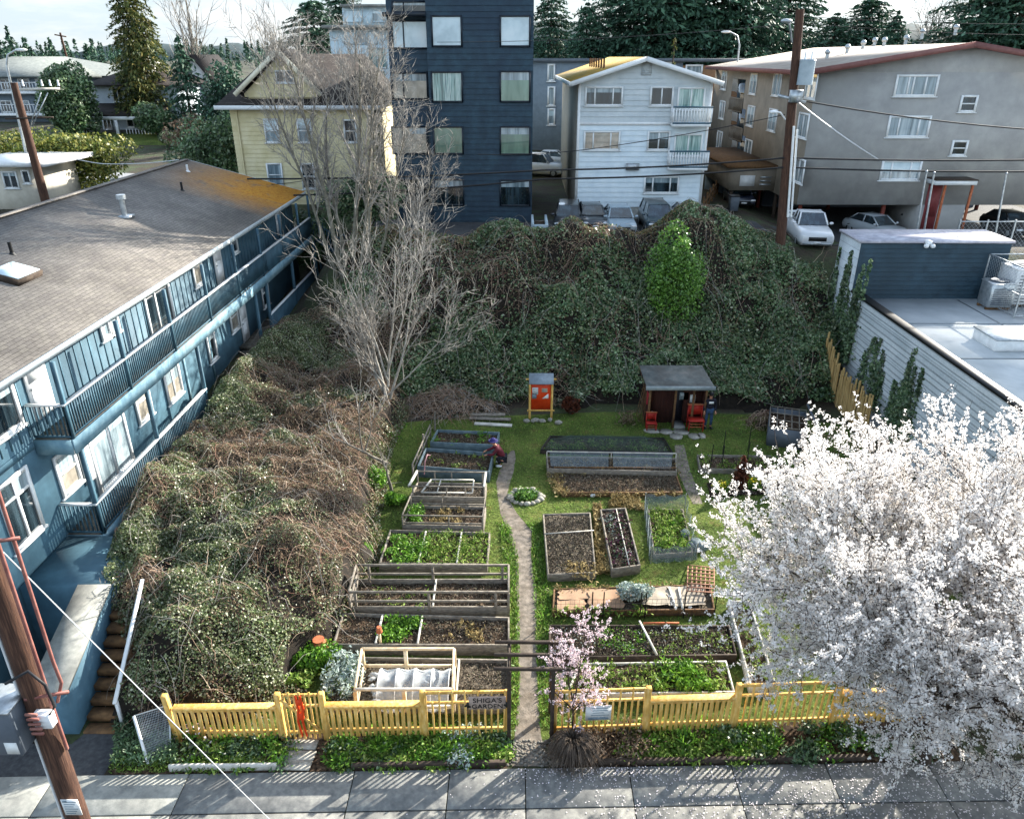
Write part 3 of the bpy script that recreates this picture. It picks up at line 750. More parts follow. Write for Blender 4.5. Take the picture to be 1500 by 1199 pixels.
for px, pt, Y, lab in [(24, 42, 150, 'taller ragged conifer beside the left edge of the skyline'), (52, 70, 190, 'short conifer above the grey apartment roof ridge'), (68, 74, 200, 'low conifer just left of the distant power pole'),
                       (82, 62, 170, 'light green conifer touching the distant power pole'), (108, 78, 210, 'tiny conifer right of the distant power pole'), (133, 66, 150, 'bushy conifer behind the right end of the grey apartment roof'), (152, 80, 220, 'tiny conifer beside the tall cedar on the horizon')]:
    copy_tree(protos, tree_at(px, 100, Y), RNG.uniform(0, 6), (.9, .9, top_h(px, pt, Y) / h0), lab, GD)

# left background greenery
bush('holm_oak', 'round dark green tree between the grey apartments and the white porch house', tree_at(110, 205, 82), 2.8, 2.8, top_h(100, 92, 82), L['ivy'], 15000, .32, cat='tree', lumps=14, seed=12)
bush('clipped_hedge', 'large golden green hedge behind the blue house roof', tree_at(88, 275, 58, -.3), 6.6, 2.2, 4.6, L['hedge'], 16000, .26, cat='hedge', lumps=26, seed=14)
bush('clipped_hedge', 'small golden green bush beside the utility pole with white crossarm', tree_at(40, 295, 52.5, -.2), 1.5, 1.3, 3.4, L['hedge'], 2500, .22, cat='hedge', lumps=8, seed=15)
bush('box_bush', 'big round dark bush on the lawn of the white porch house', tree_at(235, 212, 84), 2.6, 2.2, 3.2, L['ivy'], 2600, .34, seed=16)
bush('box_bush', 'smaller round bush at the lawn edge by the road', tree_at(252, 226, 78), 1.2, 1.1, 1.7, L['bramble'], 1000, .28, seed=17)
bush('tall_shrub', 'dark tall shrubbery beside the left wall of the cream house', tree_at(318, 255, 58), 3.0, 2.4, 6.4, L['ivy'], 9000, .24, seed=18, lumps=14)
bush('leafless_shrub', 'brownish loose shrub in front of the spruce near the cream house', tree_at(292, 232, 66), 2.4, 2, 5.0, L['dead'], 3400, .26, seed=19, lumps=10)
bush('yew_tree', 'dark tree behind the left gable of the cream house', tree_at(338, 170, 70), 2.6, 2.4, top_h(335, 70, 70), L['fir'], 7000, .3, cat='tree', seed=20, lumps=14)
bush('laurel_shrub', 'dark green shrub below the far end of the blue house eave', tree_at(452, 330, 47), 2.4, 1.6, 3.6, L['ivy'], 4200, .22, seed=22, lumps=12)
bush('laurel_shrub', 'dark shrub behind the stems of the tall bare tree', tree_at(540, 330, 44.5), 2.8, 1.5, 3.4, L['ivy'], 4200, .22, seed=23, lumps=12)
p = tree_at(985, 100, 72); conifer('young_conifer', 'thin pale green conifer tip behind the ridge of the white building', p, top_h(972, 50, 72), 1.3, L['cedar'], 5, 20, .4, 7, 7, .4)
PD = dict(PB, kids=[9, 7, 4], seg=[7, 5, 4, 3], rmin=.03)
for px, pt, Y, lab, sd in [(288, -20, 98, 'leafless birch crown against the sky right of the tall cedar', 31), (405, 38, 82, 'small leafless tree above the ridge of the cream house', 32), (1345, 2, 104, 'leafless pale tree against the sky above the beige roof', 33), (1375, 6, 106, 'second leafless pale tree beside the spreading dark fir', 34)]:
    bb = tree_at(px, 120, Y); hh = top_h(px, pt, Y)
    bare_tree('leafless_tree', lab, bb, [((0, 0, 0), (0, 0, 1), hh * .95, .014 * hh), ((0, 0, hh * .3), (.3, 0, 1), hh * .55, .008 * hh), ((0, 0, hh * .35), (-.3, .1, 1), hh * .55, .008 * hh), ((0, 0, hh * .4), (.1, -.3, 1), hh * .5, .008 * hh)], PD, 2 if px > 0 else 3, M['bark'], M['twig'], seed=sd)

# far wood on the horizon: one mass of small conifers
fm = MB(); C = []; A = []; rw = np.random.default_rng(77)
for k in range(900):
    Y = rw.uniform(190, 420); X = rw.uniform(-1.05, .75) * Y; z = gh(X, Y); h = rw.uniform(2.5, 7) * (Y / 260); w = h * rw.uniform(.16, .3); n = 70; t = rw.uniform(.03, 1, n) ** .8; an = rw.uniform(0, 6.28, n); r_ = w * (1 - t) * rw.uniform(.5, 1.05, n)
    C.append(np.stack([X + r_ * np.cos(an), Y + r_ * np.sin(an), z + h * t], 1)); A.append(np.full(n, .16 * h))
fm.addnp(*leaf_np(np.vstack(C), np.concatenate(A), np.tile([[0, -.4, .7]], (63000, 1)), .8, .5, rng=rw)); fm.build('far_wood', L['fir'], None, 'distant dark conifer wood along the horizon', 'wood', kind='stuff')
# weeds and trailing bramble along the foot of the heap, towards the beds
RX_ = lambda y: np.interp(y, [13.2, 14.5, 16, 18, 21, 24, 27, 30, 33, 36], [-7.6, -6.2, -5.5, -4.9, -5.2, -5.7, -5.9, -5.6, -5.4, -5.6]) + .45 * vnoise(y * 0, y, .7, 2)
for nm, lab, lf, n, hh, sz in (('bramble_skirt', 'trailing bramble at the foot of the big heap beside the beds', L['bramble'], 11000, 1.25, .07), ('dead_skirt', 'dead stems and leaves at the foot of the big heap beside the beds', L['dead'], 8000, 1.1, .07), ('green_weeds', 'green weeds between the bramble heap and the left row of beds', L['fresh'], 2600, .35, .1)):
    y = RNG.uniform(13.9, 32, n); o_ = RNG.uniform(0, 1, n) ** 1.3; x = RX_(y) - .35 + .95 * o_; z = RNG.uniform(0, 1, n) * hh * (1 - .85 * o_) * (.7 + .5 * vnoise(x * 0, y, 1.3, 5)) + .02
    if nm == 'green_weeds': k = vnoise(y * 0, y, .6, 12) > .1; x, y, z = x[k] + .1, y[k], z[k]
    fm = MB(); fm.addnp(*leaf_np(np.stack([x, y, ground_h(x, y) + z], 1), sz, np.tile([[.6, -.3, .6]], (len(x), 1)), .8, .6)); fm.build(nm, lf, None, lab, 'brambles' if nm != 'green_weeds' else 'weeds', kind='stuff')
# ================================================================== BUILDINGS
UX, UY, UZ = Vector((1, 0, 0)), Vector((0, 1, 0)), Vector((0, 0, 1))
FRONT = Vector((0, -1, 0))

def window(parent, c, u, n, w, h, pane, frame=None, vm=(), hm=(), fw=.07, name='window', proud=.07, sill=True, sash=None):
    frame = frame or M['white_trim']; c = Vector(c); u = Vector(u); n = Vector(n); a = MB(); d = n * (proud / 2)
    for s in (-1, 1):
        a.obox(c + u * s * (w / 2) + d, UZ, h + fw, fw, proud, 0, n)
        a.obox(c + UZ * s * (h / 2) + d * 1.04, u, w - fw - .002, fw, proud * 1.04, 0, n)
    for t in vm: a.obox(c + u * (t - .5) * w + d * .8, UZ, h - fw - .002, fw * .75, proud * .8, 0, n)
    for t in hm: a.obox(c + UZ * (t - .5) * h + d * .7, u, w - fw - .002, fw * .6, proud * .7, 0, n)
    if sill: a.obox(c - UZ * (h / 2 + fw * .75) + n * proud * .7, u, w + fw * 2.4, fw * .5, proud * 1.4, 0, n)
    f = a.build(name, frame, parent)
    b = MB(); q = n * .012
    b.quad(c - u * w / 2 - UZ * h / 2 + q, c + u * w / 2 - UZ * h / 2 + q, c + u * w / 2 + UZ * h / 2 + q, c - u * w / 2 + UZ * h / 2 + q)
    b.build('pane', pane, f)
    if pane in (M['glass_dark'], M['glass_blind'], M['glass_green'], M['glass_warm']) and random.random() < .6:      # roller or slatted blind behind the glass
        k = random.uniform(.25, .6) * h; b = MB(); q = n * .016; t0 = c + UZ * h / 2; x_ = w / 2; x0_ = -w / 2 if len(vm) != 1 or random.random() < .5 else 0
        b.quad(t0 + u * x0_ - UZ * k + q, t0 + u * x_ - UZ * k + q, t0 + u * x_ + q, t0 + u * x0_ + q); b.build('blind', M['glass_blind'] if pane is not M['glass_blind'] else M['glass_sky'], f)
    return f

def win_y(parent, x0, y0, x1, y1, Y, pane, frame=None, n=FRONT, off=.02, **k):
    """a window on a wall facing the street, at depth Y"""
    ym, xm = (y0 + y1) / 2, (x0 + x1) / 2
    w = gy(x1, ym, Y).x - gy(x0, ym, Y).x; h = gy(xm, y0, Y).z - gy(xm, y1, Y).z
    return window(parent, gy(xm, ym, Y) + n * off, UX, n, w, h, pane, frame, **k)

def win_x(parent, Yc, zc, w, h, X, n, pane, frame=None, off=.02, **k):
    return window(parent, Vector((X, Yc, zc)) + Vector(n) * off, UY, n, w, h, pane, frame, **k)

def siding(mb, o, u, n, z0, z1, pitch, ext, mi=0, lap=.028):
    """lapped boards from z0 to z1; ext(z) gives the left and right ends along u"""
    o = Vector(o); u = Vector(u); n = Vector(n); z = z0
    while z < z1 - 1e-4:
        zb = min(z + pitch, z1); a0, a1 = ext(z); b0, b1 = ext(zb)
        P = lambda s, zz, q: o + u * s + n * q + UZ * (zz - o.z)
        mb.quad(P(a0, z, lap), P(a1, z, lap), P(b1, zb, .002), P(b0, zb, .002), mi)
        mb.quad(P(a0, z, .001), P(a1, z, .001), P(a1, z, lap), P(a0, z, lap), mi)
        z = zb
    return mb

def slab(mb, a, b, c, d, th, mi=0):
    """roof plane through four points, th thick (downwards)"""
    return mb.prism([Vector(a), Vector(b), Vector(c), Vector(d)], (0, 0, -th), mi)

def railing(mb, p, q, h, pitch=.125, bw=.035, mi=0, base=.1, railw=.06):
    p = Vector(p); q = Vector(q); L_ = (q - p).length; n = max(2, int(L_ / pitch))
    for i in range(n + 1):
        c = p.lerp(q, i / n); mb.beam(c + UZ * base, c + UZ * (h - .03), bw, bw, mi)
    mb.beam(p + UZ * base, q + UZ * base, railw * .8, .06, mi)

# ---------------------------------------------------------------- blue two storey house
blue = mat('teal_blue_paint', ['3c5967', '466675', '517484'], 1.2, 5, .65, bmp=.08, bscale=18, big='354f5e', bigscale=.5)
blue_dark = mat('dark_teal_paint', ['314a57', '395664', '426271'], 1.5, 5, .6)
blue_pale = mat('pale_worn_teal_paint', ['6a8f9f', '7fa1ae', '93b0ba'], 3, 6, .7, big='55798a', bigscale=1)
def moss(nt, vo, col):
    sx = nt.nodes.new('ShaderNodeSeparateXYZ'); nt.links.new(vo, sx.inputs[0])
    def rng_(o, a, b):
        m = nt.nodes.new('ShaderNodeMapRange'); m.inputs[1].default_value = a; m.inputs[2].default_value = b; nt.links.new(o, m.inputs[0]); return m.outputs[0]
    def mul(a, b):
        m = nt.nodes.new('ShaderNodeMath'); m.operation = 'MULTIPLY'; nt.links.new(a, m.inputs[0]); nt.links.new(b, m.inputs[1]); return m.outputs[0]
    k = mul(rng_(sx.outputs[1], 22.5, 26.5), rng_(sx.outputs[0], -2.5, 2.0))
    f = noise_tex(nt, vo, .8, 6, .65); g = rng_(f, .28, .46); k = mul(k, g)
    f2 = noise_tex(nt, vo, 5, 5, .7); mr = ramp(nt, ['8a5c10', 'b0741a', 'c48a28', '7a6a24'], .3, .7); nt.links.new(f2, mr.inputs[0])
    return mixc(nt, k, col, mr.outputs[0])
roofm = brickmat('grey_asphalt_shingles', ['77726e', '858079'], '4c4946', .34, .145, .008, (0, 0, R(90)), extra=moss, bmp=.5)
HY0, HY1, WX, DX = 12.95, 46.0, -13.7, -12.6
bh = thing('apartment_house', 'teal blue two storey house with long white railed balconies and a grey shingle roof', 'house', (-17, 16, 0))
a = MB(); a.box(-26, WX, HY0, HY1, -2, 7.55)
for y in np.arange(13.2, 46, .42): a.box(WX + .001, WX + .022, y - .025, y + .025, 5.35, 7.5)      # battens upstairs
a.box(WX + .001, WX + .03, HY0, HY1, 5.0, 5.2)
a.build('wall', blue, bh)
EX, RX, EZ, RZ = -13.0, -19.5, 7.66, 9.6
a = MB(); slab(a, (EX, 12.2, EZ), (EX, 46.7, EZ), (RX, 45.9, RZ), (RX, 12.2, RZ), .10); slab(a, (RX - .001, 12.2, RZ), (RX - .001, 45.9, RZ), (-26.2, 46.7, EZ), (-26.2, 12.2, EZ), .10)
rf = a.build('roof', roofm, bh)
a = MB(); a.box(EX + .003, EX + .07, 12.2, 46.7, EZ - .20, EZ - .015); a.beam((EX, 46.72, EZ - .1), (RX, 45.93, RZ - .1), .05, .2)
a.build('fascia', mat('pale_fascia', ['a9b3b5', 'c2c9ca'], 5, 4, .6), rf)
a = MB(); a.beam((RX, 12.2, RZ + .01), (RX, 45.9, RZ + .01), .3, .04); a.build('ridge_cap', roofm, rf)
def roof_pt(px, py):
    # point on the sunny roof slope seen at px, py
    r = Vector(ray(px, py)); s = (RZ - EZ) / (RX - EX); # z = EZ + s*(x-EX)
    t = (EZ - s * EX - CAM_H) / (r.z - s * r.x); return r * t + Vector((0, 0, CAM_H))
for px, py, hh, rr in [(183, 317, .75, .11)]:
    p = roof_pt(px, py); a = MB(); a.tube([p - UZ * .2, p + UZ * hh], [rr, rr], 12); a.tube([p + UZ * (hh - .02), p + UZ * (hh + .16)], [rr * 1.8, rr * 1.7], 12); a.box(p.x - .3, p.x + .3, p.y - .3, p.y + .3, p.z - .07, p.z + .05)
    a.build('flue', M['metal'], rf, smooth=False)
for px, py, hh, rr in [(18, 372, .42, .06), (267, 279, .42, .06), (275, 251, .35, .06)]:
    p = roof_pt(px, py); a = MB(); a.tube([p - UZ * .2, p + UZ * hh], [rr, rr], 8); a.tube([p - UZ * .05, p + UZ * .06], [rr * 2.6, rr * 1.2], 8)
    a.build('vent_pipe', M['black'] if px != 275 else M['white'], rf)
p = roof_pt(22, 405); a = MB(); s_ = (RZ - EZ) / (RX - EX); du = Vector((1, 0, s_)).normalized(); nn = Vector((-s_, 0, 1)).normalized()
a.obox(p + nn * .08, UY, 1.3, 1.0, .24, 0, nn); sk = a.build('skylight', M['wood_dark'], rf)
a = MB(); a.obox(p + nn * .215, UY, 1.18, .88, .03, 0, nn); a.build('pane', M['glass_sky'], sk)
# upper gallery
a = MB(); a.box(WX + .002, DX, 18.72, 45.8, 5.08, 5.22); a.build('balcony_floor', M['wood_grey'], bh)
a = MB(); a.box(DX + .002, DX + .05, 18.7, 45.8, 4.78, 5.24); a.box(WX + .05, DX, 18.66, 18.7, 4.78, 5.24); a.build('balcony_fascia', blue_pale, bh)
def gallery_rail(y0, y1, z, solid_from=None, h=1.08, front=True):
    a = MB(); ye = min(y1, solid_from or y1)
    railing(a, (DX, y0, z), (DX, ye, z), h)
    if front: railing(a, (WX + .05, y0, z), (DX, y0, z), h)
    if solid_from and solid_from < y1: a.box(DX - .02, DX + .02, solid_from, y1, z + .05, z + h - .03)
    r = a.build('railing', blue_dark, bh)
    a = MB(); a.box(DX - .06, DX + .08, y0 - .05, y1, z + h - .03, z + h + .02)
    if front: a.box(WX + .05, DX - .062, y0 - .06, y0 + .06, z + h - .03, z + h + .018)
    a.build('top_rail', M['white_trim'], r)
gallery_rail(18.75, 45.7, 5.22, 37.0)
for y in (18.8, 22.3, 25.8, 29.3, 32.8, 36.3, 39.8, 43.2, 45.7):
    a = MB(); a.box(DX - .055, DX + .055, y - .055, y + .055, 5.24, 7.56); a.build('post', blue_dark, bh)
# lower deck
a = MB(); a.box(WX + .002, DX, 18.92, 27.6, 1.72, 1.88); a.build('deck_floor', M['wood_grey'], bh)
a = MB(); a.box(DX + .002, DX + .05, 18.9, 27.6, 1.55, 1.9); a.box(WX + .05, DX, 18.86, 18.9, 1.55, 1.9); a.build('deck_fascia', blue_pale, bh)
a = MB(); a.box(DX - .1, DX - .02, 18.95, 27.6, -.3, 1.55); a.box(WX + .02, DX - .1, 18.93, 18.99, -1.6, 1.55); 
for yy in (0, 1):
    for zz in (0, 1): a.box(WX + .3 + .42 * yy, WX + .52 + .42 * yy, 18.90, 18.94, .55 + .42 * zz, .8 + .42 * zz)
a.build('deck_skirt', blue_dark, bh)
gallery_rail(18.95, 27.6, 1.88)
for y in (19.0, 23.2, 27.55):
    a = MB(); a.box(DX - .06, DX + .06, y - .06, y + .06, 1.9, 4.78); a.build('post', blue_dark, bh)
# far lower porch: solid rail, posts, stairs
a = MB(); a.box(WX + .002, DX, 34.6, 45.8, 2.0, 2.14); a.build('deck_floor', M['wood_grey'], bh)
a = MB(); a.box(DX - .03, DX + .03, 36.4, 45.8, .6, 3.2); a.build('railing', blue_dark, bh)
a = MB(); a.box(DX - .05, DX + .09, 36.35, 45.8, 3.2, 3.25); a.build('top_rail', M['white_trim'], bh)
for y in (34.7, 36.4, 41, 45.7):
    a = MB(); a.box(DX - .07, DX + .07, y - .07, y + .07, .4, 4.78); a.build('post', blue_dark, bh)
a = MB()
for i in range(7): a.box(WX + .05, DX - .02, 32.5 + .3 * i, 32.82 + .3 * i, 1.9 - .0 - .17 * (7 - i) + .12, 2.0 - .17 * (7 - i) + .14)
a.build('stairs', M['wood_grey'], bh)
# outside stair at the far end
st_ = thing('outside_stair', 'dark blue outside wooden stair at the far end of the blue house', 'stairs', (-12.0, 46.4, gh(-11.6, 46)))
a = MB()
for i in range(12): a.box(-12.5 + .26 * i, -12.2 + .26 * i, 45.9, 46.9, 5.1 - .19 * i, 5.15 - .19 * i)
a.build('steps', M['wood_grey'], st_)
for y in (45.86, 46.94):
    a = MB(); a.beam((-12.5, y, 6.1), (-9.4, y, 3.85), .06, .09); a.beam((-12.5, y, 5.05), (-9.4, y, 2.8), .05, .25)
    for i in range(20): p = Vector((-12.5, y, 5.1)).lerp(Vector((-9.4, y, 2.85)), i / 19); a.beam(p, p + UZ * 1.0, .04, .04)
    a.build('handrail', blue_dark, st_)
a = MB(); a.box(-13.6, -12.5, 45.85, 46.95, 5.02, 5.15)
for x, y in ((-12.55, 45.9), (-12.55, 46.9), (-9.45, 45.9), (-9.45, 46.9)): a.box(x - .06, x + .06, y - .06, y + .06, 1.5, 5.0 if x < -10 else 3.7)
a.build('landing', blue_dark, st_)
# openings
nX = (1, 0, 0)
def hw(px, py, w, h, pane, **k):
    p = gx(px, py, WX); return win_x(bh, p.y, p.z, w, h, WX + .02, nX, pane, off=.004, fw=.12, proud=.06, **k)
hw(28, 745, 1.25, 1.9, M['glass_dark'], vm=(.5,), hm=(.72,))
hw(97, 688, .95, 1.25, M['glass_warm'], hm=(.5,))
hw(2, 600, 1.1, 1.3, M['glass_dark'])
hw(161, 655, 2.2, 2.15, M['glass_blind'], vm=(.5,))
hw(207, 586, 1.0, 1.4, M['glass_warm'], hm=(.5,))
hw(251, 556, 1.25, 1.5, M['glass_warm'], vm=(.5,))
hw(268, 622, 1.4, .8, M['glass_blind'], vm=(.5,))
hw(308, 503, .8, 1.5, M['glass_dark'])
hw(341, 463, .95, 1.3, M['glass_warm'], hm=(.5,))
hw(387, 428, 1.0, 1.4, M['glass_dark'], hm=(.5,))
for px, py, w, h, pn in [(151, 478, .5, .75, 'glass_blind'), (164, 470, .5, .75, 'glass_blind'), (288, 398, .9, 1.05, 'glass_warm'), (341, 356, .8, .9, 'glass_dark')]: hw(px, py, w, h, M[pn])
hw(231, 446, 2.0, 1.9, M['glass_dark'], vm=(.4,), sill=False)
for px, py, w, h in [(52, 560, 1.0, 2.0), (318, 385, .9, 1.95), (406, 318, .9, 1.9), (120, 662, .55, 2.1), (356, 470, .9, 2.0)]:
    p = gx(px, py, WX); a = MB(); a.box(WX + .024, WX + .07, p.y - w / 2, p.y + w / 2, p.z - h / 2, p.z + h / 2); a.box(WX + .07, WX + .085, p.y - w / 2 + .12, p.y + w / 2 - .12, p.z + .1, p.z + h / 2 - .15); a.box(WX + .07, WX + .085, p.y - w / 2 + .12, p.y + w / 2 - .12, p.z - h / 2 + .15, p.z - .05)
    d = a.build('door', M['white'], bh); a = MB(); a.ball((WX + .12, p.y - w / 2 + .1, p.z - .05), .04, seg=6, rings=4); a.build('handle', M['metal'], d)
for y in (21.0, 28.5, 31.2): a = MB(); a.box(WX + .001, WX + .05, y - .07, y + .07, 1.9, 5.0); a.build('trim_board', blue_pale if y > 21.5 else M['white_trim'], bh)
# sloping concrete slab on its blue retaining wall, and the wooden steps beside it
rw = thing('retaining_wall', 'blue painted retaining wall with a grey slab top in front of the blue house', 'wall', (-11.3, 13.6, 0))
a = MB()
P_ = [(-11.62, 13.2), (-10.72, 13.2), (-11.1, 16.4), (-11.95, 16.4)]; zt = [1.28, 1.3, 1.95, 1.93]
a.add([(x, y, -1.7) for x, y in P_] + [(x, y, z) for (x, y), z in zip(P_, zt)], [(0, 3, 2, 1), (4, 5, 6, 7), (0, 1, 5, 4), (1, 2, 6, 5), (2, 3, 7, 6), (3, 0, 4, 7)])
a.box(-13.6, -11.1, 16.4, 18.85, -1.7, 1.9)
a.build('wall', blue, rw)
a = MB(); a.add([(x + (.03 if i in (1, 2) else -.03), y, z + .004) for i, ((x, y), z) in enumerate(zip(P_, zt))] + [(x + (.03 if i in (1, 2) else -.03), y, z + .08) for i, ((x, y), z) in enumerate(zip(P_, zt))], [(0, 3, 2, 1), (4, 5, 6, 7), (0, 1, 5, 4), (1, 2, 6, 5), (2, 3, 7, 6), (3, 0, 4, 7)])
a.build('slab_top', M['concrete'], rw)
gs = thing('garden_steps', 'dark brown wooden steps with a white handrail beside the blue retaining wall', 'steps', (-10.2, 13.3, 0))
a = MB()
for i in range(9): a.box(-10.62 - .045 * i, -9.75 - .045 * i, 13.2 + .33 * i, 13.5 + .33 * i, -.1 + .17 * i, .06 + .17 * i)
a.build('treads', M['wood_brown'], gs)
a = MB(); a.beam((-9.7, 13.3, .9), (-10.05, 16.2, 2.35), .09, .05); a.build('handrail', M['white'], gs)
for y, z in ((13.4, .95), (15.9, 2.2)): a = MB(); a.beam((-9.72 - .12 * (y - 13.4), y, 0), (-9.72 - .12 * (y - 13.4), y, z), .07, .07); a.build('post', M['white'], gs)

# ---------------------------------------------------------------- navy tower
TY = 46.8
navy = mat('navy_cladding', ['1e313e', '243a48', '2b4452'], 2, 4, .6, big='1b2c3e', bigscale=.3)
nt_ = thing('apartment_tower', 'tall navy blue clad apartment tower behind the ivy bank', 'building', (gy(680, 300, TY).x, TY + 3, 5.8))
x0, x1, xs_ = gy(572, 150, TY).x, gy(780, 200, TY).x, gy(629, 150, TY).x
a = MB(); a.box(xs_, x1, TY, TY + 12, 4.5, 18.6); a.box(x0, xs_ - .002, TY + .5, TY + 12, 4.5, 18.5)
siding(a, (xs_, TY, 5), UX, FRONT, 5, 18.6, .3, lambda z: (0, x1 - xs_), 0, .04); siding(a, (x0, TY + .5, 5), UX, FRONT, 5, 18.5, .3, lambda z: (0, xs_ - x0 - .01), 0, .04)
a.build('wall', navy, nt_)
fr = mat('dark_window_frame', ['151d26', '1d2731'], 4, 3, .4)
for (c, r, pn, vm) in [((633, 676), (24, 68), 'glass_sky', ()), ((733, 776), (24, 68), 'glass_sky', ()), ((633, 677), (106, 149), 'glass_curtain', ()), ((733, 776), (105, 149), 'glass_green', ()), ((636, 678), (186, 225), 'glass_green', ()), ((733, 776), (186, 226), 'glass_green', ()), ((637, 679), (263, 300), 'glass_dark', ()), ((733, 776), (264, 301), 'glass_dark', ()),]:
    win_y(nt_, c[0], r[0], c[1], r[1], TY, M[pn], fr, vm=vm, fw=.09, off=.045, sill=False, proud=.06)
for r, pn in [((31, 71), 'glass_sky'), ((107, 145), 'glass_warm'), ((186, 225), 'glass_warm'), ((263, 300), 'glass_dark'), ((3, 18), 'glass_dark')]:
    win_y(nt_, 575, r[0], 626, r[1], TY + .5, M[pn], fr, vm=(.32,), fw=.09, off=.045, sill=False, proud=.06)
a = MB(); z = gy(600, 21, TY).z; a.box(x0 - .1, xs_, TY - .35, TY + .48, z - .12, z + .1); a.build('balcony_slab', fr, nt_)
pl = thing('planter', 'pale concrete planter box at the right foot of the navy tower', 'planter', (gy(791, 348, 40.9).x, 40.9, 5.8))
p = gy(779, 330, 40.9); q = gy(803, 330, 40.9); a = MB(); a.box(p.x, q.x, 40.6, 40.72, 5.5, 6.9); a.box(p.x, p.x + .12, 40.72, 43.5, 5.5, 6.9); a.box(q.x - .12, q.x, 40.72, 43.5, 5.5, 6.9); a.build('box', mat('pale_blue_concrete', ['8fa0a8', 'a5b3ba'], 4, 5, .8), pl)
a = MB(); a.box(p.x + .12, q.x - .12, 40.72, 43.4, 6.4, 6.6); a.build('soil', M['soil'], pl)

# ---------------------------------------------------------------- white three storey building
WY = 48.0
wh_low = mat('pale_blue_white_siding', ['c0cdd5', 'c9d5db', 'd1dbe0'], 1.5, 4, .65); wh_up = mat('pale_grey_siding', ['adb6ba', 'b6bec1', 'bfc6c8'], 1.5, 4, .65)
wb = thing('apartment_house', 'white three storey building with two small balconies and a mossy gable roof', 'building', (gy(940, 300, WY).x, WY + 2, 5.6))
x0, x1 = gy(846, 210, WY).x, gy(1034, 210, WY).x; w = x1 - x0
za, zb, ze, zp = gy(930, 303, WY).z, gy(930, 182, WY).z, gy(930, 121, WY).z, gy(945, 89, WY).z
xp = gy(945, 90, WY).x - x0
a = MB(); a.box(x0, x1, WY, WY + 19, 5.0, ze); a.prism([(x0, WY, ze), (x1, WY, ze), (x0 + xp, WY, zp)], (0, 19, 0)); a.build('wall', mat('beige_side_wall', ['86837a', '97938a'], 2, 4, .8), wb)
a = MB(); siding(a, (x0, WY, za), UX, FRONT, za, zb, .3, lambda z: (0, w), 0, .045); a.build('lower_siding', wh_low, wb)
a = MB(); gab = lambda z: (0, w) if z <= ze else (xp * (z - ze) / (zp - ze), w - (w - xp) * (z - ze) / (zp - ze))
siding(a, (x0, WY, zb + .12), UX, FRONT, zb + .12, zp - .05, .3, gab, 0, .045); a.build('upper_siding', wh_up, wb)
a = MB(); a.box(x0 - .02, x1 + .02, WY - .05, WY - .001, zb - .06, zb + .12); a.box(x0 - .06, x0 + .1, WY - .06, WY + .1, za, ze); a.box(x1 - .1, x1 + .06, WY - .06, WY + .1, za, ze); a.build('trim_board', M['white_trim'], wb)
a = MB(); a.box(x0 + .02, x1 - .02, WY - .015, WY, 5.0, za); a.build('foundation', M['concrete'], wb)
mossroof = mat('moss_covered_shingles', ['7a6a44', '8f7c4a', 'a8873c', 'b0802c'], 2, 7, .9, bmp=.6)
a = MB(); ov = .55
sl = (zp - ze) / xp; sr = (zp - ze) / (w - xp)
slab(a, (x0 - ov, WY - ov, ze - ov * sl + .2), (x0 - ov, WY + 19.4, ze - ov * sl + .2), (x0 + xp, WY + 19.4, zp + .2), (x0 + xp, WY - ov, zp + .2), .12)
slab(a, (x0 + xp + .001, WY - ov, zp + .2), (x0 + xp + .001, WY + 19.4, zp + .2), (x1 + ov, WY + 19.4, ze - ov * sr + .2), (x1 + ov, WY - ov, ze - ov * sr + .2), .12)
rf = a.build('roof', mossroof, wb)
a = MB(); a.beam((x0 - ov, WY - ov - .03, ze - ov * sl + .1), (x0 + xp, WY - ov - .03, zp + .1), .06, .26); a.beam((x0 + xp, WY - ov - .032, zp + .1), (x1 + ov, WY - ov - .032, ze - ov * sr + .1), .06, .26); a.box(x0 - ov - .06, x0 - ov, WY - ov, WY + 19, ze - ov * sl - .02, ze - ov * sl + .2); a.build('fascia', M['white_trim'], rf)
for i in range(7):
    t = .25 + .1 * i; yy = WY + 3 + i * 1.7; X = x0 + xp * .45; zz = ze + (zp - ze) * .45; a = MB(); a.tube([(X, yy, zz), (X, yy, zz + .75)], .07, 6); a.build('vent_pipe', M['wood_brown'], rf)
for (b, pn, vm) in [((858, 128, 911, 154), 'glass_dark', (.25, .75)), ((953, 128, 985, 154), 'glass_dark', (.5,)), ((856, 193, 907, 219), 'glass_warm', (.25, .75)), ((949, 193, 980, 219), 'glass_dark', (.5,)), ((944, 259, 993, 282), 'glass_dark', (.24, .76)), ((993, 129, 1031, 160), 'glass_curtain', (.5,)), ((988, 197, 1027, 228), 'glass_curtain', (.5,))]:
    win_y(wb, *b, WY, M[pn], vm=vm, off=.048, fw=.1)
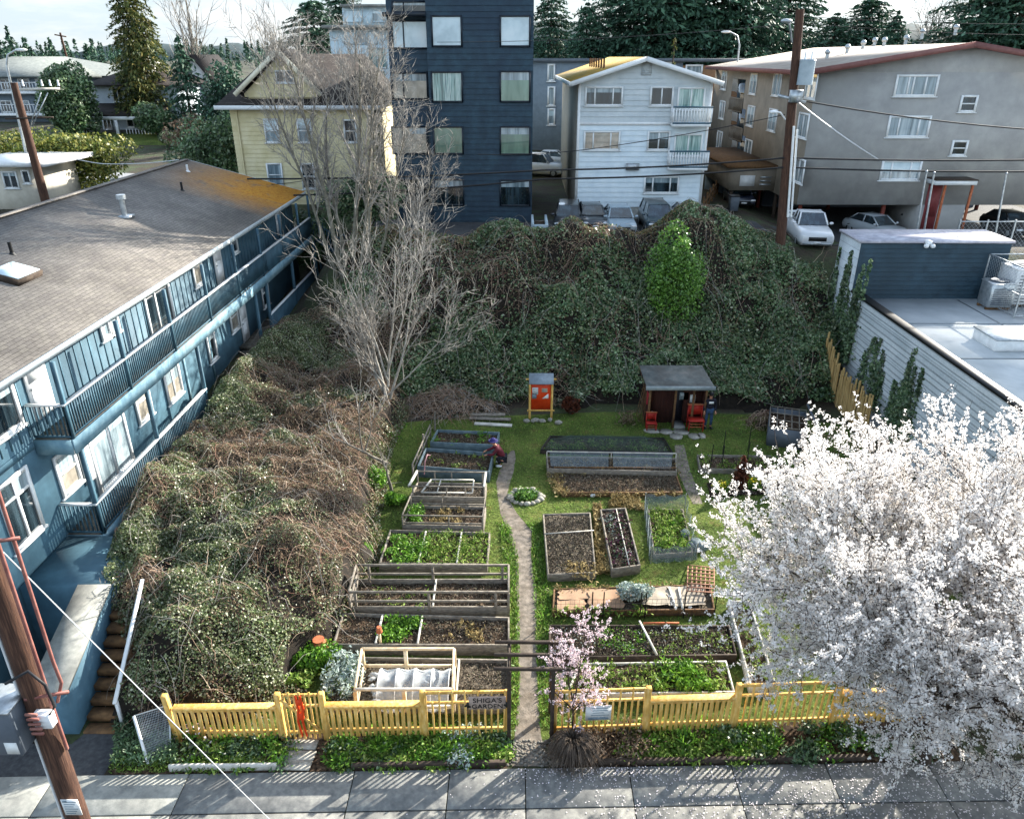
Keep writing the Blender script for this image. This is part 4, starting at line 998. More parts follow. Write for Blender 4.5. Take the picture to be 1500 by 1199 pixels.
for (bx0, by0, bx1, by1) in [(985, 157, 1041, 186), (980, 222, 1036, 250)]:
    p = gy(bx0, by1, WY - 1.0); q = gy(bx1, by1, WY - 1.0); f = MB(); f.box(p.x, q.x, WY - 1.0, WY - .03, p.z, p.z + .18); bal = f.build('balcony', M['white_trim'], wb)
    f = MB(); zt_ = gy(bx0, by0, WY - 1.0).z - p.z
    railing(f, (p.x, WY - .97, p.z + .14), (q.x, WY - .97, p.z + .14), zt_ - .14, .16, .06); railing(f, (p.x + .03, WY - .97, p.z + .14), (p.x + .03, WY - .06, p.z + .14), zt_ - .14, .16, .05); railing(f, (q.x - .03, WY - .97, p.z + .14), (q.x - .03, WY - .06, p.z + .14), zt_ - .14, .16, .05)
    r_ = f.build('railing', M['white'], bal); f = MB(); f.beam((p.x - .04, WY - .97, p.z + zt_), (q.x + .04, WY - .97, p.z + zt_), .09, .08); f.beam((p.x, WY - .97, p.z + .2), (q.x, WY - .97, p.z + .2), .07, .1); f.build('top_rail', blue_dark, r_)
p = gy(947, 101, WY); a = MB(); a.box(p.x - .3, p.x + .3, WY - .06, WY - .03, p.z - .35, p.z + .35)
for i in range(6): a.box(p.x - .28, p.x + .28, WY - .09, WY - .061, p.z - .3 + i * .11, p.z - .26 + i * .11)
a.build('gable_vent', wh_up, wb)
p = gy(926, 244, WY); a = MB(); a.box(p.x - .4, p.x + .4, WY - .2, WY - .03, p.z - .2, p.z + .2); a.build('wall_lamp', M['metal'], wb)

# ---------------------------------------------------------------- beige apartment block on the right
AY = 48.4
beige = mat('beige_grey_stucco', ['8b8a88', '969592', 'a09f9b'], 1.2, 6, .9, bmp=.15, bscale=30, big='94938f', bigscale=.25)
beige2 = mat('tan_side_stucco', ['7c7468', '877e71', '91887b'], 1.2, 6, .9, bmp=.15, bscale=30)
ab = thing('apartment_building', 'large beige grey apartment block with a shallow gable roof and carport below', 'building', (26, AY + 2, 4.7))
cx = gy(1197, 110, AY).x; px_ = gy(1420, 66, AY).x; zc_, zpk = gy(1197, 106, AY).z, gy(1420, 69, AY).z; zbt = gy(1300, 300, AY).z; w2 = 2 * (px_ - cx)
a = MB(); a.box(cx, cx + w2, AY, AY + 25, zbt, zc_); a.prism([(cx, AY, zc_), (cx + w2, AY, zc_), (px_, AY, zpk)], (0, 25, 0)); a.build('front_wall', beige, ab)
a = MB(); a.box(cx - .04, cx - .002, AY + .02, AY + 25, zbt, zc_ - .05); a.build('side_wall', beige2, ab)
a = MB()
rust = mat('rust_red_post', ['5e2a20', '6e3326'], 5, 4, .7)
for t in (.02, .33, .62, .98): 
    for y in (AY + .3, AY + 9): a = MB(); a.box(cx + w2 * t - .1, cx + w2 * t + .1, y - .1, y + .1, 4.2, zbt); a.build('carport_post', rust, ab)
a = MB(); a.box(cx + 1, cx + w2, AY + 10, AY + 10.3, 4.2, zbt - .002); a.build('carport_wall', M['grey_paint'], ab)
s = (zpk - zc_) / (px_ - cx); a = MB(); ov = .8
slab(a, (cx - ov, AY - .6, zc_ - ov * s + .22), (cx - ov, AY + 25.5, zc_ - ov * s + .22), (px_, AY + 25.5, zpk + .22), (px_, AY - .6, zpk + .22), .1)
slab(a, (px_ + .001, AY - .6, zpk + .22), (px_ + .001, AY + 25.5, zpk + .22), (cx + w2 + ov, AY + 25.5, zc_ - ov * s + .22), (cx + w2 + ov, AY - .6, zc_ - ov * s + .22), .1)
rf = a.build('roof', mat('white_membrane_roof', ['8f857b', '9f958b', 'ada398'], 1.5, 6, .85, big='8f8379', bigscale=.4), ab)
a = MB(); a.beam((cx - ov, AY - .63, zc_ - ov * s + .12), (px_, AY - .63, zpk + .12), .06, .32); a.beam((px_, AY - .632, zpk + .12), (cx + w2 + ov, AY - .632, zc_ - ov * s + .12), .06, .32); a.box(cx - ov - .06, cx - ov, AY - .6, AY + 25.5, zc_ - ov * s - .04, zc_ - ov * s + .24); a.build('fascia', mat('dark_red_fascia', ['6a4541', '78514c'], 4, 4, .6), rf)
def aroof(px, py):
    r = Vector(ray(px, py)); t = (zc_ - s * cx + .22 - CAM_H) / (r.z - s * r.x); return r * t + Vector((0, 0, CAM_H))
for i, (px, Y) in enumerate([(1212, 56), (1240, 58), (1262, 60), (1278, 61), (1292, 59), (1323, 57), (1345, 62), (1392, 60)]):
    X = gy(px, 80, Y).x; z = zc_ + s * (X - cx) + .2; a = MB(); a.tube([(X, Y, z - .1), (X, Y, z + .3)], .12, 8); a.ball((X, Y, z + .42), .2, .2, .18, 10, 6); a.build('roof_vent', M['metal'], rf)
for b, pn, vm, hm in [((1312, 111, 1372, 140), 'glass_blind', (.3, .42, .72), ()), ((1301, 171, 1360, 200), 'glass_blind', (.25, .75), ()), ((1291, 236, 1347, 263), 'glass_blind', (.25, .75), ()), ((1407, 141, 1429, 163), 'glass_dark', (), (.5,)), ((1394, 207, 1415, 227), 'glass_dark', (), (.5,))]:
    win_y(ab, *b, AY, M[pn], vm=vm, hm=hm, off=.005, fw=.12)
def aw(px, py, w, h, pn, vm=(.5,)):
    p = gx(px, py, cx); win_x(ab, p.y, p.z, w, h, cx - .04, (-1, 0, 0), M[pn], vm=vm, fw=.1, off=.005)
for px, py in [(1190, 126), (1140, 124), (1105, 123), (1062, 118), (1178, 184), (1133, 176), (1101, 170), (1059, 161), (1172, 250), (1097, 219), (1055, 205)]: aw(px, py, 1.7, 1.35, 'glass_blind')
for py in (140, 182, 220):
    p = gx(1081, py, cx); a = MB(); a.box(cx - .06, cx - .042, p.y - 1.9, p.y + 1.9, p.z - 1.25, p.z + 1.2); o = a.build('dark_opening_panel', M['glass_dark'], ab)  # flat dark panel on the closed wall stands in for a shaded opening
    a = MB(); railing(a, (cx - .12, p.y - 1.9, p.z - 1.25), (cx - .12, p.y + 1.9, p.z - 1.25), 1.05, .3, .06); a.beam((cx - .12, p.y - 1.9, p.z - .2), (cx - .12, p.y + 1.9, p.z - .2), .08, .08); a.build('railing', beige2, o)
# entrance with canopy
p = gy(1400, 268, AY - 1.2); a = MB(); a.box(p.x - 1.25, p.x + 1.25, AY - 1.3, AY - .004, p.z - .12, p.z + .14); cn = a.build('canopy', M['white_trim'], ab)
a = MB(); a.box(p.x - 1.28, p.x + 1.28, AY - 1.33, AY - .004, p.z + .142, p.z + .2); a.build('canopy_roof', M['wood_dark'], cn)
for dx in (-.55, 1.1): a = MB(); a.box(p.x + dx - .06, p.x + dx + .06, AY - 1.2, AY - 1.08, 4.5, p.z - .122); a.build('post', M['terracotta'], cn)
a = MB(); a.box(p.x - .95, p.x - .1, AY - .06, AY - .003, 4.7, p.z - .2); a.box(p.x - .85, p.x - .2, AY - .075, AY - .06, 5.9, p.z - .4); a.build('door', mat('dull_red_door', ['6d2f30', '7d3a3a'], 4, 4, .6), ab)
a = MB(); a.box(p.x - 1.3, p.x + 1.6, AY - .05, AY + 5, 4.2, zbt); a.build('lobby_wall', beige, ab)
# low annex with brown roof by the pole
an = thing('carport', 'low tan carport annex with brown roof between the white building and the beige block', 'carport', (gy(1090, 270, 55).x, 55, 5))
pa, pb2 = gy(1072, 246, 53), gy(1145, 279, 53); a = MB(); a.box(pa.x, cx - .06, 53, 64, pb2.z, pa.z); a.build('parapet', beige2, an)
a = MB(); a.box(pa.x - .3, cx - .06, 52.8, 64.2, pa.z + .002, pa.z + .18); a.build('roof', M['wood_brown'], an)
for dx in (.1, 3.2): a = MB(); a.box(pa.x + dx, pa.x + dx + .2, 53.1, 53.3, 4.4, pb2.z); a.build('post', M['wood_dark'], an)
a = MB(); a.box(pa.x, cx - .06, 60, 60.2, 4.4, pb2.z - .01); a.build('back_wall', mat('pale_blue_wall', ['77868f', '8a98a0'], 3, 4, .8), an)
p = gy(1095, 265, 52.9); a = MB(); a.box(p.x - .5, p.x + .5, 52.94, 52.99, p.z - .35, p.z + .35); a.build('wall_sign', M['white'], an)
a = MB(); 
for i in range(3): a.box(p.x + .85, p.x + 1.6, 52.94, 52.99, p.z - .3 + .24 * i, p.z - .2 + .24 * i)
a.build('vent', M['metal'], an)
# wooden side fence between white building and carport
wf = MB(); 
for i in range(2): wf.beam((gy(1030, 300, 49).x, 49, 6.0 + .5 * i), (gy(1052, 270, 58).x, 58, 6.2 + .5 * i), .05, .1)
for i in range(6): t = i / 5; X = gy(1030, 300, 49).x * (1 - t) + gy(1052, 270, 58).x * t; wf.box(X - .05, X + .05, 49 + 9 * t - .05, 49.05 + 9 * t, 4.6, 7)
wf.build('rail_fence', M['wood_brown'], None, 'brown rail fence running back along the right wall of the white building', 'fence')

# ---------------------------------------------------------------- commercial building right of the garden
CXW = 16.0; CZ = 4.87; CY0, CY1 = 12.5, 37.6
cb = thing('commercial_building', 'low building with white painted block wall and flat white roof beside the garden', 'building', (26, 24, 0))
blockw = brickmat('white_painted_blocks', ['c8cdcf', 'd3d7d8'], 'acb3b6', .4, .2, .012, (R(90), 0, R(90)), bmp=.5, noise_amt=.2)
a = MB(); a.box(CXW, 44, CY0, 35.2, -1, 4.4); a.box(CXW, CXW + .25, CY0, 35.2, 4.4, CZ - .06); siding(a, (CXW, CY0, 0), UY, (-1, 0, 0), 0, CZ - .07, .24, lambda z: (0, 35.2 - CY0), 0, .03); a.build('block_wall', blockw, cb)
a = MB(); a.box(CXW - .06, CXW + .34, CY0, 35.195, CZ - .06, CZ + .05); a.build('parapet_cap', M['black'], cb)
roofw = mat('white_flat_roof', ['b2b8ba', 'c0c5c7', 'ccd0d1'], .9, 6, .75, bmp=.1, big='a2a9ac', bigscale=.25)
a = MB(); a.box(CXW + .252, 44, CY0, 35.195, 4.4, 4.5); a.build('flat_roof', roofw, cb)
a = MB()
for y in (17.5, 22.3, 27.2, 31.4): a.box(CXW + .5, 43, y - .06, y + .06, 4.5, 4.507)
for x in (21, 27, 33): a.box(x - .05, x + .05, 13, 35, 4.5, 4.504)
a.build('roof_seam', mat('roof_seam', ['6f777b', '838a8d'], 3, 4, .7), cb)
zt_ = gy(1350, 352, 35.2).z; xr = gy(1484, 352, 35.2).x
a = MB(); a.box(CXW, xr, 35.2, 37.6, -1, zt_ - .12); siding(a, (CXW, 35.2, 4.5), UX, FRONT, 4.5, zt_ - .12, .22, lambda z: (0.0, xr - CXW), 0, .04); rb = a.build('rear_block', mat('slate_blue_siding', ['21343f', '283d49', '2f4653'], 2, 4, .6, big='1e303a', bigscale=.5), cb)
a = MB(); a.box(CXW - .012, CXW - .002, 35.2, 37.6, -1, zt_ - .12); a.build('side_wall', blockw, cb)
a = MB(); a.box(CXW - .08, xr + .08, 35.1, 37.7, zt_ - .118, zt_); a.build('block_roof', mat('weathered_pale_roof', ['9a9aa4', 'b4b2bb', 'c6c4ca'], 3, 6, .7, big='8a8690', bigscale=1), cb)
p = gy(1358, 358, 35.1); a = MB(); a.box(p.x - .12, p.x + .12, 34.9, 35.17, p.z - .02, p.z + .2); a.ball((p.x - .15, 34.85, p.z - .02), .12, .12, .1, 8, 5); a.ball((p.x + .15, 34.85, p.z - .02), .12, .12, .1, 8, 5); a.build('floodlight', M['white'], cb)
# roof equipment
def hvac(name, label, x, y, w, d, h, group=None):
    t = thing(name, label, 'air conditioner', (x, y, 4.5), group); a = MB(); a.box(x - w / 2, x + w / 2, y - d / 2, y + d / 2, 4.62, 4.5 + h); a.box(x - w / 2 - .03, x + w / 2 + .03, y - d / 2 - .03, y + d / 2 + .03, 4.5 + h, 4.54 + h)
    a.build('cabinet', M['metal'] if w < 1.3 else M['white'], t, bevel=.02)
    a = MB()
    for i in range(9): a.box(x - w * .4, x + w * .4, y - d / 2 - .02, y - d / 2 - .002, 4.75 + i * (h - .4) / 9, 4.79 + i * (h - .4) / 9)
    a.build('grille', M['grey_paint'], t); a = MB(); a.tube([(x, y, 4.54 + h), (x, y, 4.62 + h)], [w * .36, w * .36], 14); a.build('fan_guard', M['grey_paint'], t)
    a = MB()
    for s1 in (-1, 1): a.box(x - w / 2, x + w / 2, y + s1 * d * .35 - .05, y + s1 * d * .35 + .05, 4.5, 4.62)
    a.build('rail', M['wood_brown'], t); return t
hv = gz(1487, 440, 4.6); hvac('roof_air_conditioner', 'largest white rooftop air conditioner inside the wire cage', hv.x + .2, hv.y, 1.9, 1.5, 1.75)
hv2 = gz(1455, 447, 4.6); hvac('roof_air_conditioner', 'smaller grey rooftop unit left of the big one inside the wire cage', hv2.x, hv2.y, 1.1, .9, 1.2)
hv3 = gz(1478, 500, 4.6); t = thing('roof_hatch', 'low white box on the sunny part of the flat roof', 'roof hatch', (hv3.x, hv3.y, 4.5)); a = MB(); a.box(hv3.x - 1.1, hv3.x + 1.3, hv3.y - .9, hv3.y + .7, 4.5, 4.95); a.build('curb', M['white'], t, bevel=.03); a = MB(); a.box(hv3.x - 1.15, hv3.x + 1.35, hv3.y - .95, hv3.y + .75, 4.952, 5.02); a.build('lid', M['metal'], t, bevel=.02)
# wire cage
c0, c1 = gz(1431, 438, 4.5), gz(1431, 470, 4.5); cg = thing('wire_cage', 'chain link cage round the rooftop units', 'cage', (c0.x + 2, c1.y, 4.5)); a = MB()
X0, Y0, Y1, H_ = c0.x, c1.y + .4, c0.y - .1, 2.2
for x in (X0, X0 + 2, X0 + 4, X0 + 6):
    for y in (Y0, Y1): a.tube([(x, y, 4.5), (x, y, 4.5 + H_)], .035, 6)
    a.tube([(x, Y0, 4.5 + H_), (x, Y1, 4.5 + H_)], .03, 6)
for y in (Y0, Y1):
    for z in (4.6, 5.55, 4.5 + H_): a.tube([(X0, y, z), (X0 + 6, y, z)], .03, 6)
for z in (4.6, 5.55): a.tube([(X0, Y0, z), (X0, Y1, z)], .03, 6)
a.build('frame', M['metal'], cg)
def chain(mb, p, q, h, pitch=.16, r=.004, z0=.1):
    p = Vector(p); q = Vector(q); Ln = (q - p).length; d = (q - p) / Ln; n = int(Ln / pitch); P = []
    k = h / pitch
    for i in range(-int(k) - 1, n + 1):
        for sgn in (1, -1):
            s0 = i * pitch if sgn > 0 else (i + k) * pitch; s1 = s0 + sgn * h; t0, t1 = 0, 1
            lo, hi = min(s0, s1), max(s0, s1)
            if hi < 0 or lo > Ln: continue
            def cl(v): return max(0, min(1, v))
            ta, tb = (cl((0 - s0) / (s1 - s0)), cl((Ln - s0) / (s1 - s0))); ta, tb = min(ta, tb), max(ta, tb)
            if tb - ta < .02: continue
            a0 = p + d * (s0 + (s1 - s0) * ta) + UZ * (z0 + h * ta); a1 = p + d * (s0 + (s1 - s0) * tb) + UZ * (z0 + h * tb)
            P.append(([a0, a1], [r, r]))
    mb.addnp(*tubes_np(P, 3))
a = MB(); chain(a, (X0, Y0, 4.5), (X0 + 6, Y0, 4.5), H_ - .1, .2, .005); chain(a, (X0, Y1, 4.5), (X0, Y0, 4.5), H_ - .1, .2, .005); a.build('mesh', M['metal'], cg)
# tall chain link fence behind the rear block
fx = thing('chain_link_fence', 'tall galvanised chain link fence behind the low building', 'fence', (gy(1445, 340, 38.6).x, 38.6, 5.2)); a = MB(); P0 = gy(1400, 350, 38.6).x
for i in range(7): a.tube([(P0 + 1.4 * i, 38.6, 4.6), (P0 + 1.4 * i, 38.6, 7.6)], .045, 6)
for z in (5.2, 7.5): a.tube([(P0, 38.6, z), (P0 + 9, 38.6, z)], .03, 6)
a.build('posts', M['metal'], fx); a = MB(); chain(a, (P0, 38.6, 5.0), (P0 + 9, 38.6, 5.0), 2.4, .22, .006); a.build('mesh', M['metal'], fx)

# ---------------------------------------------------------------- cream house
KY = 53.0
cream = mat('cream_siding', ['bfb389', 'cabe97', 'd2c7a3'], 1.5, 5, .75); dkroof = brickmat('dark_brown_shingles', ['35302e', '443e3b'], '221f1e', .5, .22, .012, (0, 0, 0), bmp=.4)
kh = thing('cream_house', 'cream coloured wooden house with dark roof and front gable behind the tall bare tree', 'house', (gy(440, 260, KY).x, KY + 3, 5.9))
x0, x1 = gy(342, 200, KY).x, gy(548, 200, KY).x; z0, ze = 5.0, gy(430, 157, KY).z; w = x1 - x0
a = MB(); a.box(x0, x1, KY, KY + 10, z0, ze - .01); siding(a, (x0, KY, 5.8), UX, FRONT, 5.8, ze, .28, lambda z: (0, w), 0, .04)
a.build('wall', cream, kh)
zm = gy(430, 122, KY).z + .25; zr = gy(430, 79, KY + 5).z; ov = .7
a = MB(); slab(a, (x0 - ov, KY - ov, ze + .12), (x1 + ov, KY - ov, ze + .12), (x1 - 1.2, KY + 5, zr), (x0 + 1.8, KY + 5, zr), .14)
slab(a, (x0 + 1.8, KY + 5.001, zr), (x1 - 1.2, KY + 5.001, zr), (x1 + ov, KY + 10 + ov, ze + .12), (x0 - ov, KY + 10 + ov, ze + .12), .14)
a.add([(x0 - ov, KY - ov, ze + .12), (x0 + 1.8, KY + 5, zr), (x0 - ov, KY + 10 + ov, ze + .12)], [(0, 1, 2)]); a.add([(x1 + ov, KY - ov, ze + .12), (x1 + ov, KY + 10 + ov, ze + .12), (x1 - 1.2, KY + 5, zr)], [(0, 1, 2)])
rf = a.build('roof', dkroof, kh)
a = MB(); a.box(x0 - ov - .04, x1 + ov + .04, KY - ov - .06, KY - ov - .002, ze - .12, ze + .13); a.build('gutter', M['white_trim'], rf)
gxa, gzl, gzr_, gzp = gy(410, 75, KY).x, gy(355, 130, KY).x, gy(465, 130, KY).x, gy(410, 77, KY).z; gb = gy(410, 130, KY).z
a = MB(); a.prism([(gzl + .3, KY - .05, gb - .6), (gzr_ - .3, KY - .05, gb - .6), (gxa, KY - .05, gzp)], (0, 4, 0)); siding(a, (gzl, KY - .05, gb - .5), UX, FRONT, gb - .5, gzp - .05, .2, lambda z: ((gxa - gzl) * max(0, (z - gb + .3) / (gzp - gb + .3)) + .1, (gzr_ - gzl) - (gzr_ - gxa) * max(0, (z - gb + .3) / (gzp - gb + .3)) - .1), 0, .02); gw = a.build('gable_wall', cream, kh)
a = MB(); slab(a, (gzl - .35, KY - .6, gb - .25), (gzl - .35, KY + 4, gb - .25), (gxa, KY + 4, gzp + .22), (gxa, KY - .6, gzp + .22), .1); slab(a, (gxa + .001, KY - .6, gzp + .22), (gxa + .001, KY + 4, gzp + .22), (gzr_ + .35, KY + 4, gb - .25), (gzr_ + .35, KY - .6, gb - .25), .1); a.build('gable_roof', dkroof, kh)
a = MB(); a.beam((gzl - .35, KY - .63, gb - .36), (gxa, KY - .63, gzp + .1), .06, .28); a.beam((gxa, KY - .632, gzp + .1), (gzr_ + .35, KY - .632, gb - .36), .06, .28); a.build('bargeboard', mat('cream_trim', ['cfc7ae', 'dcd5bf'], 4, 4, .6), kh)
win_y(kh, 405, 104, 430, 121, KY - .05, M['glass_dark'], vm=(.5,), off=.03, fw=.09)
for b, pn in [((389, 175, 408, 208), 'glass_blind'), ((437, 175, 456, 208), 'glass_blind'), ((393, 240, 414, 272), 'glass_blind'), ((443, 240, 461, 276), 'glass_dark'), ((505, 176, 522, 208), 'glass_dark')]: win_y(kh, *b, KY, M[pn], hm=(.5,), off=.042, fw=.1)
p = gy(352, 200, KY); a = MB(); a.tube([(p.x, KY - .08, ze), (p.x, KY - .08, 5.2)], .05, 6); a.build('downpipe', cream, kh)
# pale modern tower
PY = 64.0; pt = thing('glass_tower', 'pale blue white modern tower with glass strip left of the navy tower', 'building', (gy(530, 200, PY).x, PY + 2, 6)); pw = mat('pale_panel', ['a9bcc4', 'b9cad0', 'c6d3d7'], 1.5, 4, .5)
x0, x1 = gy(487, 100, PY).x, gy(600, 100, PY).x; a = MB(); a.box(x0, x1, PY, PY + 10, 5, gy(530, 44, PY).z); a.box(gy(500, 30, PY).x, x1, PY + .6, PY + 10, gy(530, 44, PY).z, gy(530, 10, PY).z); a.build('wall', pw, pt)
z = gy(530, 42, PY).z; a = MB(); a.box(x0 - .4, x1, PY - .6, PY + 8, z, z + .22); a.box(gy(497, 8, PY).x, x1, PY + .2, PY + 9, gy(530, 10, PY).z + .002, gy(530, 6, PY).z); a.build('roof_slab', M['concrete'], pt)
for b, pn in [((504, 46, 519, 64), 'glass_sky'), ((523, 46, 535, 64), 'glass_blind'), ((539, 46, 552, 64), 'glass_sky'), ((505, 15, 530, 32), 'glass_sky'), ((545, 15, 565, 32), 'glass_blind'), ((540, 70, 566, 100), 'glass_curtain'), ((540, 104, 566, 134), 'glass_curtain'), ((540, 138, 566, 168), 'glass_curtain'), ((540, 172, 566, 200), 'glass_sky'), ((500, 80, 525, 105), 'glass_blind'), ((500, 120, 525, 145), 'glass_blind')]:
    win_y(pt, *b, PY + (.6 if b[1] < 40 else 0), M[pn], pw, off=.01, fw=.1, sill=False, vm=(.5,) if b[2] - b[0] > 20 else ())
# grey flat roofed building far behind
GY_ = 77.0; gb_ = thing('grey_building', 'long flat roofed blue grey building behind the white building', 'building', (gy(900, 150, GY_).x, GY_ + 3, 7)); x0, x1 = gy(770, 100, GY_).x, gy(1000, 100, GY_).x; x2 = gy(1110, 100, GY_).x; zt_ = gy(900, 91, GY_).z
a = MB(); a.box(x0, x1, GY_, GY_ + 9, 5, zt_); a.build('wall', mat('blue_grey_wall', ['66727c', '74808a'], 2, 4, .8), gb_)
a = MB(); a.box(x1 + .002, x2, GY_, GY_ + 9, 5, zt_ - .3); a.build('wood_wall', mat('cedar_cladding', ['7c5c40', '8d6a4b'], 3, 4, .8), gb_)
a = MB(); a.box(x0 - .3, x2 + .3, GY_ - .3, GY_ + 9.2, zt_ + .002, zt_ + .3); a.build('roof', M['grey_paint'], gb_)
for b in [(803, 95, 812, 118), (803, 128, 812, 154), (1005, 96, 1028, 108), (803, 160, 812, 182)]: win_y(gb_, *b, GY_, M['glass_blind'], off=.01, fw=.15)
# grey apartments at the far left
FY = 96.0; fa = thing('apartment_building', 'grey hip roofed apartments with white balconies at the far left', 'building', (gy(60, 200, FY).x, FY + 4, 7.8)); x0, x1 = gy(-60, 150, FY).x, gy(145, 150, FY).x; zt_ = gy(60, 111, FY).z; zr = gy(60, 83, FY + 6).z
a = MB(); a.box(x0, x1, FY, FY + 14, 6, zt_); a.build('wall', mat('blue_grey_siding', ['5d6a75', '6c7984'], 2, 4, .8), fa)
a = MB(); slab(a, (x0 - 1, FY - 1, zt_), (x1 + 1.5, FY - 1, zt_), (x1 - 6, FY + 6, zr), (x0 + 4, FY + 6, zr), .2); slab(a, (x0 + 4, FY + 6.001, zr), (x1 - 6, FY + 6.001, zr), (x1 + 1.5, FY + 15, zt_), (x0 - 1, FY + 15, zt_), .2); a.add([(x1 + 1.5, FY - 1, zt_), (x1 + 1.5, FY + 15, zt_), (x1 - 6, FY + 6, zr)], [(0, 1, 2)]); a.build('roof', mat('grey_green_roof', ['5c615f', '6b706d', '797d79'], 3, 5, .85), fa)
for py in (128, 160, 192):
    p0, p1 = gy(-40, py + 8, FY - 1.2), gy(86, py + 8, FY - 1.2); a = MB(); a.box(p0.x, p1.x, FY - 1.2, FY - .01, p0.z - .15, p0.z + .1); bal = a.build('balcony', M['white'], fa); a = MB(); railing(a, (p0.x, FY - 1.15, p0.z), (p1.x, FY - 1.15, p0.z), 1.1, .35, .06); a.beam((p0.x, FY - 1.15, p0.z + 1.1), (p1.x, FY - 1.15, p0.z + 1.1), .08, .08); a.build('railing', M['white'], bal)
    for px in (-20, 10, 36, 62): win_y(fa, px - 8, py - 12, px + 8, py + 4, FY, M['glass_dark'], off=.01, fw=.14, vm=(.5,))
# white porch house
QY = 88.0; ph_ = thing('porch_house', 'white two storey house with dark hip roof and columned porch on the left', 'house', (gy(175, 200, QY).x, QY + 3, 8)); x0, x1 = gy(143, 150, QY).x, gy(262, 150, QY).x; zt_ = gy(170, 124, QY).z; zr = gy(170, 92, QY + 4).z; zp = gy(170, 160, QY).z; zb_ = gy(170, 200, QY).z
a = MB(); a.box(x0, x1, QY, QY + 9, 6.5, zt_); siding(a, (x0, QY, 8), UX, FRONT, 8, zt_, .25, lambda z: (0, x1 - x0)); a.build('wall', mat('white_blue_siding', ['a8b3bd', 'b9c3cb'], 2, 4, .7), ph_)
a = MB(); slab(a, (x0 - .8, QY - .8, zt_), (x1 + .8, QY - .8, zt_), (x1 - 4, QY + 4.5, zr), (x0 + 4, QY + 4.5, zr), .15); a.add([(x0 - .8, QY - .8, zt_), (x0 + 4, QY + 4.5, zr), (x0 - .8, QY + 9.8, zt_)], [(0, 1, 2)]); a.add([(x1 + .8, QY - .8, zt_), (x1 + .8, QY + 9.8, zt_), (x1 - 4, QY + 4.5, zr)], [(0, 1, 2)]); a.add([(x0 - .8, QY + 9.8, zt_), (x0 + 4, QY + 4.5, zr), (x1 - 4, QY + 4.5, zr), (x1 + .8, QY + 9.8, zt_)], [(0, 1, 2, 3)]); rf = a.build('roof', dkroof, ph_)
a = MB(); p = gy(190, 115, QY + 1.2); a.box(p.x - .1, p.x + 2.4, QY + .6, QY + 3, p.z - .6, p.z + 1.5); a.prism([(p.x - .5, QY + .4, p.z + 1.5), (p.x + 2.8, QY + .4, p.z + 1.5), (p.x + 1.15, QY + .4, p.z + 2.5)], (0, 3, 0)); a.build('dormer', M['white'], rf)
a = MB(); slab(a, (x0 - .5, QY - 3, zp - .4), (x1 - 1, QY - 3, zp - .4), (x1 - 1, QY - .01, zp + .6), (x0 - .5, QY - .01, zp + .6), .15); pr = a.build('porch_roof', dkroof, ph_)
a = MB(); a.box(x0 - .5, x1 - 1, QY - 3, QY - 2.9, zp - .9, zp - .55); a.build('porch_beam', M['white'], pr)
for t in (0, .42, .98): X = x0 - .3 + (x1 - x0 - 1) * t; a = MB(); a.box(X - .15, X + .15, QY - 3, QY - 2.7, zb_, zp - .9); a.build('column', M['white'], pr)
a = MB(); a.box(x0 - .5, x1 - 1, QY - 3, QY - .01, 7.2, zb_ + .1); railing(a, (x0 + 4, QY - 2.95, zb_ + .1), (x1 - 1, QY - 2.95, zb_ + .1), 1, .3, .06); a.build('porch_floor', M['white'], ph_)
for i in range(5): a = MB(); a.box(x0 + .5, x0 + 3, QY - 3.4 - .35 * i, QY - 3.02 - .35 * i, 7, zb_ - .15 - .2 * i); a.build('porch_step', M['grey_paint'], ph_)
for b in [(166, 129, 180, 149), (186, 168, 205, 186), (152, 168, 163, 190)]: win_y(ph_, *b, QY, M['glass_dark'], off=.03, fw=.14, vm=(.5,))
overlay('front_lawn', [(x0 - 4, QY - 9), (x1 + 3, QY - 9), (x1 + 3, QY - 2), (x0 - 4, QY - 2)], ml, .01, 2)
# little pale house behind the spruce
VY = 96.0; vh = thing('white_house', 'pale house with steep gable seen between the spruce and the cream house', 'house', (gy(298, 190, VY).x, VY + 2, 8)); x0, x1 = gy(262, 150, VY).x, gy(322, 150, VY).x; zt_ = gy(290, 130, VY).z; zr = gy(290, 84, VY).z
a = MB(); a.box(x0, x1, VY, VY + 8, 6.5, zt_); a.prism([(x0, VY, zt_), (x1, VY, zt_), ((x0 + x1) / 2, VY, zr)], (0, 8, 0)); a.build('wall', M['white'], vh)
a = MB(); xm = (x0 + x1) / 2; slab(a, (x0 - .5, VY - .5, zt_ - .3), (x0 - .5, VY + 8.5, zt_ - .3), (xm, VY + 8.5, zr + .3), (xm, VY - .5, zr + .3), .15); slab(a, (xm + .001, VY - .5, zr + .3), (xm + .001, VY + 8.5, zr + .3), (x1 + .5, VY + 8.5, zt_ - .3), (x1 + .5, VY - .5, zt_ - .3), .15); a.build('roof', dkroof, vh)
win_y(vh, 300, 140, 312, 165, VY, M['glass_dark'], off=.01, fw=.14)
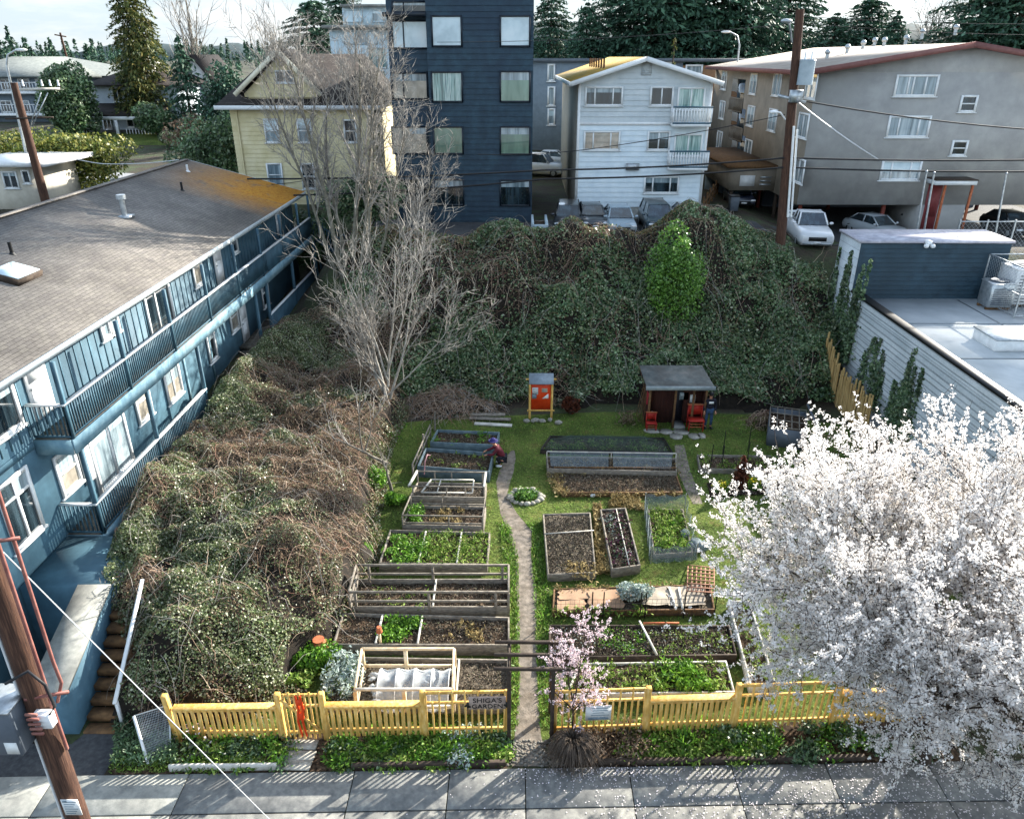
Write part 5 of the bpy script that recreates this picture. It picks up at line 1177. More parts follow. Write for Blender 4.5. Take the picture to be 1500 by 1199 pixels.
# garage by the leaning pole
gg = thing('garage', 'low white garage with flat roof beside the white crossarm pole behind the blue house', 'garage', (gy(20, 290, 51).x, 52, 5.8)); x0, x1 = gy(-40, 260, 51).x, gy(52, 260, 51).x; zt_ = gy(20, 243, 51).z
a = MB(); a.box(x0, x1, 51, 56, 5, zt_); a.build('wall', mat('cream_plaster', ['b0aa9c', 'c2bcae'], 2, 4, .8), gg)
a = MB(); a.box(x0 - .5, x1 + 1.2, 50.3, 56.5, zt_ + .002, zt_ + .28); a.build('flat_roof', M['white'], gg)
win_y(gg, 6, 252, 26, 275, 51, M['glass_dark'], off=.01, fw=.1, vm=(.5,)); win_y(gg, 34, 250, 44, 268, 51, M['glass_dark'], off=.01, fw=.1)
# ================================================================== THE GARDEN
def netmat(name, col, alpha, rough=.8):
    m, nt, b, out = new_mat(name); b.inputs['Base Color'].default_value = lin(col); b.inputs['Roughness'].default_value = rough
    t = nt.nodes.new('ShaderNodeBsdfTransparent'); mx = nt.nodes.new('ShaderNodeMixShader')
    v = coords(nt); f = noise_tex(nt, v, 3, 4); mr = nt.nodes.new('ShaderNodeMapRange'); mr.inputs[3].default_value = alpha - .18; mr.inputs[4].default_value = alpha + .18; nt.links.new(f, mr.inputs[0]); nt.links.new(mr.outputs[0], mx.inputs[0])
    nt.links.new(t.outputs[0], mx.inputs[1]); nt.links.new(b.outputs[0], mx.inputs[2]); nt.links.new(mx.outputs[0], out.inputs[0]); return m
M['net_white'] = netmat('white_garden_fleece', 'd9dfe2', .36); M['net_dark'] = netmat('dark_green_netting', '3d5046', .34); M['net_grey'] = netmat('grey_netting', '77848a', .5); M['net_blue'] = netmat('clear_plastic_sheet', '6f828a', .24, .2)

def bil(P, s, t):
    return (P[0] * (1 - s) + P[1] * s) * (1 - t) + (P[3] * (1 - s) + P[2] * s) * t      # s: left to right, t: back to front

def quad_pts(P, n, s0=0.03, s1=.97, t0=.05, t1=.95):
    s = RNG.uniform(s0, s1, n)[:, None]; t = RNG.uniform(t0, t1, n)[:, None]; A = [np.array(p) for p in P]
    return (A[0] * (1 - s) + A[1] * s) * (1 - t) + (A[3] * (1 - s) + A[2] * s) * t

def crop(root, P, leaf, n, size, h, s0=.03, s1=.97, t0=.06, t1=.94, dz=-.06, name='crop', asp=.35, clumps=0, up=1.0):
    n = int(n * .75)
    Q = quad_pts(P, n, s0, s1, t0, t1)
    if clumps:
        c = quad_pts(P, clumps, s0, s1, t0, t1); w = RNG.integers(0, clumps, n); Q = c[w] + RNG.normal(0, 1, (n, 3)) * np.array([[.09, .09, 0]])
    Q[:, 2] += dz + RNG.uniform(0, 1, n) ** 1.5 * h
    a = MB(); a.addnp(*leaf_np(Q, size, None, 0, asp, np.tile([[0, 0, 1.]], (n, 1)), up)); return a.build(name, leaf, root, kind='stuff')

def soil_sheet(root, P, m, dz, crumbs=1.0, leaf=None, s0=.0, s1=1.0, name='soil', rough=.05, density=900):
    nx, ny = max(6, int((P[1] - P[0]).length * s1 / .12)), max(5, int((P[3] - P[0]).length / .12)); V = []
    for j in range(ny + 1):
        for i in range(nx + 1):
            p = bil(P, s0 + (s1 - s0) * i / nx, j / ny); V.append((p.x, p.y, p.z + dz + rough * float(fbm(p.x, p.y, 2.2, 3)) + rough * .6 * random.uniform(-1, 1)))
    F = [(j * (nx + 1) + i, j * (nx + 1) + i + 1, (j + 1) * (nx + 1) + i + 1, (j + 1) * (nx + 1) + i) for j in range(ny) for i in range(nx)]
    a = MB(); a.add(V, [f[::-1] for f in F]); mats = [m]
    n = int((P[1] - P[0]).length * (P[3] - P[0]).length * density * crumbs)
    if n:
        Q = quad_pts(P, n, s0 + .02, s1 - .02, .04, .96); Q[:, 2] += dz + RNG.uniform(-.01, .05, n); a.addnp(*leaf_np(Q, .05, np.tile([[0, 0, 1.]], (n, 1)), .6, .6), mi=1); mats.append(leaf or L['litter'])
    return a.build(name, mats, root, smooth=False)

def bed(label, px, z=.35, wood=None, soil=None, dz=-.1, crumbs=1.0, group='raised garden beds', div=(), th=.05, leaf=None, cat='raised bed', name='raised_bed', rough=.05, boards=True):
    P = [gz(x, y, z) for x, y in px]; wood = wood or M['wood_grey']; BEDS.append([(p.x, p.y) for p in P])
    c = sum(P, Vector()) / 4; root = thing(name, label, cat, (c.x, c.y, 0), group)
    if boards:
        for i in range(4):
            a = MB(); p, q = P[i].copy(), P[(i + 1) % 4].copy(); ex = (q - p).normalized() * (th / 2 if i % 2 == 0 else -th / 2 - .002); p -= ex; q += ex
            p.z = q.z = z / 2 + .0; p.z += random.uniform(-.01, .01); a.beam(p, q, th, z + .02); a.build('side_board', wood, root, bevel=.006)
    for s in div:
        a = MB(); p, q = bil(P, s, .02), bil(P, s, .98); p.z = q.z = z - .02; a.beam(p, q, .05, .1); a.build('divider', M['white_wood'], root, bevel=.005)
    soil_sheet(root, P, soil or M['soil'], dz, crumbs, leaf, rough=rough); root['_q'] = 0; del root['_q']
    return root, P

def rails(root, P, heights, posts, wood, sides=(0, 2), th=.055, name='rail_frame', z0=None):
    """posts along given sides (0 back, 1 right, 2 front, 3 left) carrying rails at several heights above ground"""
    hm = max(heights); grp = [[s] for s in sides] if not posts else [sides]
    a = MB()
    for sd in sides:
        if not posts and sd != sides[0]: a.build(name, wood, root, bevel=.005); a = MB()
        p, q = P[sd], P[(sd + 1) % 4]
        for h in heights: a.beam((p.x, p.y, h), (q.x, q.y, h), th * .8, th)
        for t in posts: r = p.lerp(q, t); a.box(r.x - th / 2, r.x + th / 2, r.y - th / 2, r.y + th / 2, 0, hm - th * .5 - .001)
    return a.build(name, wood, root, bevel=.005)

# ---- left row, front to back
r, P = bed('front left raised bed behind the yellow fence holding silver plants and a netted frame box', [(490, 962), (744, 966), (744, 1030), (470, 1028)], .35, M['wood_grey'], M['soil_dry'], div=(.72,))
crop(r, P, L['silver'], 2600, .12, .35, 0, .17, .02, .95, clumps=26, name='silver_plants', up=.4); crop(r, P, L['grass'], 500, .14, .25, 0, .15, .02, .95, clumps=14, up=.4)
Q = [gz(530, 950, 1.0), gz(665, 950, 1.0), gz(663, 1009, 1.0), gz(520, 1009, 1.0)]
fb = thing('frame_box', 'open box of pale timber rails standing over the white netting', 'timber frame', ((Q[0].x + Q[2].x) / 2, (Q[0].y + Q[2].y) / 2, .3))
for i in range(4):
    a = MB(); p, q = Q[i], Q[(i + 1) % 4]; a.beam(p, q, .06, .07); a.beam((p.x, p.y, .42), (q.x, q.y, .42), .05, .09); a.build('rail', M['wood_pale'] if i != 2 else M['white_wood'], fb, bevel=.005)
for p in [Q[0], Q[1], Q[2], Q[3], Q[0].lerp(Q[1], .47), Q[3].lerp(Q[2], .5)]: a = MB(); a.box(p.x - .045, p.x + .045, p.y - .045, p.y + .045, .28, .962); a.build('post', M['wood_pale'], fb, bevel=.005)
rc = thing('row_cover', 'white fleece tunnel on hoops inside the timber frame box', 'row cover', ((Q[0].x + Q[2].x) / 2 + .1, (Q[0].y + Q[2].y) / 2, .27))
x0, x1, y0, y1 = Q[3].x + .45, Q[2].x - .15, Q[3].y + .12, Q[0].y - .12; V = []; nx, ny = 40, 18
for i in range(nx + 1):
    for j in range(ny + 1):
        t = j / ny; x = x0 + (x1 - x0) * i / nx; sag = .10 * abs(math.sin(math.pi * 4 * i / nx)); hh = (.56 - sag) * math.sin(math.pi * t) ** .55
        V.append((x + .03 * float(vnoise(x * 1., t, 5, 2)), y0 + (y1 - y0) * t + .03 * float(vnoise(x, t, 6, 4)), .27 + max(0, hh) + .03 * float(vnoise(x, t * 2, 7, 5)) * (1 if 0 < j < ny else 0)))
a = MB(); a.add(V, [(i * (ny + 1) + j, (i + 1) * (ny + 1) + j, (i + 1) * (ny + 1) + j + 1, i * (ny + 1) + j + 1) for i in range(nx) for j in range(ny)]); a.build('fleece', M['net_white'], rc, smooth=True)
for k in range(5):
    x = x0 + (x1 - x0) * k / 4; a = MB(); a.tube([(x, y0 + (y1 - y0) * t, .25 + .57 * math.sin(math.pi * t) ** .55) for t in np.linspace(.01, .99, 12)], .012, 5); a.build('hoop', M['white'], rc)
a = MB(); 
for k in range(26):
    x = random.uniform(x0 - .3, x1 + .05); y = random.choice([y0 - .06, y1 + .03, random.uniform(y0, y1)]) if x > x0 else random.uniform(y0, y1); a.ball((x, y, .3), random.uniform(.08, .17), random.uniform(.06, .12), random.uniform(.04, .09), 8, 5, jit=.5)
a.build('gathered_fleece', M['net_white'], rc, smooth=True, kind='stuff')

r, P = bed('long raised bed with lettuce in the middle compartment and bare dark soil on both sides', [(503, 898), (745, 904), (745, 944), (488, 943)], .38, M['wood_grey'], div=(.24, .48))
crop(r, P, L['fresh'], 1500, .10, .16, .27, .46, .1, .9, clumps=24, name='lettuce', asp=.6, up=.3); crop(r, P, L['straw'], 300, .12, .1, .66, .86, .2, .8, clumps=10, up=.2)
bp = gz(557, 940, .38); a = MB(); a.box(bp.x - .03, bp.x + .03, bp.y - .03, bp.y + .03, .1, .75); t = thing('bird_post', 'small timber post with a terracotta pot cap at the front edge of the lettuce bed', 'post', (bp.x, bp.y, .1)); a.build('stake', M['wood_pale'], t); a = MB(); a.tube([(bp.x, bp.y, .74), (bp.x, bp.y, .92)], [.09, .06], 10); a.build('pot', M['terracotta'], t)

r, P = bed('deep raised bed with two compartments inside a grey double rail fence', [(524, 848), (745, 848), (745, 888), (513, 888)], .42, M['wood_grey'], div=(.52,), dz=-.16)
rails(r, P, (.62, .95), (0, .08, .5, .96, 1), M['wood_grey'], (0, 2), .07); rails(r, P, (.62, .95), (), M['wood_grey'], (1, 3), .07)
crop(r, P, L['grass'], 260, .1, .1, .05, .5, .3, .95, clumps=9, up=.4)

r, P = bed('weedy green raised bed with two pale dividers in the left row', [(572, 776), (717, 780), (713, 826), (556, 824)], .38, M['wood_grey'], div=(.36, .72), crumbs=.4)
crop(r, P, L['fresh'], 2000, .12, .22, .02, .42, .2, .98, clumps=50, name='weeds', up=.5); crop(r, P, L['grass'], 3200, .11, .16, .3, .99, .03, .97, clumps=120, name='ground_cover', up=.4)

r, P = bed('raised bed with leafy greens at its left end behind a low grey rail', [(602, 740), (711, 742), (707, 770), (590, 768)], .42, M['wood_grey'], crumbs=.6)
rails(r, P, (.5, .8), (0, .42, 1), M['wood_grey'], (0, 2), .05); rails(r, P, (.8,), (), M['wood_grey'], (1, 3), .05)
crop(r, P, L['fresh'], 800, .13, .25, .02, .2, .1, .95, clumps=14, up=.4); crop(r, P, L['straw'], 500, .12, .1, .3, .72, .1, .9, clumps=16, up=.2)

r, P = bed('raised bed of dry soil carrying two pale open frames in the left row', [(612, 706), (712, 708), (709, 730), (600, 728)], .42, M['wood_grey'], soil=M['soil_dry'])
rails(r, P, (.9,), (0, .25, .5, .95), M['wood_grey'], (0, 2), .05); rails(r, P, (.9,), (), M['white_wood'], (1, 3), .09)
A_, B_ = gz(630, 690, .65), gz(617, 721, .55); a = MB()
for i in range(4):
    q = [gz(632, 702, .65), gz(694, 703, .65), gz(692, 722, .5), gz(617, 721, .5)]; a.beam(q[i], q[(i + 1) % 4], .05, .05)
a.beam(gz(646, 702, .65), gz(640, 722, .5), .04, .04); a.build('cold_frame', M['white_wood'], None, 'pale empty window frame lying across the dry soil bed', 'frame')
hp = gz(627, 686, .4); a = MB(); a.tube([(hp.x - .12, hp.y - .3, .3), (hp.x - .08, hp.y - .2, .8), (hp.x, hp.y, 1.02), (hp.x + .1, hp.y + .15, .9)], .022, 6); a.build('hose_hoop', mat('pink_hose', ['a7777a', 'b98a8c'], 4, 3, .5), None, 'pink bent hose hoop standing at the left end of the back beds', 'hoop')

r, P = bed('blue grey raised bed of dark soil where the gardener is working', [(624, 656), (722, 663), (716, 690), (612, 682)], .5, mat('blue_grey_boards', ['46555c', '55656c', '66757a'], 4, 5, .8), dz=-.15)
crop(r, P, L['grass'], 160, .12, .12, .02, .95, .1, .9, clumps=9, up=.4)
r, P = bed('backmost raised bed of the left row with blue grey boards and scattered seedlings', [(641, 629), (731, 633), (726, 651), (631, 647)], .5, mat('teal_grey_boards', ['4a5a60', '5a6a70', '6b7a7e'], 4, 5, .8), dz=-.14)
crop(r, P, L['fresh'], 300, .12, .2, .02, .95, .1, .9, clumps=9, up=.4)
for i in (0, 1):
    p = [gz(637, 626, .2), gz(655, 596, .2)][0] if i == 0 else gz(620, 660, .2); a = MB(); a.tube([(p.x, p.y, 0), (p.x + .02, p.y + .05, .95)], .04, 6); a.build('stake', M['wood_grey'], None, ['grey stake at the back left corner of the backmost bed', 'grey stake at the left end of the bed where the gardener works'][i], 'stake')
a = MB(); q0, q1 = gz(630, 622, .7), gz(604, 680, .7)
a.beam(q0, q1, .05, .05); a.beam((q0.x, q0.y, .4), (q1.x, q1.y, .4), .05, .05)
for t in np.linspace(0, 1, 5): p = q0.lerp(q1, t); a.box(p.x - .03, p.x + .03, p.y - .03, p.y + .03, 0, .72)
a.build('rail_fence', M['wood_grey'], None, 'low grey rail fence along the left ends of the back beds', 'fence')

# ---- right side
r, P = bed('narrow bed under a dark green net tunnel at the back of the lawn', [(806, 640), (972, 643), (985, 664), (792, 660)], .14, M['wood_dark'], crumbs=.5)
crop(r, P, L['grass'], 2000, .10, .12, .02, .98, .05, .95, clumps=70, up=.3)
nt0 = thing('net_tunnel', 'dark green netting stretched low over the backmost bed on the right', 'netting', ((P[0].x + P[2].x) / 2, (P[0].y + P[2].y) / 2, .05)); V = []; nx, ny = 30, 10
for i in range(nx + 1):
    for j in range(ny + 1):
        p = bil(P, i / nx, j / ny); e = min(1, 5 * min(i, nx - i) / nx + .05); V.append((p.x, p.y, .1 + .42 * e * math.sin(math.pi * j / ny) ** .6 + .03 * float(vnoise(p.x, p.y, 3, 4))))
a = MB(); a.add(V, [(i * (ny + 1) + j, (i + 1) * (ny + 1) + j, (i + 1) * (ny + 1) + j + 1, i * (ny + 1) + j + 1) for i in range(nx) for j in range(ny)]); a.build('net', M['net_dark'], nt0, smooth=True)
a = MB(); a.tube([bil(P, t, 0) + UZ * .05 for t in np.linspace(0, 1, 14)] + [bil(P, 1, t) + UZ * .05 for t in np.linspace(.1, 1, 5)] + [bil(P, 1 - t, 1) + UZ * .05 for t in np.linspace(.05, 1, 14)] + [bil(P, 0, 1 - t) + UZ * .05 for t in np.linspace(.1, 1, 5)], .03, 5); a.build('net_edge', M['black'], nt0)
r, P = bed('raised bed with pale boards and clear sheeting in front of the net tunnel', [(801, 668), (990, 671), (991, 690), (803, 686)], .4, M['wood_grey'], dz=-.08)
crop(r, P, L['straw'], 300, .12, .1, .02, .98, .1, .9, clumps=30, up=.3); rails(r, P, (.62,), (0, .5, 1), M['white_wood'], (0,), .04)
a = MB()
for s in (.02, .51): a.quad(bil(P, s, .05) + UZ * .22, bil(P, s + .46, .05) + UZ * .22, bil(P, s + .45, .9) + UZ * .05, bil(P, s, .9) + UZ * .05)
a.build('clear_sheet', M['net_blue'], None, 'clear plastic sheeting laid over the pale boarded bed', 'plastic sheet')
r, P = bed('wide dark soil bed edged with straw in the middle of the lawn', [(812, 692), (990, 693), (999, 720), (824, 721)], .2, M['wood_brown'], M['soil'], dz=-.02)
crop(r, P, L['straw'], 900, .14, .12, -.03, 1.02, -.08, .08, clumps=60, up=.3); crop(r, P, L['straw'], 700, .14, .12, -.06, .04, -.05, 1.0, clumps=40, up=.3); crop(r, P, L['straw'], 500, .12, .1, 0, 1, .96, 1.06, clumps=40, up=.3)
rails(r, P, (.45,), (0, .52, .8, 1), M['wood_brown'], (0,), .04)
r, P = bed('square bed of bare dry soil with pale edges beside the path', [(796, 753), (864, 751), (872, 838), (803, 841)], .28, M['wood_grey'], M['soil_dry'], dz=-.04, crumbs=1.5)
a = MB(); a.beam(bil(P, 0, .36) + UZ * .02, bil(P, 1.05, .33) + UZ * .02, .03, .03); a.build('string_batten', M['white_wood'], r)
crop(r, P, L['straw'], 500, .13, .12, .3, 1, .85, 1.04, clumps=30, up=.3)
r, P = bed('narrow raised bed with purple and green salad rows', [(880, 746), (916, 744), (937, 827), (897, 833)], .34, M['wood_grey'], M['mulch'], dz=-.05, crumbs=.6)
crop(r, P, L['purple'], 800, .10, .16, .08, .92, .05, .95, clumps=34, name='salad', asp=.6, up=.3); crop(r, P, L['silver'], 240, .09, .12, .1, .9, .1, .9, clumps=16, up=.3)
a = MB(); a.beam(bil(P, .62, .02) + UZ * .02, bil(P, .62, .98) + UZ * .02, .03, .03); a.build('batten', M['white_wood'], r)
# straw verge between the two
def verge(name, label, px, leaf, n, size, h, z=0.02):
    P = [gz(x, y, z) for x, y in px]; Q = quad_pts(P, n, 0, 1, 0, 1); Q[:, 2] += RNG.uniform(0, 1, n) ** 1.6 * h
    a = MB(); a.addnp(*leaf_np(Q, size, None, 0, .3, np.tile([[0, 0, 1.]], (n, 1)), .5)); return a.build(name, leaf, None, label, 'plants', kind='stuff')
verge('dry_grass', 'dry straw coloured grass between the square bed and the salad bed', [(868, 742), (880, 742), (897, 842), (874, 842)], L['straw'], 1800, .16, .25)
verge('dry_grass', 'dry grass around the ends of the salad bed', [(896, 728), (935, 730), (945, 748), (890, 744)], L['straw'], 900, .16, .2)
r, P = bed('weedy bed inside a low grey netting fence', [(950, 745), (1000, 746), (1014, 808), (958, 812)], .18, M['wood_grey'], crumbs=.5)
crop(r, P, L['grass'], 2600, .12, .2, .02, .98, .03, .97, clumps=90, up=.4); crop(r, P, L['fresh'], 500, .11, .18, .02, .98, .3, .97, clumps=24, up=.4)
nf = thing('netting_fence', 'knee high grey netting fence round the weedy bed on the right', 'netting fence', ((P[0].x + P[2].x) / 2, (P[0].y + P[2].y) / 2, 0)); c_ = (P[0] + P[2]) / 2; E_ = [c_ + (p - c_) * 1.18 for p in P]
a = MB()
for i in range(4):
    p, q = E_[i], E_[(i + 1) % 4]; n = 12
    for k in range(n):
        u, v = p.lerp(q, k / n), p.lerp(q, (k + 1) / n); w0, w1 = .06 * math.sin(k * 2.1 + i), .06 * math.sin((k + 1) * 2.1 + i); h0_, h1_ = .62 + .06 * math.sin(k * 1.3), .62 + .06 * math.sin((k + 1) * 1.3)
        a.quad((u.x + w0, u.y + w0, .02), (v.x + w1, v.y + w1, .02), (v.x - w1, v.y, h1_), (u.x - w0, u.y, h0_))
a.build('netting', M['net_grey'], nf, smooth=True)
for p in E_: a = MB(); a.tube([(p.x, p.y, 0), (p.x, p.y, .72)], .018, 5); a.build('stake', M['metal'], nf)
p = gz(1012, 792, .1); a = MB(); 
for k in range(9): a.ball((p.x + random.uniform(-.3, .4), p.y + random.uniform(-.45, .45), .12 + random.uniform(0, .1)), random.uniform(.14, .26), random.uniform(.14, .28), random.uniform(.06, .16), 9, 6, jit=.5)
a.build('crumpled_net', M['net_grey'], None, 'crumpled heap of grey netting beside the netting fence', 'netting', smooth=True)
# front right beds
r, P = bed('bed covered with brown paper and burlap next to the wooden lattice', [(812, 862), (1040, 856), (1046, 892), (810, 894)], .22, M['wood_brown'], M['soil_dry'], crumbs=.3)
a = MB(); mats_ = [mat('brown_paper_mulch', ['8a6d55', '9d7f65', 'b39479'], 2, 5, .9, bmp=.3, big='6e5844', bigscale=2), mat('grey_burlap', ['7d746a', '918779', 'a59a8a'], 2, 5, .9, bmp=.3)]
for k, (s0, s1, t0, t1) in enumerate([(.02, .2, .35, .95), (.03, .3, .05, .5), (.22, .44, .1, .9), (.42, .6, .1, .6), (.56, .72, .1, .85), (.72, .95, .08, .9)]):
    n = 7; V = [(lambda p: (p.x, p.y, p.z + .0 + .012 * k + .03 * float(vnoise(p.x, p.y, 4, k))))(bil(P, s0 + (s1 - s0) * i / n + .01 * math.sin(j * 2 + k), t0 + (t1 - t0) * j / n + .02 * math.sin(i + k))) for j in range(n + 1) for i in range(n + 1)]
    a.add(V, [((j + 1) * (n + 1) + i, (j + 1) * (n + 1) + i + 1, j * (n + 1) + i + 1, j * (n + 1) + i) for j in range(n) for i in range(n)], 0 if k < 4 else 1)
a.build('paper_mulch', mats_, r, smooth=True); crop(r, P, L['straw'], 500, .13, .14, 0, 1, -.06, .08, clumps=40, up=.3); crop(r, P, L['grass'], 500, .13, .14, 0, .6, .92, 1.08, clumps=30, up=.4)
for x0_, x1_ in ((980, 990), (994, 1000)): a = MB(); a.beam(gz(x0_, 860, .3), gz(x1_, 892, .3), .06, .05); a.build('batten', M['white_wood'], r)
p = gz(925, 878, .2); bush('lavender_bush', 'silvery grey lavender bush in the paper covered bed', (p.x, p.y, .2), .62, .42, .6, L['silver'], 1500, .09, seed=41, lumps=7)
sf = thing('wire_stake_fence', 'black wire fence on thin stakes along the paper covered bed', 'wire fence', gz(925, 905)); q0, q1 = gz(812, 906), gz(1048, 905); a = MB()
for h in (.15, .35, .55, .7): a.tube([q0 + UZ * h, q1 + UZ * (h + .02)], .006, 4)
for t in np.linspace(.01, .99, 36): p = q0.lerp(q1, t); a.tube([p + UZ * .02, p + UZ * .7], .004, 3)
a.build('wire_mesh', M['wire'], sf)
for t in (.01, .23, .30, .53, .56, .8, .99): p = q0.lerp(q1, t); a = MB(); a.tube([p, p + UZ * .98], .02, 5); a.build('stake', M['black'], sf)
r, P = bed('wide dark soil bed split by a white batten behind the black wire fence', [(806, 915), (1068, 916), (1078, 958), (804, 962)], .3, M['wood_dark'], M['mulch'], crumbs=1.0, dz=-.06)
crop(r, P, L['fresh'], 700, .09, .12, .28, .52, .1, .95, clumps=46, name='seedlings', up=.3); crop(r, P, L['grass'], 900, .08, .1, .55, .98, .1, .95, clumps=70, name='seedlings', up=.3); crop(r, P, L['silver'], 400, .07, .08, .02, .98, .05, .95, clumps=60, up=.3)
a = MB(); a.beam(bil(P, .5, -.1) + UZ * .05, bil(P, .575, 1.02) + UZ * .05, .05, .05); a.build('batten', M['white_wood'], r); a = MB(); a.beam(bil(P, .52, -.02) + UZ * .06, bil(P, .72, -.03) + UZ * .06, .04, .05); a.build('red_batten', M['terracotta'], r)
r, P = bed('green weedy bed directly behind the right half of the yellow fence', [(850, 972), (1063, 968), (1075, 1012), (830, 1016)], .26, M['white_wood'], M['soil'], crumbs=.7, dz=-.05)
crop(r, P, L['grass'], 2600, .12, .2, .02, .98, .03, .97, clumps=110, up=.4); crop(r, P, L['fresh'], 1400, .15, .28, .52, .85, .1, .95, clumps=26, name='leafy_clump', up=.5)
r, P = bed('long narrow bed with a pale front board beside the cherry tree', [(1068, 880), (1098, 880), (1135, 1000), (1100, 1003)], .3, M['white_wood'], M['soil'], crumbs=.6)
crop(r, P, L['grass'], 700, .1, .1, .05, .95, .03, .97, clumps=40, up=.4)
r, P = bed('low mesh covered bed in front of the shed corner', [(1022, 666), (1165, 668), (1166, 688), (1026, 686)], .22, M['wood_grey'], M['soil'], crumbs=.5)
crop(r, P, L['grass'], 1500, .11, .16, .02, .98, .05, .95, clumps=60, up=.4)
for i, (px, py) in enumerate([(1058, 668), (1095, 662), (1056, 690), (1093, 684), (1040, 688)]):
    p = gz(px, py); a = MB(); a.tube([p, p + Vector((.02, .02, 1.15))], .018, 5); a.build('dark_stake', M['black'], None, ['thin dark stake at the back of the low mesh bed', 'tallest thin dark stake behind the conical shrub', 'thin dark stake in front of the low mesh bed', 'thin dark stake just left above the conical shrub', 'short dark stake at the left corner of the low mesh bed'][i], 'stake', 'dark stakes around the low mesh bed')
# little border with conical red shrub and daffodils
P = [gz(1035, 708, .03), gz(1165, 706, .03), gz(1170, 722, .03), gz(1040, 728, .03)]; BEDS.append([(p.x, p.y) for p in P]); root = thing('flower_border', 'dark mulched oval border with the conical shrub and yellow daffodils', 'flower border', (P[0].x + 2, P[0].y, 0)); soil_sheet(root, P, M['mulch'], .02, .6)
p = gz(1084, 712, 0); conifer('dwarf_cypress', 'reddish brown conical dwarf conifer in the dark mulch border', (p.x, p.y, 0), 1.35, .36, L['reddish'], 44, 26, .1, 12, 10, .13, cat='shrub', shape=.6, start=.02)
for i, (px, py, lab) in enumerate([(1056, 722, 'left yellow daffodil clump in front of the conical shrub'), (1104, 717, 'right yellow daffodil clump beside the conical shrub')]):
    p = gz(px, py, 0); t = thing('daffodil_clump', lab, 'flowers', p, 'daffodil clumps in the mulch border'); n = 260; Q = np.array([p]) + RNG.normal(0, 1, (n, 3)) * [[.13, .11, 0]] + np.c_[np.zeros((n, 2)), RNG.uniform(.05, .42, n)]
    a = MB(); a.addnp(*leaf_np(Q, .17, None, 0, .2, np.tile([[0, 0, 1.]], (n, 1)), 2)); a.build('leaves', L['fresh'], t); Q = np.array([p]) + RNG.normal(0, 1, (90, 3)) * [[.13, .11, 0]] + np.c_[np.zeros((90, 2)), RNG.uniform(.3, .46, 90)]; a = MB(); a.addnp(*leaf_np(Q, .07, None, 0, .9)); a.build('flowers', L['daff'], t, kind='stuff')
# stone ring
c = gz(770, 729); rg = thing('stone_ring', 'ring of pale stones round a green plant in the lawn', 'stone ring', c)
for k in range(17):
    an = k * 2 * math.pi / 17; s = random.uniform(.08, .14); a = MB(); a.ball((c.x + .58 * math.cos(an), c.y + .5 * math.sin(an), s * .5), s * 1.2, s, s * .8, 8, 6, jit=.35); a.build('stone', M['stone'], rg, smooth=False)
n = 500; Q = np.array([c]) + RNG.normal(0, 1, (n, 3)) * [[.2, .17, 0]] + np.c_[np.zeros((n, 2)), RNG.uniform(.02, .3, n)]; a = MB(); a.addnp(*leaf_np(Q, .14, None, 0, .4, np.tile([[0, 0, 1.]], (n, 1)), 1)); a.build('plant', L['shrub'], rg, kind='stuff')
for i, (px, py) in enumerate([(868, 727), (877, 725)]): p = gz(px, py); a = MB(); a.ball((p.x, p.y, .07), .13, .1, .09, 8, 6, jit=.3); a.build('white_stone', M['white'], None, ['left white stone lying in front of the wide soil bed', 'right white stone lying in front of the wide soil bed'][i], 'stone')
# lattice leaning over the paper bed
q = [gz(1008, 828, .05), gz(1046, 832, .05), gz(1046, 868, .45), gz(1006, 866, .45)]; a = MB()
for t in np.linspace(0, 1, 7): a.beam(bil(q, t, 0), bil(q, t, 1), .035, .02)
for t in np.linspace(0, 1, 8): a.beam(bil(q, 0, t) + UZ * .022, bil(q, 1, t) + UZ * .022, .035, .02)
a.build('wooden_lattice', mat('red_brown_lath', ['6d4a3a', '825b49', '94705d'], 5, 4, .8), None, 'red brown wooden lattice panel leaning at the end of the paper covered bed', 'lattice')
# ---- timber boards at the foot of the bank
for i, (x0_, y0_, x1_, y1_, h) in enumerate([(688, 612, 748, 614, .12), (695, 620, 750, 623, .05), (690, 607, 740, 607, .2)]):
    a = MB(); a.beam(gz(x0_, y0_, h), gz(x1_, y1_, h), .22, .07); a.build('plank', M['white_wood'] if i == 1 else M['wood_grey'], None, ['thick grey plank lying in front of the brush heap', 'pale thin plank lying nearest to the beds by the brush heap', 'topmost grey plank lying furthest back at the brush heap'][i], 'plank', 'planks by the brush heap', bevel=.008)

# ---- notice board
B = gz(791, 613); nb = thing('notice_board', 'orange red notice board with little grey roof on yellow posts', 'notice board', B); xl, xr_ = gy(776, 600, B.y).x, gy(808, 600, B.y).x; zt_ = gy(790, 549, B.y).z; zpb = gy(790, 599, B.y).z; zpt = gy(790, 561, B.y).z
for x in (xl, xr_): a = MB(); a.box(x - .05, x + .05, B.y - .05, B.y + .05, 0, zt_ - .1); a.build('post', M['wood_pale'] if False else M['yellow'], nb, bevel=.005)
a = MB(); a.box(xl + .052, xr_ - .052, B.y - .02, B.y + .04, zpb, zt_ - .15); a.build('panel', M['orange'], nb)
a = MB(); a.box(xl - .12, xr_ + .12, B.y - .07, B.y - .052, zpb - .08, zpb); a.box(xl - .18, xr_ + .18, B.y - .075, B.y - .052, zt_ - .22, zt_ - .14); a.build('crossbar', M['yellow'], nb)
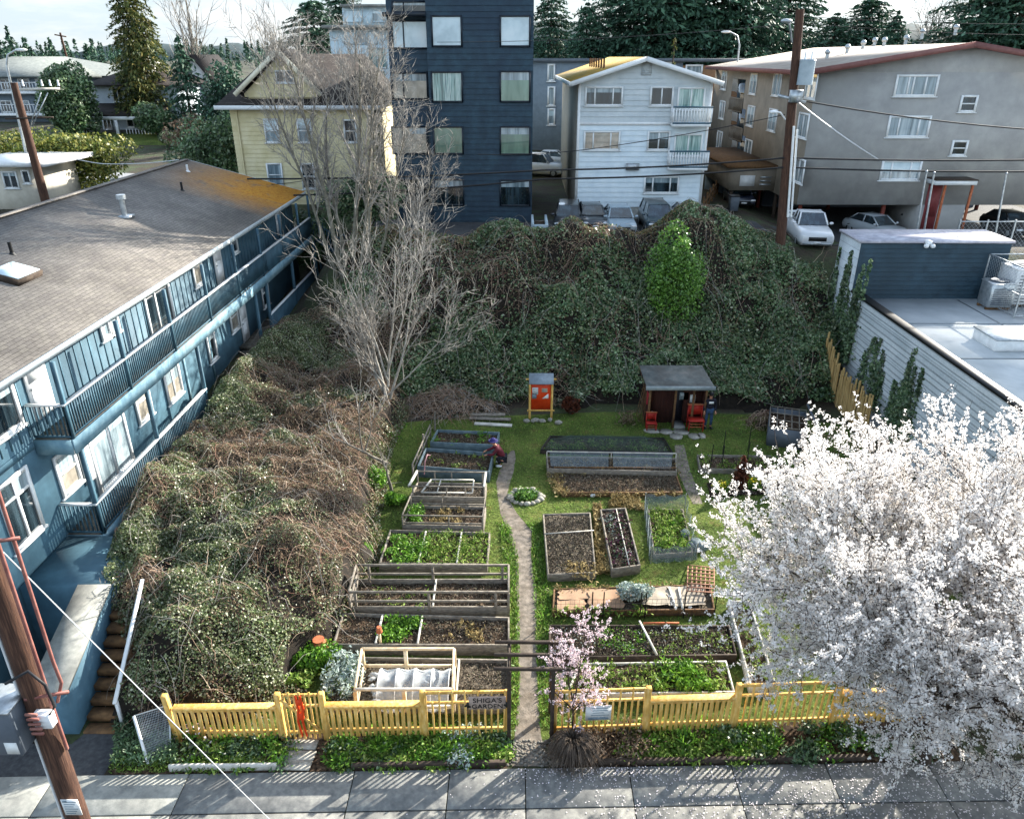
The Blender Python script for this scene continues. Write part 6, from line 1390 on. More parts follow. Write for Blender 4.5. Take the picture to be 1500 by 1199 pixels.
a = MB(); a.add([(xl - .05, B.y - .4, zt_ - .3), (xr_ + .05, B.y - .4, zt_ - .3), (xr_ + .05, B.y, zt_ + .05), (xl - .05, B.y, zt_ + .05), (xl - .05, B.y - .4, zt_ - .26), (xr_ + .05, B.y - .4, zt_ - .26), (xr_ + .05, B.y, zt_ + .09), (xl - .05, B.y, zt_ + .09)], [(0, 3, 2, 1), (4, 5, 6, 7), (0, 1, 5, 4), (1, 2, 6, 5), (2, 3, 7, 6), (3, 0, 4, 7)]); a.prism([(xl - .05, B.y + .002, zt_ + .05), (xr_ + .05, B.y + .002, zt_ + .05), (xr_ + .05, B.y + .4, zt_ - .25), (xl - .05, B.y + .4, zt_ - .25)], (0, 0, .04)); a.build('roof', mat('grey_roof_felt', ['6c7780', '7d8992'], 6, 4, .7), nb)
for (cx_, cz_, w_, h_, m_) in [(-.26, .38, .26, .34, 'paper'), (.16, .42, .26, .2, 'wood_pale'), (-.3, .02, .2, .24, 'ink_grey'), (.2, -.0, .3, .22, 'paper')]:
    X, Z = (xl + xr_) / 2 + cx_, (zpb + zpt) / 2 + cz_ * .72; a = MB()
    if h_ == .22 and m_ == 'paper': a.prism([(X - .15, B.y - .032, Z - .1), (X + .15, B.y - .032, Z - .1), (X + .13, B.y - .032, Z + .14)], (0, .01, 0))
    else: a.box(X - w_ / 2, X + w_ / 2, B.y - .032, B.y - .021, Z - h_ / 2, Z + h_ / 2)
    no = a.build('notice', M[m_], nb); 
    if m_ in ('paper', 'wood_pale') and h_ != .22:
        a = MB()
        for k in range(4): a.box(X - w_ * .38, X + w_ * (.38 if k % 2 else .2), B.y - .035, B.y - .0325, Z + h_ * (.3 - .2 * k) - .012, Z + h_ * (.3 - .2 * k) + .012)
        a.build('print', M['ink_grey'], no)

# ---- shed
S0, S1 = gz(947, 626), gz(1030, 626); sd = thing('garden_shed', 'small open fronted dark shed with grey sloping roof', 'shed', ((S0.x + S1.x) / 2, S0.y + 1, 0)); X0, X1, Y0 = S0.x, S1.x, S0.y; zf = gy(990, 567, Y0 - .38).z; dp = 1.35
br_ = mat('dark_red_brown_boards', ['2a1613', '3a1f19', '472821'], 4, 5, .85, bmp=.3, stretch=(5, 5, .4)); a = MB()
a.box(X0, X0 + .06, Y0, Y0 + dp, 0, zf - .02); a.box(X1 - .06, X1, Y0, Y0 + dp, 0, zf - .02); a.box(X0 + .06, X1 - .06, Y0 + dp - .06, Y0 + dp, 0, zf + .05); a.box(X0 + .062, X0 + 1.25, Y0 + .5, Y0 + .56, 0, zf - .02); a.box(X1 - .9, X1 - .062, Y0 + .5, Y0 + .56, 0, zf - .02)
for k in range(5): a.box(X0 + .09 + .25 * k, X0 + .11 + .25 * k, Y0 + .485, Y0 + .499, 0, zf - .05)
a.build('wall', br_, sd)
a = MB(); a.prism([(X0 - .22, Y0 - .38, zf), (X1 + .16, Y0 - .38, zf), (X1 + .0, Y0 + dp + .1, zf + .24), (X0 - .28, Y0 + dp + .1, zf + .24)], (0, 0, .05)); rf = a.build('roof', mat('weathered_grey_roof', ['4d5150', '5f6361', '73726d'], 2.5, 6, .9, bmp=.2, big='4a4440', bigscale=.9), sd)
a = MB(); a.box(X0 - .24, X1 + .22, Y0 - .43, Y0 - .382, zf - .13, zf + .05); a.build('fascia', mat('pale_weathered_fascia', ['7d8688', '939b9c'], 6, 4, .8), rf)
for x in (X0 + .03, X0 + 1.15, X0 + 1.95, X1 - .05): a = MB(); a.box(x - .045, x + .045, Y0 - .1, Y0 - .01, 0, zf - .14); a.build('post', M['wood_brown'], sd)
a = MB(); a.box(X0 + 1.26, X1 - .92, Y0 + .52, Y0 + .57, .1, zf - .1); dr = a.build('door', mat('near_black_door', ['14141c', '1e1e28'], 4, 4, .6), sd); a = MB(); a.box(X0 + 1.45, X0 + 1.85, Y0 + .5, Y0 + .519, 1.15, 1.5); a.build('pane', M['glass_blind'], dr)
a = MB(); a.box(X1 - .62, X1 - .38, Y0 + .47, Y0 + .495, 1.02, 1.4); a.build('notice', M['paper'], sd); a = MB(); a.box(X0 + 1.2, X1 - .86, Y0 - .2, Y0 + .5, 0, .13); a.build('step', M['concrete'], sd)
a = MB(); a.quad((X0 - .01, Y0 - .02, 1.66), (X0 - .02, Y0 + .5, 1.6), (X0 - .04, Y0 + .34, 1.0), (X0 - .03, Y0 + .1, 1.08)); a.build('red_cloth', mat('red_cloth', ['8d1f2a', 'a52a33'], 4, 3, .8), None, 'red cloth hanging on the left wall of the shed', 'cloth')
p = gz(1009, 629)
def slat_chair(name, label, x, y, s, rz, tall):
    t = thing(name, label, 'chair', (x, y, .05)); a = MB(); w = .27 * s
    for sx in (-1, 1):
        for sy in (-1, 1):
            b_ = MB(); b_.box(x + sx * w - .022, x + sx * w + .022, y + sy * .2 * s - .022, y + sy * .2 * s + .022, .05, .05 + (.43 * s if sy < 0 else tall)); b_.build('leg', M['red'], t)
    a.box(x - w - .03, x + w + .03, y - .26 * s, y + .18 * s - .002, .05 + .432 * s, .09 + .44 * s); a.build('seat', M['red'], t); a = MB(); a.box(x - w + .024, x + w - .024, y + .19 * s, y + .22 * s, .1 + .5 * s, .05 + tall); a.build('backrest', M['red'], t)
    a = MB()
    for zz in (.18, .3): a.box(x - w + .024, x + w - .024, y - .21 * s, y - .19 * s, .05 + zz * s, .08 + zz * s)
    a.box(x - w - .05, x + w + .05, y + .14 * s, y + .26 * s, .052 + tall, .09 + tall); a.build('rung', M['terracotta'], t)
slat_chair('garden_chair', 'tall red wooden chair with orange rungs at the right front of the shed', gz(1017, 630).x, gz(1017, 630).y, 1.15, 0, 1.1)
slat_chair('garden_chair', 'small dark red chair at the left front of the shed', gz(953, 630).x, gz(953, 630).y, .75, 0, .75)
p = gz(953, 622); a = MB(); a.tube([(p.x, p.y - .1, .42), (p.x, p.y - .1, .62)], [.08, .1], 10); a.ball((p.x, p.y - .1, .66), .09, .09, .07, 8, 5); a.build('white_pot', M['white'], None, 'small white pot standing on the little red chair', 'pot')
for i, (px, py, w_, d_) in enumerate([(955, 632, .8, .25), (975, 633, .7, .26), (998, 634, .8, .3), (990, 640, .7, .3), (1016, 640, .55, .3), (1028, 639, .4, .28)]):
    p = gz(px, py); a = MB(); n = 7; pol = [(p.x + w_ / 2 * math.cos(k * 2 * math.pi / n) * random.uniform(.8, 1.1), p.y + d_ * math.sin(k * 2 * math.pi / n) * random.uniform(.8, 1.1), .01) for k in range(n)]; a.prism(pol, (0, 0, .05)); a.build('paving_stone', M['stone'], None, ['leftmost flat stone below the little red chair', 'flat stone in front of the left shed opening', 'flat stone under the shed step', 'front middle flat stone before the shed door', 'front flat stone before the tall red chair', 'rightmost small flat stone before the shed'][i], 'paving stone', 'paving stones before the shed')
a = MB()
for k in range(5): a.tube([(X0 - .12 - .05 * k, Y0 + .3 + .2 * k, 0), (X0 - .02, Y0 + .5 + .2 * k, 1.5 + .1 * (k % 3))], .018, 5)
a.build('garden_poles', M['wood_brown'], None, 'bundle of poles leaning on the left wall of the shed', 'poles')
p = gz(918, 620); a = MB(); a.addnp(*leaf_np(np.array([p]) + RNG.normal(0, 1, (200, 3)) * [[.22, .15, 0]] + np.c_[np.zeros((200, 2)), RNG.uniform(0, .6, 200)], .2, None, 0, .2, np.tile([[0, 0, 1.]], (200, 1)), 1)); a.build('dry_plant', L['dead'], None, 'dead brown plant left of the shed', 'plant', kind='stuff')
p = gz(836, 606); bush('dry_fern', 'reddish dead fern beside the notice board', (p.x, p.y, 0), .45, .4, .9, L['reddish'], 500, .18, seed=51, lumps=5)
for i in range(6): p = gz(770 + i * 9 + random.uniform(-3, 3), 617 + random.uniform(-4, 4)); a = MB(); a.ball((p.x, p.y, .08), random.uniform(.1, .2), .12, .1, 8, 5, jit=.4); a.build('rubble_stone', M['stone'], None, 'rough grey stone lying at the foot of the notice board', 'stone', 'stones under the notice board')

# ---- compost bins on the right
c0 = gz(1150, 640); cbn = thing('compost_bin', 'dark slatted compost bin with a wire grid lid', 'compost bin', (c0.x, c0.y, 0)); a = MB(); w_, d_, h_ = 1.5, 2.1, .85; rz = -.32; u_ = Vector((math.cos(rz), math.sin(rz), 0)); v_ = Vector((-math.sin(rz), math.cos(rz), 0))
a.obox(Vector((c0.x, c0.y, h_ / 2)) - v_ * d_ / 2, u_, w_, .05, h_); a.obox(Vector((c0.x, c0.y, h_ / 2)) + v_ * d_ / 2, u_, w_, .05, h_); a.obox(Vector((c0.x, c0.y, h_ / 2)) - u_ * w_ / 2, v_, d_ - .055, .05, h_); a.obox(Vector((c0.x, c0.y, h_ / 2)) + u_ * w_ / 2, v_, d_ - .055, .05, h_); a.build('bin_wall', M['grey_paint'], cbn)
a = MB()
for i in range(6): t = (i / 5 - .5); a.beam(Vector((c0.x, c0.y, h_ + .05)) + u_ * w_ * t - v_ * d_ / 2, Vector((c0.x, c0.y, h_ + .05)) + u_ * w_ * t + v_ * d_ / 2, .035, .03)
for i in range(4): t = (i / 3 - .5); a.beam(Vector((c0.x, c0.y, h_ + .083)) - u_ * w_ / 2 + v_ * d_ * t, Vector((c0.x, c0.y, h_ + .083)) + u_ * w_ / 2 + v_ * d_ * t, .035, .03)
a.build('grid_lid', M['wood_grey'], cbn); a = MB(); a.obox((c0.x, c0.y, h_ * .4), u_, w_ - .06, d_ - .06, h_ * .7); a.build('compost', M['soil'], cbn)
p = gz(1120, 622); lt2 = lambda x, y: np.clip(.5 * (1 - ((x - p.x) / .9) ** 2 - ((y - p.y) / .7) ** 2), 0, 1) + .08
thicket('garden_waste', 'heap of brown garden waste beside the compost bin', 'waste heap', lambda x, y: ((x - p.x) / .85) ** 2 + ((y - p.y) / .65) ** 2 < 1, lt2, (p.x - 1, p.x + 1, p.y - .8, p.y + .8), [(L['dead'], 500, .06, .09, lambda x, y: 1 + 0 * x, .5)], [(M['cane'], 120, .3, .9, .3, .01, None)], M['under'])
for i, (x0_, y0_, x1_, y1_) in enumerate([(1183, 592, 1205, 645), (1188, 640, 1208, 625), (1180, 648, 1225, 668)]):
    p, q = gz(x0_, y0_, .9 if i == 0 else .15), gz(x1_, y1_, .1); a = MB(); a.beam(p, q, .09, .06); a.build('board', M['grey_paint'] if i == 0 else M['wood_grey'], None, ['long dark board leaning behind the compost bin', 'short board lying crosswise by the leaning board', 'board lying in the grass under the cherry blossom'][i], 'board')
# ---- bamboo fence at the block wall
bf = thing('bamboo_fence', 'tan split pole fence of uneven height leaning along the white block wall', 'fence', (15.2, 35, 0)); A_, B_ = Vector((15.0, 41.0, 0)), Vector((15.15, 29.3, 0)); A_ = Vector((15.0, 34.6, 0))
for k in range(46):
    t = k / 45; p = A_.lerp(B_, t); zg = gh(p.x, p.y); a = MB(); hh = 1.7 + .35 * math.sin(k * 1.7) * random.uniform(.3, 1) + .2 * random.random(); a.tube([(p.x + random.uniform(-.03, .03), p.y, zg - .2), (p.x + random.uniform(-.1, .04), p.y + random.uniform(-.07, .07), zg + hh)], random.uniform(.04, .06), 6); a.build('pole', BAMBOO if k else (BAMBOO := mat('tan_split_poles', ['8f7548', 'a98c5a', 'bfa36f'], 3, 5, .75, stretch=(3, 3, .5))), bf)
for h in (.5, 1.3): a = MB(); a.tube([(A_.x + .07, A_.y, gh(A_.x, A_.y) + h), (15.15, 32, gh(15.1, 32) + h), (B_.x + .07, B_.y, h)], .03, 5); a.build('rail', M['wood_brown'], bf)
# ivy on the block wall
def wall_ivy(label, y0, y1, z0, z1, n, seed, tips):
    rng = np.random.default_rng(seed); y = rng.uniform(y0, y1, n); C = []
    mid = (y0 + y1) / 2; hw_ = (y1 - y0) / 2
    for k in range(tips):
        yc = rng.uniform(y0, y1); zt = z0 + (z1 - z0) * rng.uniform(.55, 1.05); m = int(n / tips); s = rng.uniform(0, 1, m) ** .75; C.append(np.stack([CXW - rng.uniform(.02, .28, m) * (1.1 - s * .8), yc + (1 - s) * rng.normal(0, .35, m) + s * rng.normal(0, .07, m) + .5 * (s - .5) * rng.normal(), z0 + (zt - z0) * s], 1))
    t = thing('climbing_ivy', label, 'ivy', (CXW - .1, mid, z0)); a = MB(); Cc = np.vstack(C); a.addnp(*leaf_np(Cc, .14, np.tile([[-1, -.2, .3]], (len(Cc), 1)), 1.2, .7, rng=rng)); a.build('foliage', L['ivy'], t)
    a = MB(); a.addnp(*tubes_np([([(CXW - .03, c[:, 1].mean() + rng.normal(0, .1), z0), (CXW - .03, c[:, 1].mean(), c[:, 2].max() - .1)], [.02, .008]) for c in C], 4)); a.build('stem', M['bark_dark'], t)
wall_ivy('tall ivy climbing the block wall beside the bamboo fence', 33.0, 37.5, 1.5, 6.6, 5200, 3, 16)
wall_ivy('ivy climbing the block wall between the bamboo fence and the cherry tree', 27.4, 29.9, .2, 4.3, 3000, 5, 9)
wall_ivy('small ivy strands on the block wall behind the bamboo fence', 30.6, 32.5, .6, 4.0, 1500, 8, 7)
p = gz(1205, 588); bush('fern', 'low dark green fern clump in front of the bamboo fence', (p.x, p.y, 0), 1.0, .8, .9, L['ivy'], 1500, .18, seed=61, lumps=8); p = gz(1165, 575); bush('loose_shrub', 'grey brown loose shrub between the compost bin and the ivy bank', (p.x, p.y, 0), 1.2, 1.0, 1.7, L['dead'], 1500, .13, seed=62, lumps=8)
p = gz(1160, 560); bush('yellow_green_shrub', 'yellow green low shrub at the foot of the bank by the compost bin', (p.x - .6, p.y - 1.2, 0), .8, .7, .8, L['fresh'], 900, .12, seed=63, lumps=6)
# greens on the left of the beds
for i, (px, py, rx, h_, n, lf, lab) in enumerate([(545, 712, .8, 1.0, 1700, 'fresh', 'bright green shrubby clump beside the leaning trunk'), (578, 738, .45, .5, 700, 'fresh', 'small bright green plant at the foot of the leaning trunk'), (520, 765, .5, .45, 700, 'fresh', 'low bright green plant between the bramble heap and the beds'), (530, 810, .5, .45, 800, 'fresh', 'green clump at the left end of the weedy bed'), (455, 975, .75, .7, 2000, 'fresh', 'bright green bush between the bramble heap and the front bed'), (440, 1000, .4, .35, 600, 'grass', 'low green plant behind the yellow gate'), (486, 912, .35, .55, 500, 'silver', 'bluish flowering plant at the left end of the lettuce bed')]):
    p = gz(px, py); bush('green_plant', lab, (p.x, p.y, 0), rx, rx * .8, h_, L[lf], n, .12, 'plant', seed=70 + i, lumps=8)
p = gz(470, 962); a = MB(); a.ball((p.x, p.y, .32), .26, .26, .3, 14, 9); a.tube([(p.x, p.y, .58), (p.x, p.y, .64)], [.14, .16], 12); a.build('clay_pot', M['terracotta'], None, 'round terracotta pot among the green plants beside the lettuce bed', 'pot', smooth=True)

# ---- arbour over the entrance
ar = thing('garden_arbour', 'dark weathered timber arbour over the garden entrance', 'arbour', (.4, 13.5, 0)); xa, xb = gz(744, 1075).x + .03, gz(806, 1073).x + .02
for x in (xa, xb):
    for y in (13.12, 13.95): a = MB(); a.box(x - .045, x + .045, y - .045, y + .045, 0, 2.22); a.build('post', M['wood_dark'], ar, bevel=.004)
for x in (xa, xb): a = MB(); a.beam((x, 12.95, 2.26), (x, 14.1, 2.26), .05, .08); a.build('beam', M['wood_dark'], ar)
for y in (13.05, 13.5, 13.92): a = MB(); a.beam((xa - .35, y, 2.34), (xb + .4, y, 2.34), .07, .075); a.build('slat', M['wood_dark'], ar, bevel=.004)

# ---- yellow fence
def fence(label, pts, kinds, base):
    f = thing('picket_fence', label, 'fence', base)
    for i, (p, q, kd) in enumerate(zip(pts[:-1], pts[1:], kinds)):
        if kd == 'gap': continue
        p, q = Vector(p), Vector(q); d = (q - p).normalized(); Ln = (q - p).length; nrm = Vector((d.y, -d.x, 0)); a = MB()
        if kd == 'low':
            n = int(Ln / .135)
            for k in range(n): c = p + d * (Ln * (k + .5) / n) + nrm * .035; a.obox((c.x, c.y, .11 + .48 + random.uniform(-.01, .01)), d + UZ * random.uniform(-.015, .015), .088 + random.uniform(-.006, .004), .014, .96)
            for z in (.3, 1.0): a.beam(p + d * .05 + UZ * z, q - d * .05 + UZ * z, .045, .085)
            a.beam(p + d * .05 + UZ * 1.105, q - d * .05 + UZ * 1.105, .19, .045); a.build('low_panel', M['yellow'], f, bevel=.004)
        else:
            n = int(Ln / .145)
            for k in range(n):
                c = p + d * (Ln * (k + .5) / n); hh = 1.52 if k % 2 == 0 else 1.16; zb = .06 if k % 2 == 0 else .12; hh += random.uniform(-.02, .02); a.obox((c.x + nrm.x * .03, c.y + nrm.y * .03, (zb + hh) / 2), d + UZ * random.uniform(-.02, .02), .045, .035, hh - zb)
            for z, w_ in ((.28, .06), (1.13, .06), (1.45, .075)): a.beam(p + d * .05 + UZ * z, q - d * .05 + UZ * z, .05, w_)
            a.build('tall_panel', M['yellow'], f, bevel=.004)
    return f
def fpost(f, p, h=1.5, lean=(0, 0), w=.13): a = MB(); p = Vector(p); a.prism([(p.x - w / 2, p.y - w / 2, -.1), (p.x + w / 2, p.y - w / 2, -.1), (p.x + w / 2, p.y + w / 2, -.1), (p.x - w / 2, p.y + w / 2, -.1)], (lean[0], lean[1], h + .1)); o = a.build('post', M['yellow'], f, bevel=.008); return o
LA, LB = gz(263, 1085), gz(744, 1077); lp = lambda t: LA.lerp(LB, t)
def tx(px): 
    # fence parameter for a picture column, at rail height
    best = min(np.linspace(-.2, 1.2, 800), key=lambda t: abs((lambda p: proj(p)[0])(LA.lerp(LB, t) + UZ * .75) - px)); return best
def proj(p):
    d = Vector(p) - Vector((0, 0, CAM_H)); c, s = math.cos(-YAW), math.sin(-YAW); x, y = d.x * c - d.y * s, d.x * s + d.y * c; dep = y * math.cos(PITCH) - d.z * math.sin(PITCH); up = y * math.sin(PITCH) + d.z * math.cos(PITCH); return CX + F_PX * x / dep, CY - F_PX * up / dep
t1, t2, t3 = tx(411), tx(475), tx(620)
f1 = fence('left half of the yellow picket fence with low boarded panels and a tall picket panel', [lp(0), lp(t1), lp(t2), lp(t3), lp(1)], ['low', 'gap', 'low', 'tall'], lp(.3))
fpost(f1, lp(0), 1.48, (-.10, .02)); fpost(f1, lp(t1)); fpost(f1, lp(t2)); fpost(f1, lp(t3)); fpost(f1, lp(1) + Vector((-.04, 0, 0)), 1.5, w=.07)
gt = thing('garden_gate', 'yellow picket gate with a diagonal brace set in the left fence', 'gate', lp((t1 + t2) / 2)); p, q = lp(t1), lp(t2); d = (q - p).normalized(); p = p + d * .09; q = q - d * .09; a = MB(); n = 7
for k in range(n): c = p.lerp(q, (k + .5) / n); a.obox((c.x, c.y - .03, .8), d, .05, .03, 1.42 if k % 2 == 0 else 1.5); 
a.build('pickets', M['yellow'], gt, bevel=.004); a = MB()
for z in (.25, 1.1, 1.44): a.beam(p + UZ * z, q + UZ * z, .04, .07)
a.build('rail', M['yellow'], gt, bevel=.004); a = MB(); a.beam(p + UZ * 1.36 + Vector((0, -.06, 0)), q + UZ * .32 + Vector((0, -.06, 0)), .03, .07); a.build('brace', M['yellow'], gt)
c = p.lerp(q, .5); a = MB()
for dx in (-.06, .05): a.tube([(c.x + dx, c.y - .09, 1.5), (c.x + dx + .03, c.y - .1, 1.1), (c.x + dx - .02, c.y - .1, .7), (c.x + dx + .02, c.y - .09, .2)], [.025, .035, .03, .02], 6)
a.ball((c.x, c.y - .1, 1.3), .08, .03, .09, 8, 6); a.ball((c.x + .01, c.y - .1, .85), .08, .03, .12, 8, 6); a.build('red_ornament', M['orange'], None, 'red orange ornament hanging down the middle of the yellow gate', 'ornament')
# name sign
s0 = lp(tx(686)); s1 = lp(tx(742)); c = s0.lerp(s1, .5); zs = gy(713, 1025, c.y).z; w_ = (s1 - s0).length; sg = thing('garden_sign', 'dark wooden sign with raised lettering on the tall picket panel by the entrance', 'sign', (c.x, c.y, zs - .17)); d = (s1 - s0).normalized(); nrm = Vector((d.y, -d.x, 0)); a = MB()
a.obox(c + nrm * .075 + UZ * zs, d, w_ * .96, .03, .40); a.build('board', mat('grey_brown_sign_board', ['8a776c', '9c897d', 'ad9a8e'], 5, 4, .8), sg, bevel=.01)
ang = math.atan2(d.y, d.x); tc = c + nrm * .094
text_part('lettering', "SHIGA'S", .2, tc + UZ * (zs + .085), (R(90), 0, ang), M['black'], sg, .006); text_part('lettering', "GARDEN", .185, tc + UZ * (zs - .10), (R(90), 0, ang), M['black'], sg, .006)
for sgn in (-1, 1):
    a = MB(); k = c + d * sgn * w_ * .50 + nrm * .1 + UZ * (zs - .05); a.obox(k, d, .05, .02, .16); a.obox(k + d * .03 * sgn, Vector((d.x, d.y, .8)), .11, .018, .045); a.obox(k - d * .02 * sgn - UZ * .03, Vector((d.x, d.y, -.8)), .11, .016, .045); a.build('leaf_emblem', M['black'], sg)
# right half
LA, LB = gz(809, 1078), gz(1232, 1062); u1, u2, u3 = tx(947), tx(1078), tx(1224)
f2 = fence('right half of the yellow picket fence running under the cherry tree', [lp(0), lp(u1), lp(u2), lp(u3), lp(u3 + .32)], ['tall', 'low', 'tall', 'low'], lp(.5))
fpost(f2, lp(0) + Vector((.04, 0, 0)), 1.5, w=.07); fpost(f2, lp(u1)); fpost(f2, lp(u2)); fpost(f2, lp(u3)); fpost(f2, lp(u3 + .32))
c = lp(tx(876)); d = (LB - LA).normalized(); nrm = Vector((d.y, -d.x, 0)); zs = gy(876, 1040, c.y).z; ws = thing('garden_sign', 'white square sign with grey printed lines on the right fence behind the blossoming sapling', 'sign', (c.x, c.y, zs - .2)); a = MB(); a.obox(c + nrm * .07 + UZ * zs, d, .62, .02, .46); a.build('board', M['paper'], ws); a = MB(); 
for k in range(5): a.obox(c + nrm * .0815 + UZ * (zs + .16 - .075 * k) + d * (.04 * (k % 2)), d, .44 - .08 * (k % 3), .002, .022)
a.obox(c + nrm * .0812 + UZ * (zs - .17), d, .5, .002, .07); a.build('print', M['ink_grey'], ws)

# ---- planting strip in front of the fence
EDY = lambda x: 12.28 + .028 * x
def strip_in(x, y): 
    fy_ = np.interp(x, [-8.2, -.2, .9, 9.5], [13.0, 13.2, 13.3, 13.7]); return (y > EDY(x) + .12) & (y < fy_ + .15) & ~((x > -.15) & (x < .85)) & ~((x > -5.35) & (x < -4.35))
mb = MB(); 
for qa, qb, ya, yb in ((-9.4, -.22, 13.2, 13.3), (.95, 10.5, 13.4, 13.9)): overlay('soil_strip', [(qa, EDY(qa) + .02), (qb, EDY(qb) + .02), (qb, yb), (qa, ya)], M['soil'], .03, .8)
def strip(label, x0, x1, n, leaf, size, h, clumps, name='ground_cover', y0=12.1, y1=13.6):
    cx_ = RNG.uniform(x0, x1, clumps); cy_ = RNG.uniform(y0, y1, clumps); k = strip_in(cx_, cy_); cx_, cy_ = cx_[k], cy_[k]; w = RNG.integers(0, len(cx_), n); hs = RNG.uniform(.35, 1, len(cx_)) * h
    Q = np.stack([cx_[w] + RNG.normal(0, .14, n), cy_[w] + RNG.normal(0, .11, n), .03 + RNG.uniform(0, 1, n) ** 1.3 * hs[w]], 1); a = MB(); a.addnp(*leaf_np(Q, size, np.tile([[0, -.3, .8]], (n, 1)), .5, .45)); return a.build(name, leaf, None, label, 'plants', kind='stuff')
strip('mixed green ground cover in front of the left fence', -4.4, -.3, 5200, L['grass'], .11, .17, 90); strip('bright green low plants in front of the left fence', -4.4, -.2, 3200, L['fresh'], .10, .22, 40); strip('dark leafy plants along the left fence', -4.4, -.3, 1500, L['ivy'], .11, .2, 20)
strip('silvery low plants near the sign end of the left fence', -1.8, -.6, 500, L['silver'], .11, .3, 9); strip('green low plants in front of the far left low panel', -7.9, -5.3, 2600, L['grass'], .11, .18, 40); strip('dark leaves before the far left panel', -7.9, -5.4, 1300, L['ivy'], .11, .2, 22); strip('bright low plants before the far left panel', -7.6, -5.4, 700, L['fresh'], .11, .3, 12)
strip('mixed green ground cover in front of the right fence', 2.6, 6.2, 5200, L['grass'], .12, .18, 60); strip('bright green low plants in front of the right fence', 2.8, 8.8, 2600, L['fresh'], .11, .2, 30); strip('dark plants under the cherry tree', 4.8, 10.2, 2600, L['ivy'], .13, .34, 40); strip('dry brown plants by the entrance sapling', .9, 3.2, 2200, L['dead'], .1, .3, 36)
for i, (px, py) in enumerate([(648, 1108), (1128, 1095), (1005, 1090), (560, 1100)]):
    p = gz(px, py); n = 60; an = RNG.uniform(0, 2 * math.pi, n); Q = np.stack([p.x + .16 * np.cos(an), p.y + .16 * np.sin(an), np.full(n, .2)], 1); a = MB(); a.addnp(*leaf_np(Q, .42, None, 0, .09, np.stack([np.cos(an), np.sin(an), np.full(n, 1.2)], 1), 3)); a.build('iris_plant', L['fresh'], None, ['spiky green iris in front of the left tall panel', 'spiky green iris in front of the right tall panel', 'spiky iris before the low panel of the right fence', 'spiky iris before the low panel left of the sign'][i], 'plant')
p = gz(287, 1082); t = thing('flower_pot', 'small pot of pink and white flowers at the left end of the fence', 'flower pot', p); a = MB(); a.tube([p, p + UZ * .22], [.1, .14], 10); a.build('pot', M['black'], t); Q = np.array([p]) + RNG.normal(0, 1, (160, 3)) * [[.17, .12, .07]] + [[0, 0, .32]]; a = MB(); a.addnp(*leaf_np(Q[:100], .1, None, 0, .6)); a.addnp(*leaf_np(Q[100:], .07, None, 0, .9), mi=1); a.build('flowers', [L['fresh'], L['pink']], t, kind='stuff')
for i, (x0_, y0_, x1_, y1_) in enumerate([(276, 1094, 302, 1086), (278, 1108, 308, 1098)]): a = MB(); a.beam(gz(x0_, y0_, .1), gz(x1_, y1_, .1), .1, .06); a.build('plank', M['wood_grey'], None, ['upper short grey plank lying by the flower pot', 'lower short grey plank lying by the flower pot'][i], 'plank')
# edging timbers along the pavement
for i, (xa_, xb_, z, w_, m_) in enumerate([(-8.05, -5.55, .2, .06, 'white_wood'), (-3.85, -.25, .14, .1, 'wood_dark'), (1.9, 8.2, .14, .1, 'wood_dark')]):
    a = MB(); n = 3
    for k in range(n): u, v = xa_ + (xb_ - xa_) * k / n, xa_ + (xb_ - xa_) * (k + 1) / n - .015; a.beam((u, EDY(u) + .1, z / 2 + .02), (v, EDY(v) + .1 + random.uniform(-.02, .02), z / 2 + .02), w_, z)
    a.build('edging_board', M[m_], None, ['pale edging board before the far left fence panel', 'dark edging timber along the left planting strip', 'dark edging timber along the right planting strip'][i], 'edging', bevel=.006)
for i, (px, py) in enumerate([(440, 1092), (436, 1108), (430, 1122)]):
    p = gz(px, py); a = MB(); a.prism([(p.x - .42, p.y - .13, .03), (p.x + .4, p.y - .15, .03), (p.x + .43, p.y + .12, .03), (p.x - .38, p.y + .14, .03)], (0, 0, .05)); a.build('stepping_stone', M['stone'], None, ['stepping slab right at the yellow gate', 'middle stepping slab before the yellow gate', 'stepping slab nearest the pavement before the yellow gate'][i], 'paving slab', 'slabs before the gate', bevel=.01)
# stones and petals at the entrance
n = 260; a = MB()
for k in range(n): x, y = random.uniform(-.35, 1.1), random.uniform(12.35, 13.1); s = random.uniform(.02, .055); a.ball((x, y, .02), s, s * .8, s * .6, 6, 4, jit=.4)
a.build('gravel', mat('grey_rough_gravel', ['55524c', '6b675f', '807b72'], 6, 7, .9, bmp=.4), None, 'pale rough gravel at the garden entrance', 'gravel', kind='stuff')
x = np.r_[RNG.normal(1.6, 1.0, 700), RNG.normal(5.5, 2.6, 2600), RNG.normal(9, 2, 1800)]; y = np.r_[RNG.normal(12.35, .25, 700), RNG.uniform(9, 12.9, 4400)]; Q = np.stack([x, y, np.full(len(x), .075)], 1); Q = Q[(Q[:, 1] < EDY(Q[:, 0]) - .03)]; a = MB(); a.addnp(*leaf_np(Q, .035, np.tile([[0, 0, 1.]], (len(Q), 1)), 4, .8)); a.build('fallen_petals', L['petal'], None, 'white petals scattered over the pavement and the entrance', 'petals', kind='stuff')
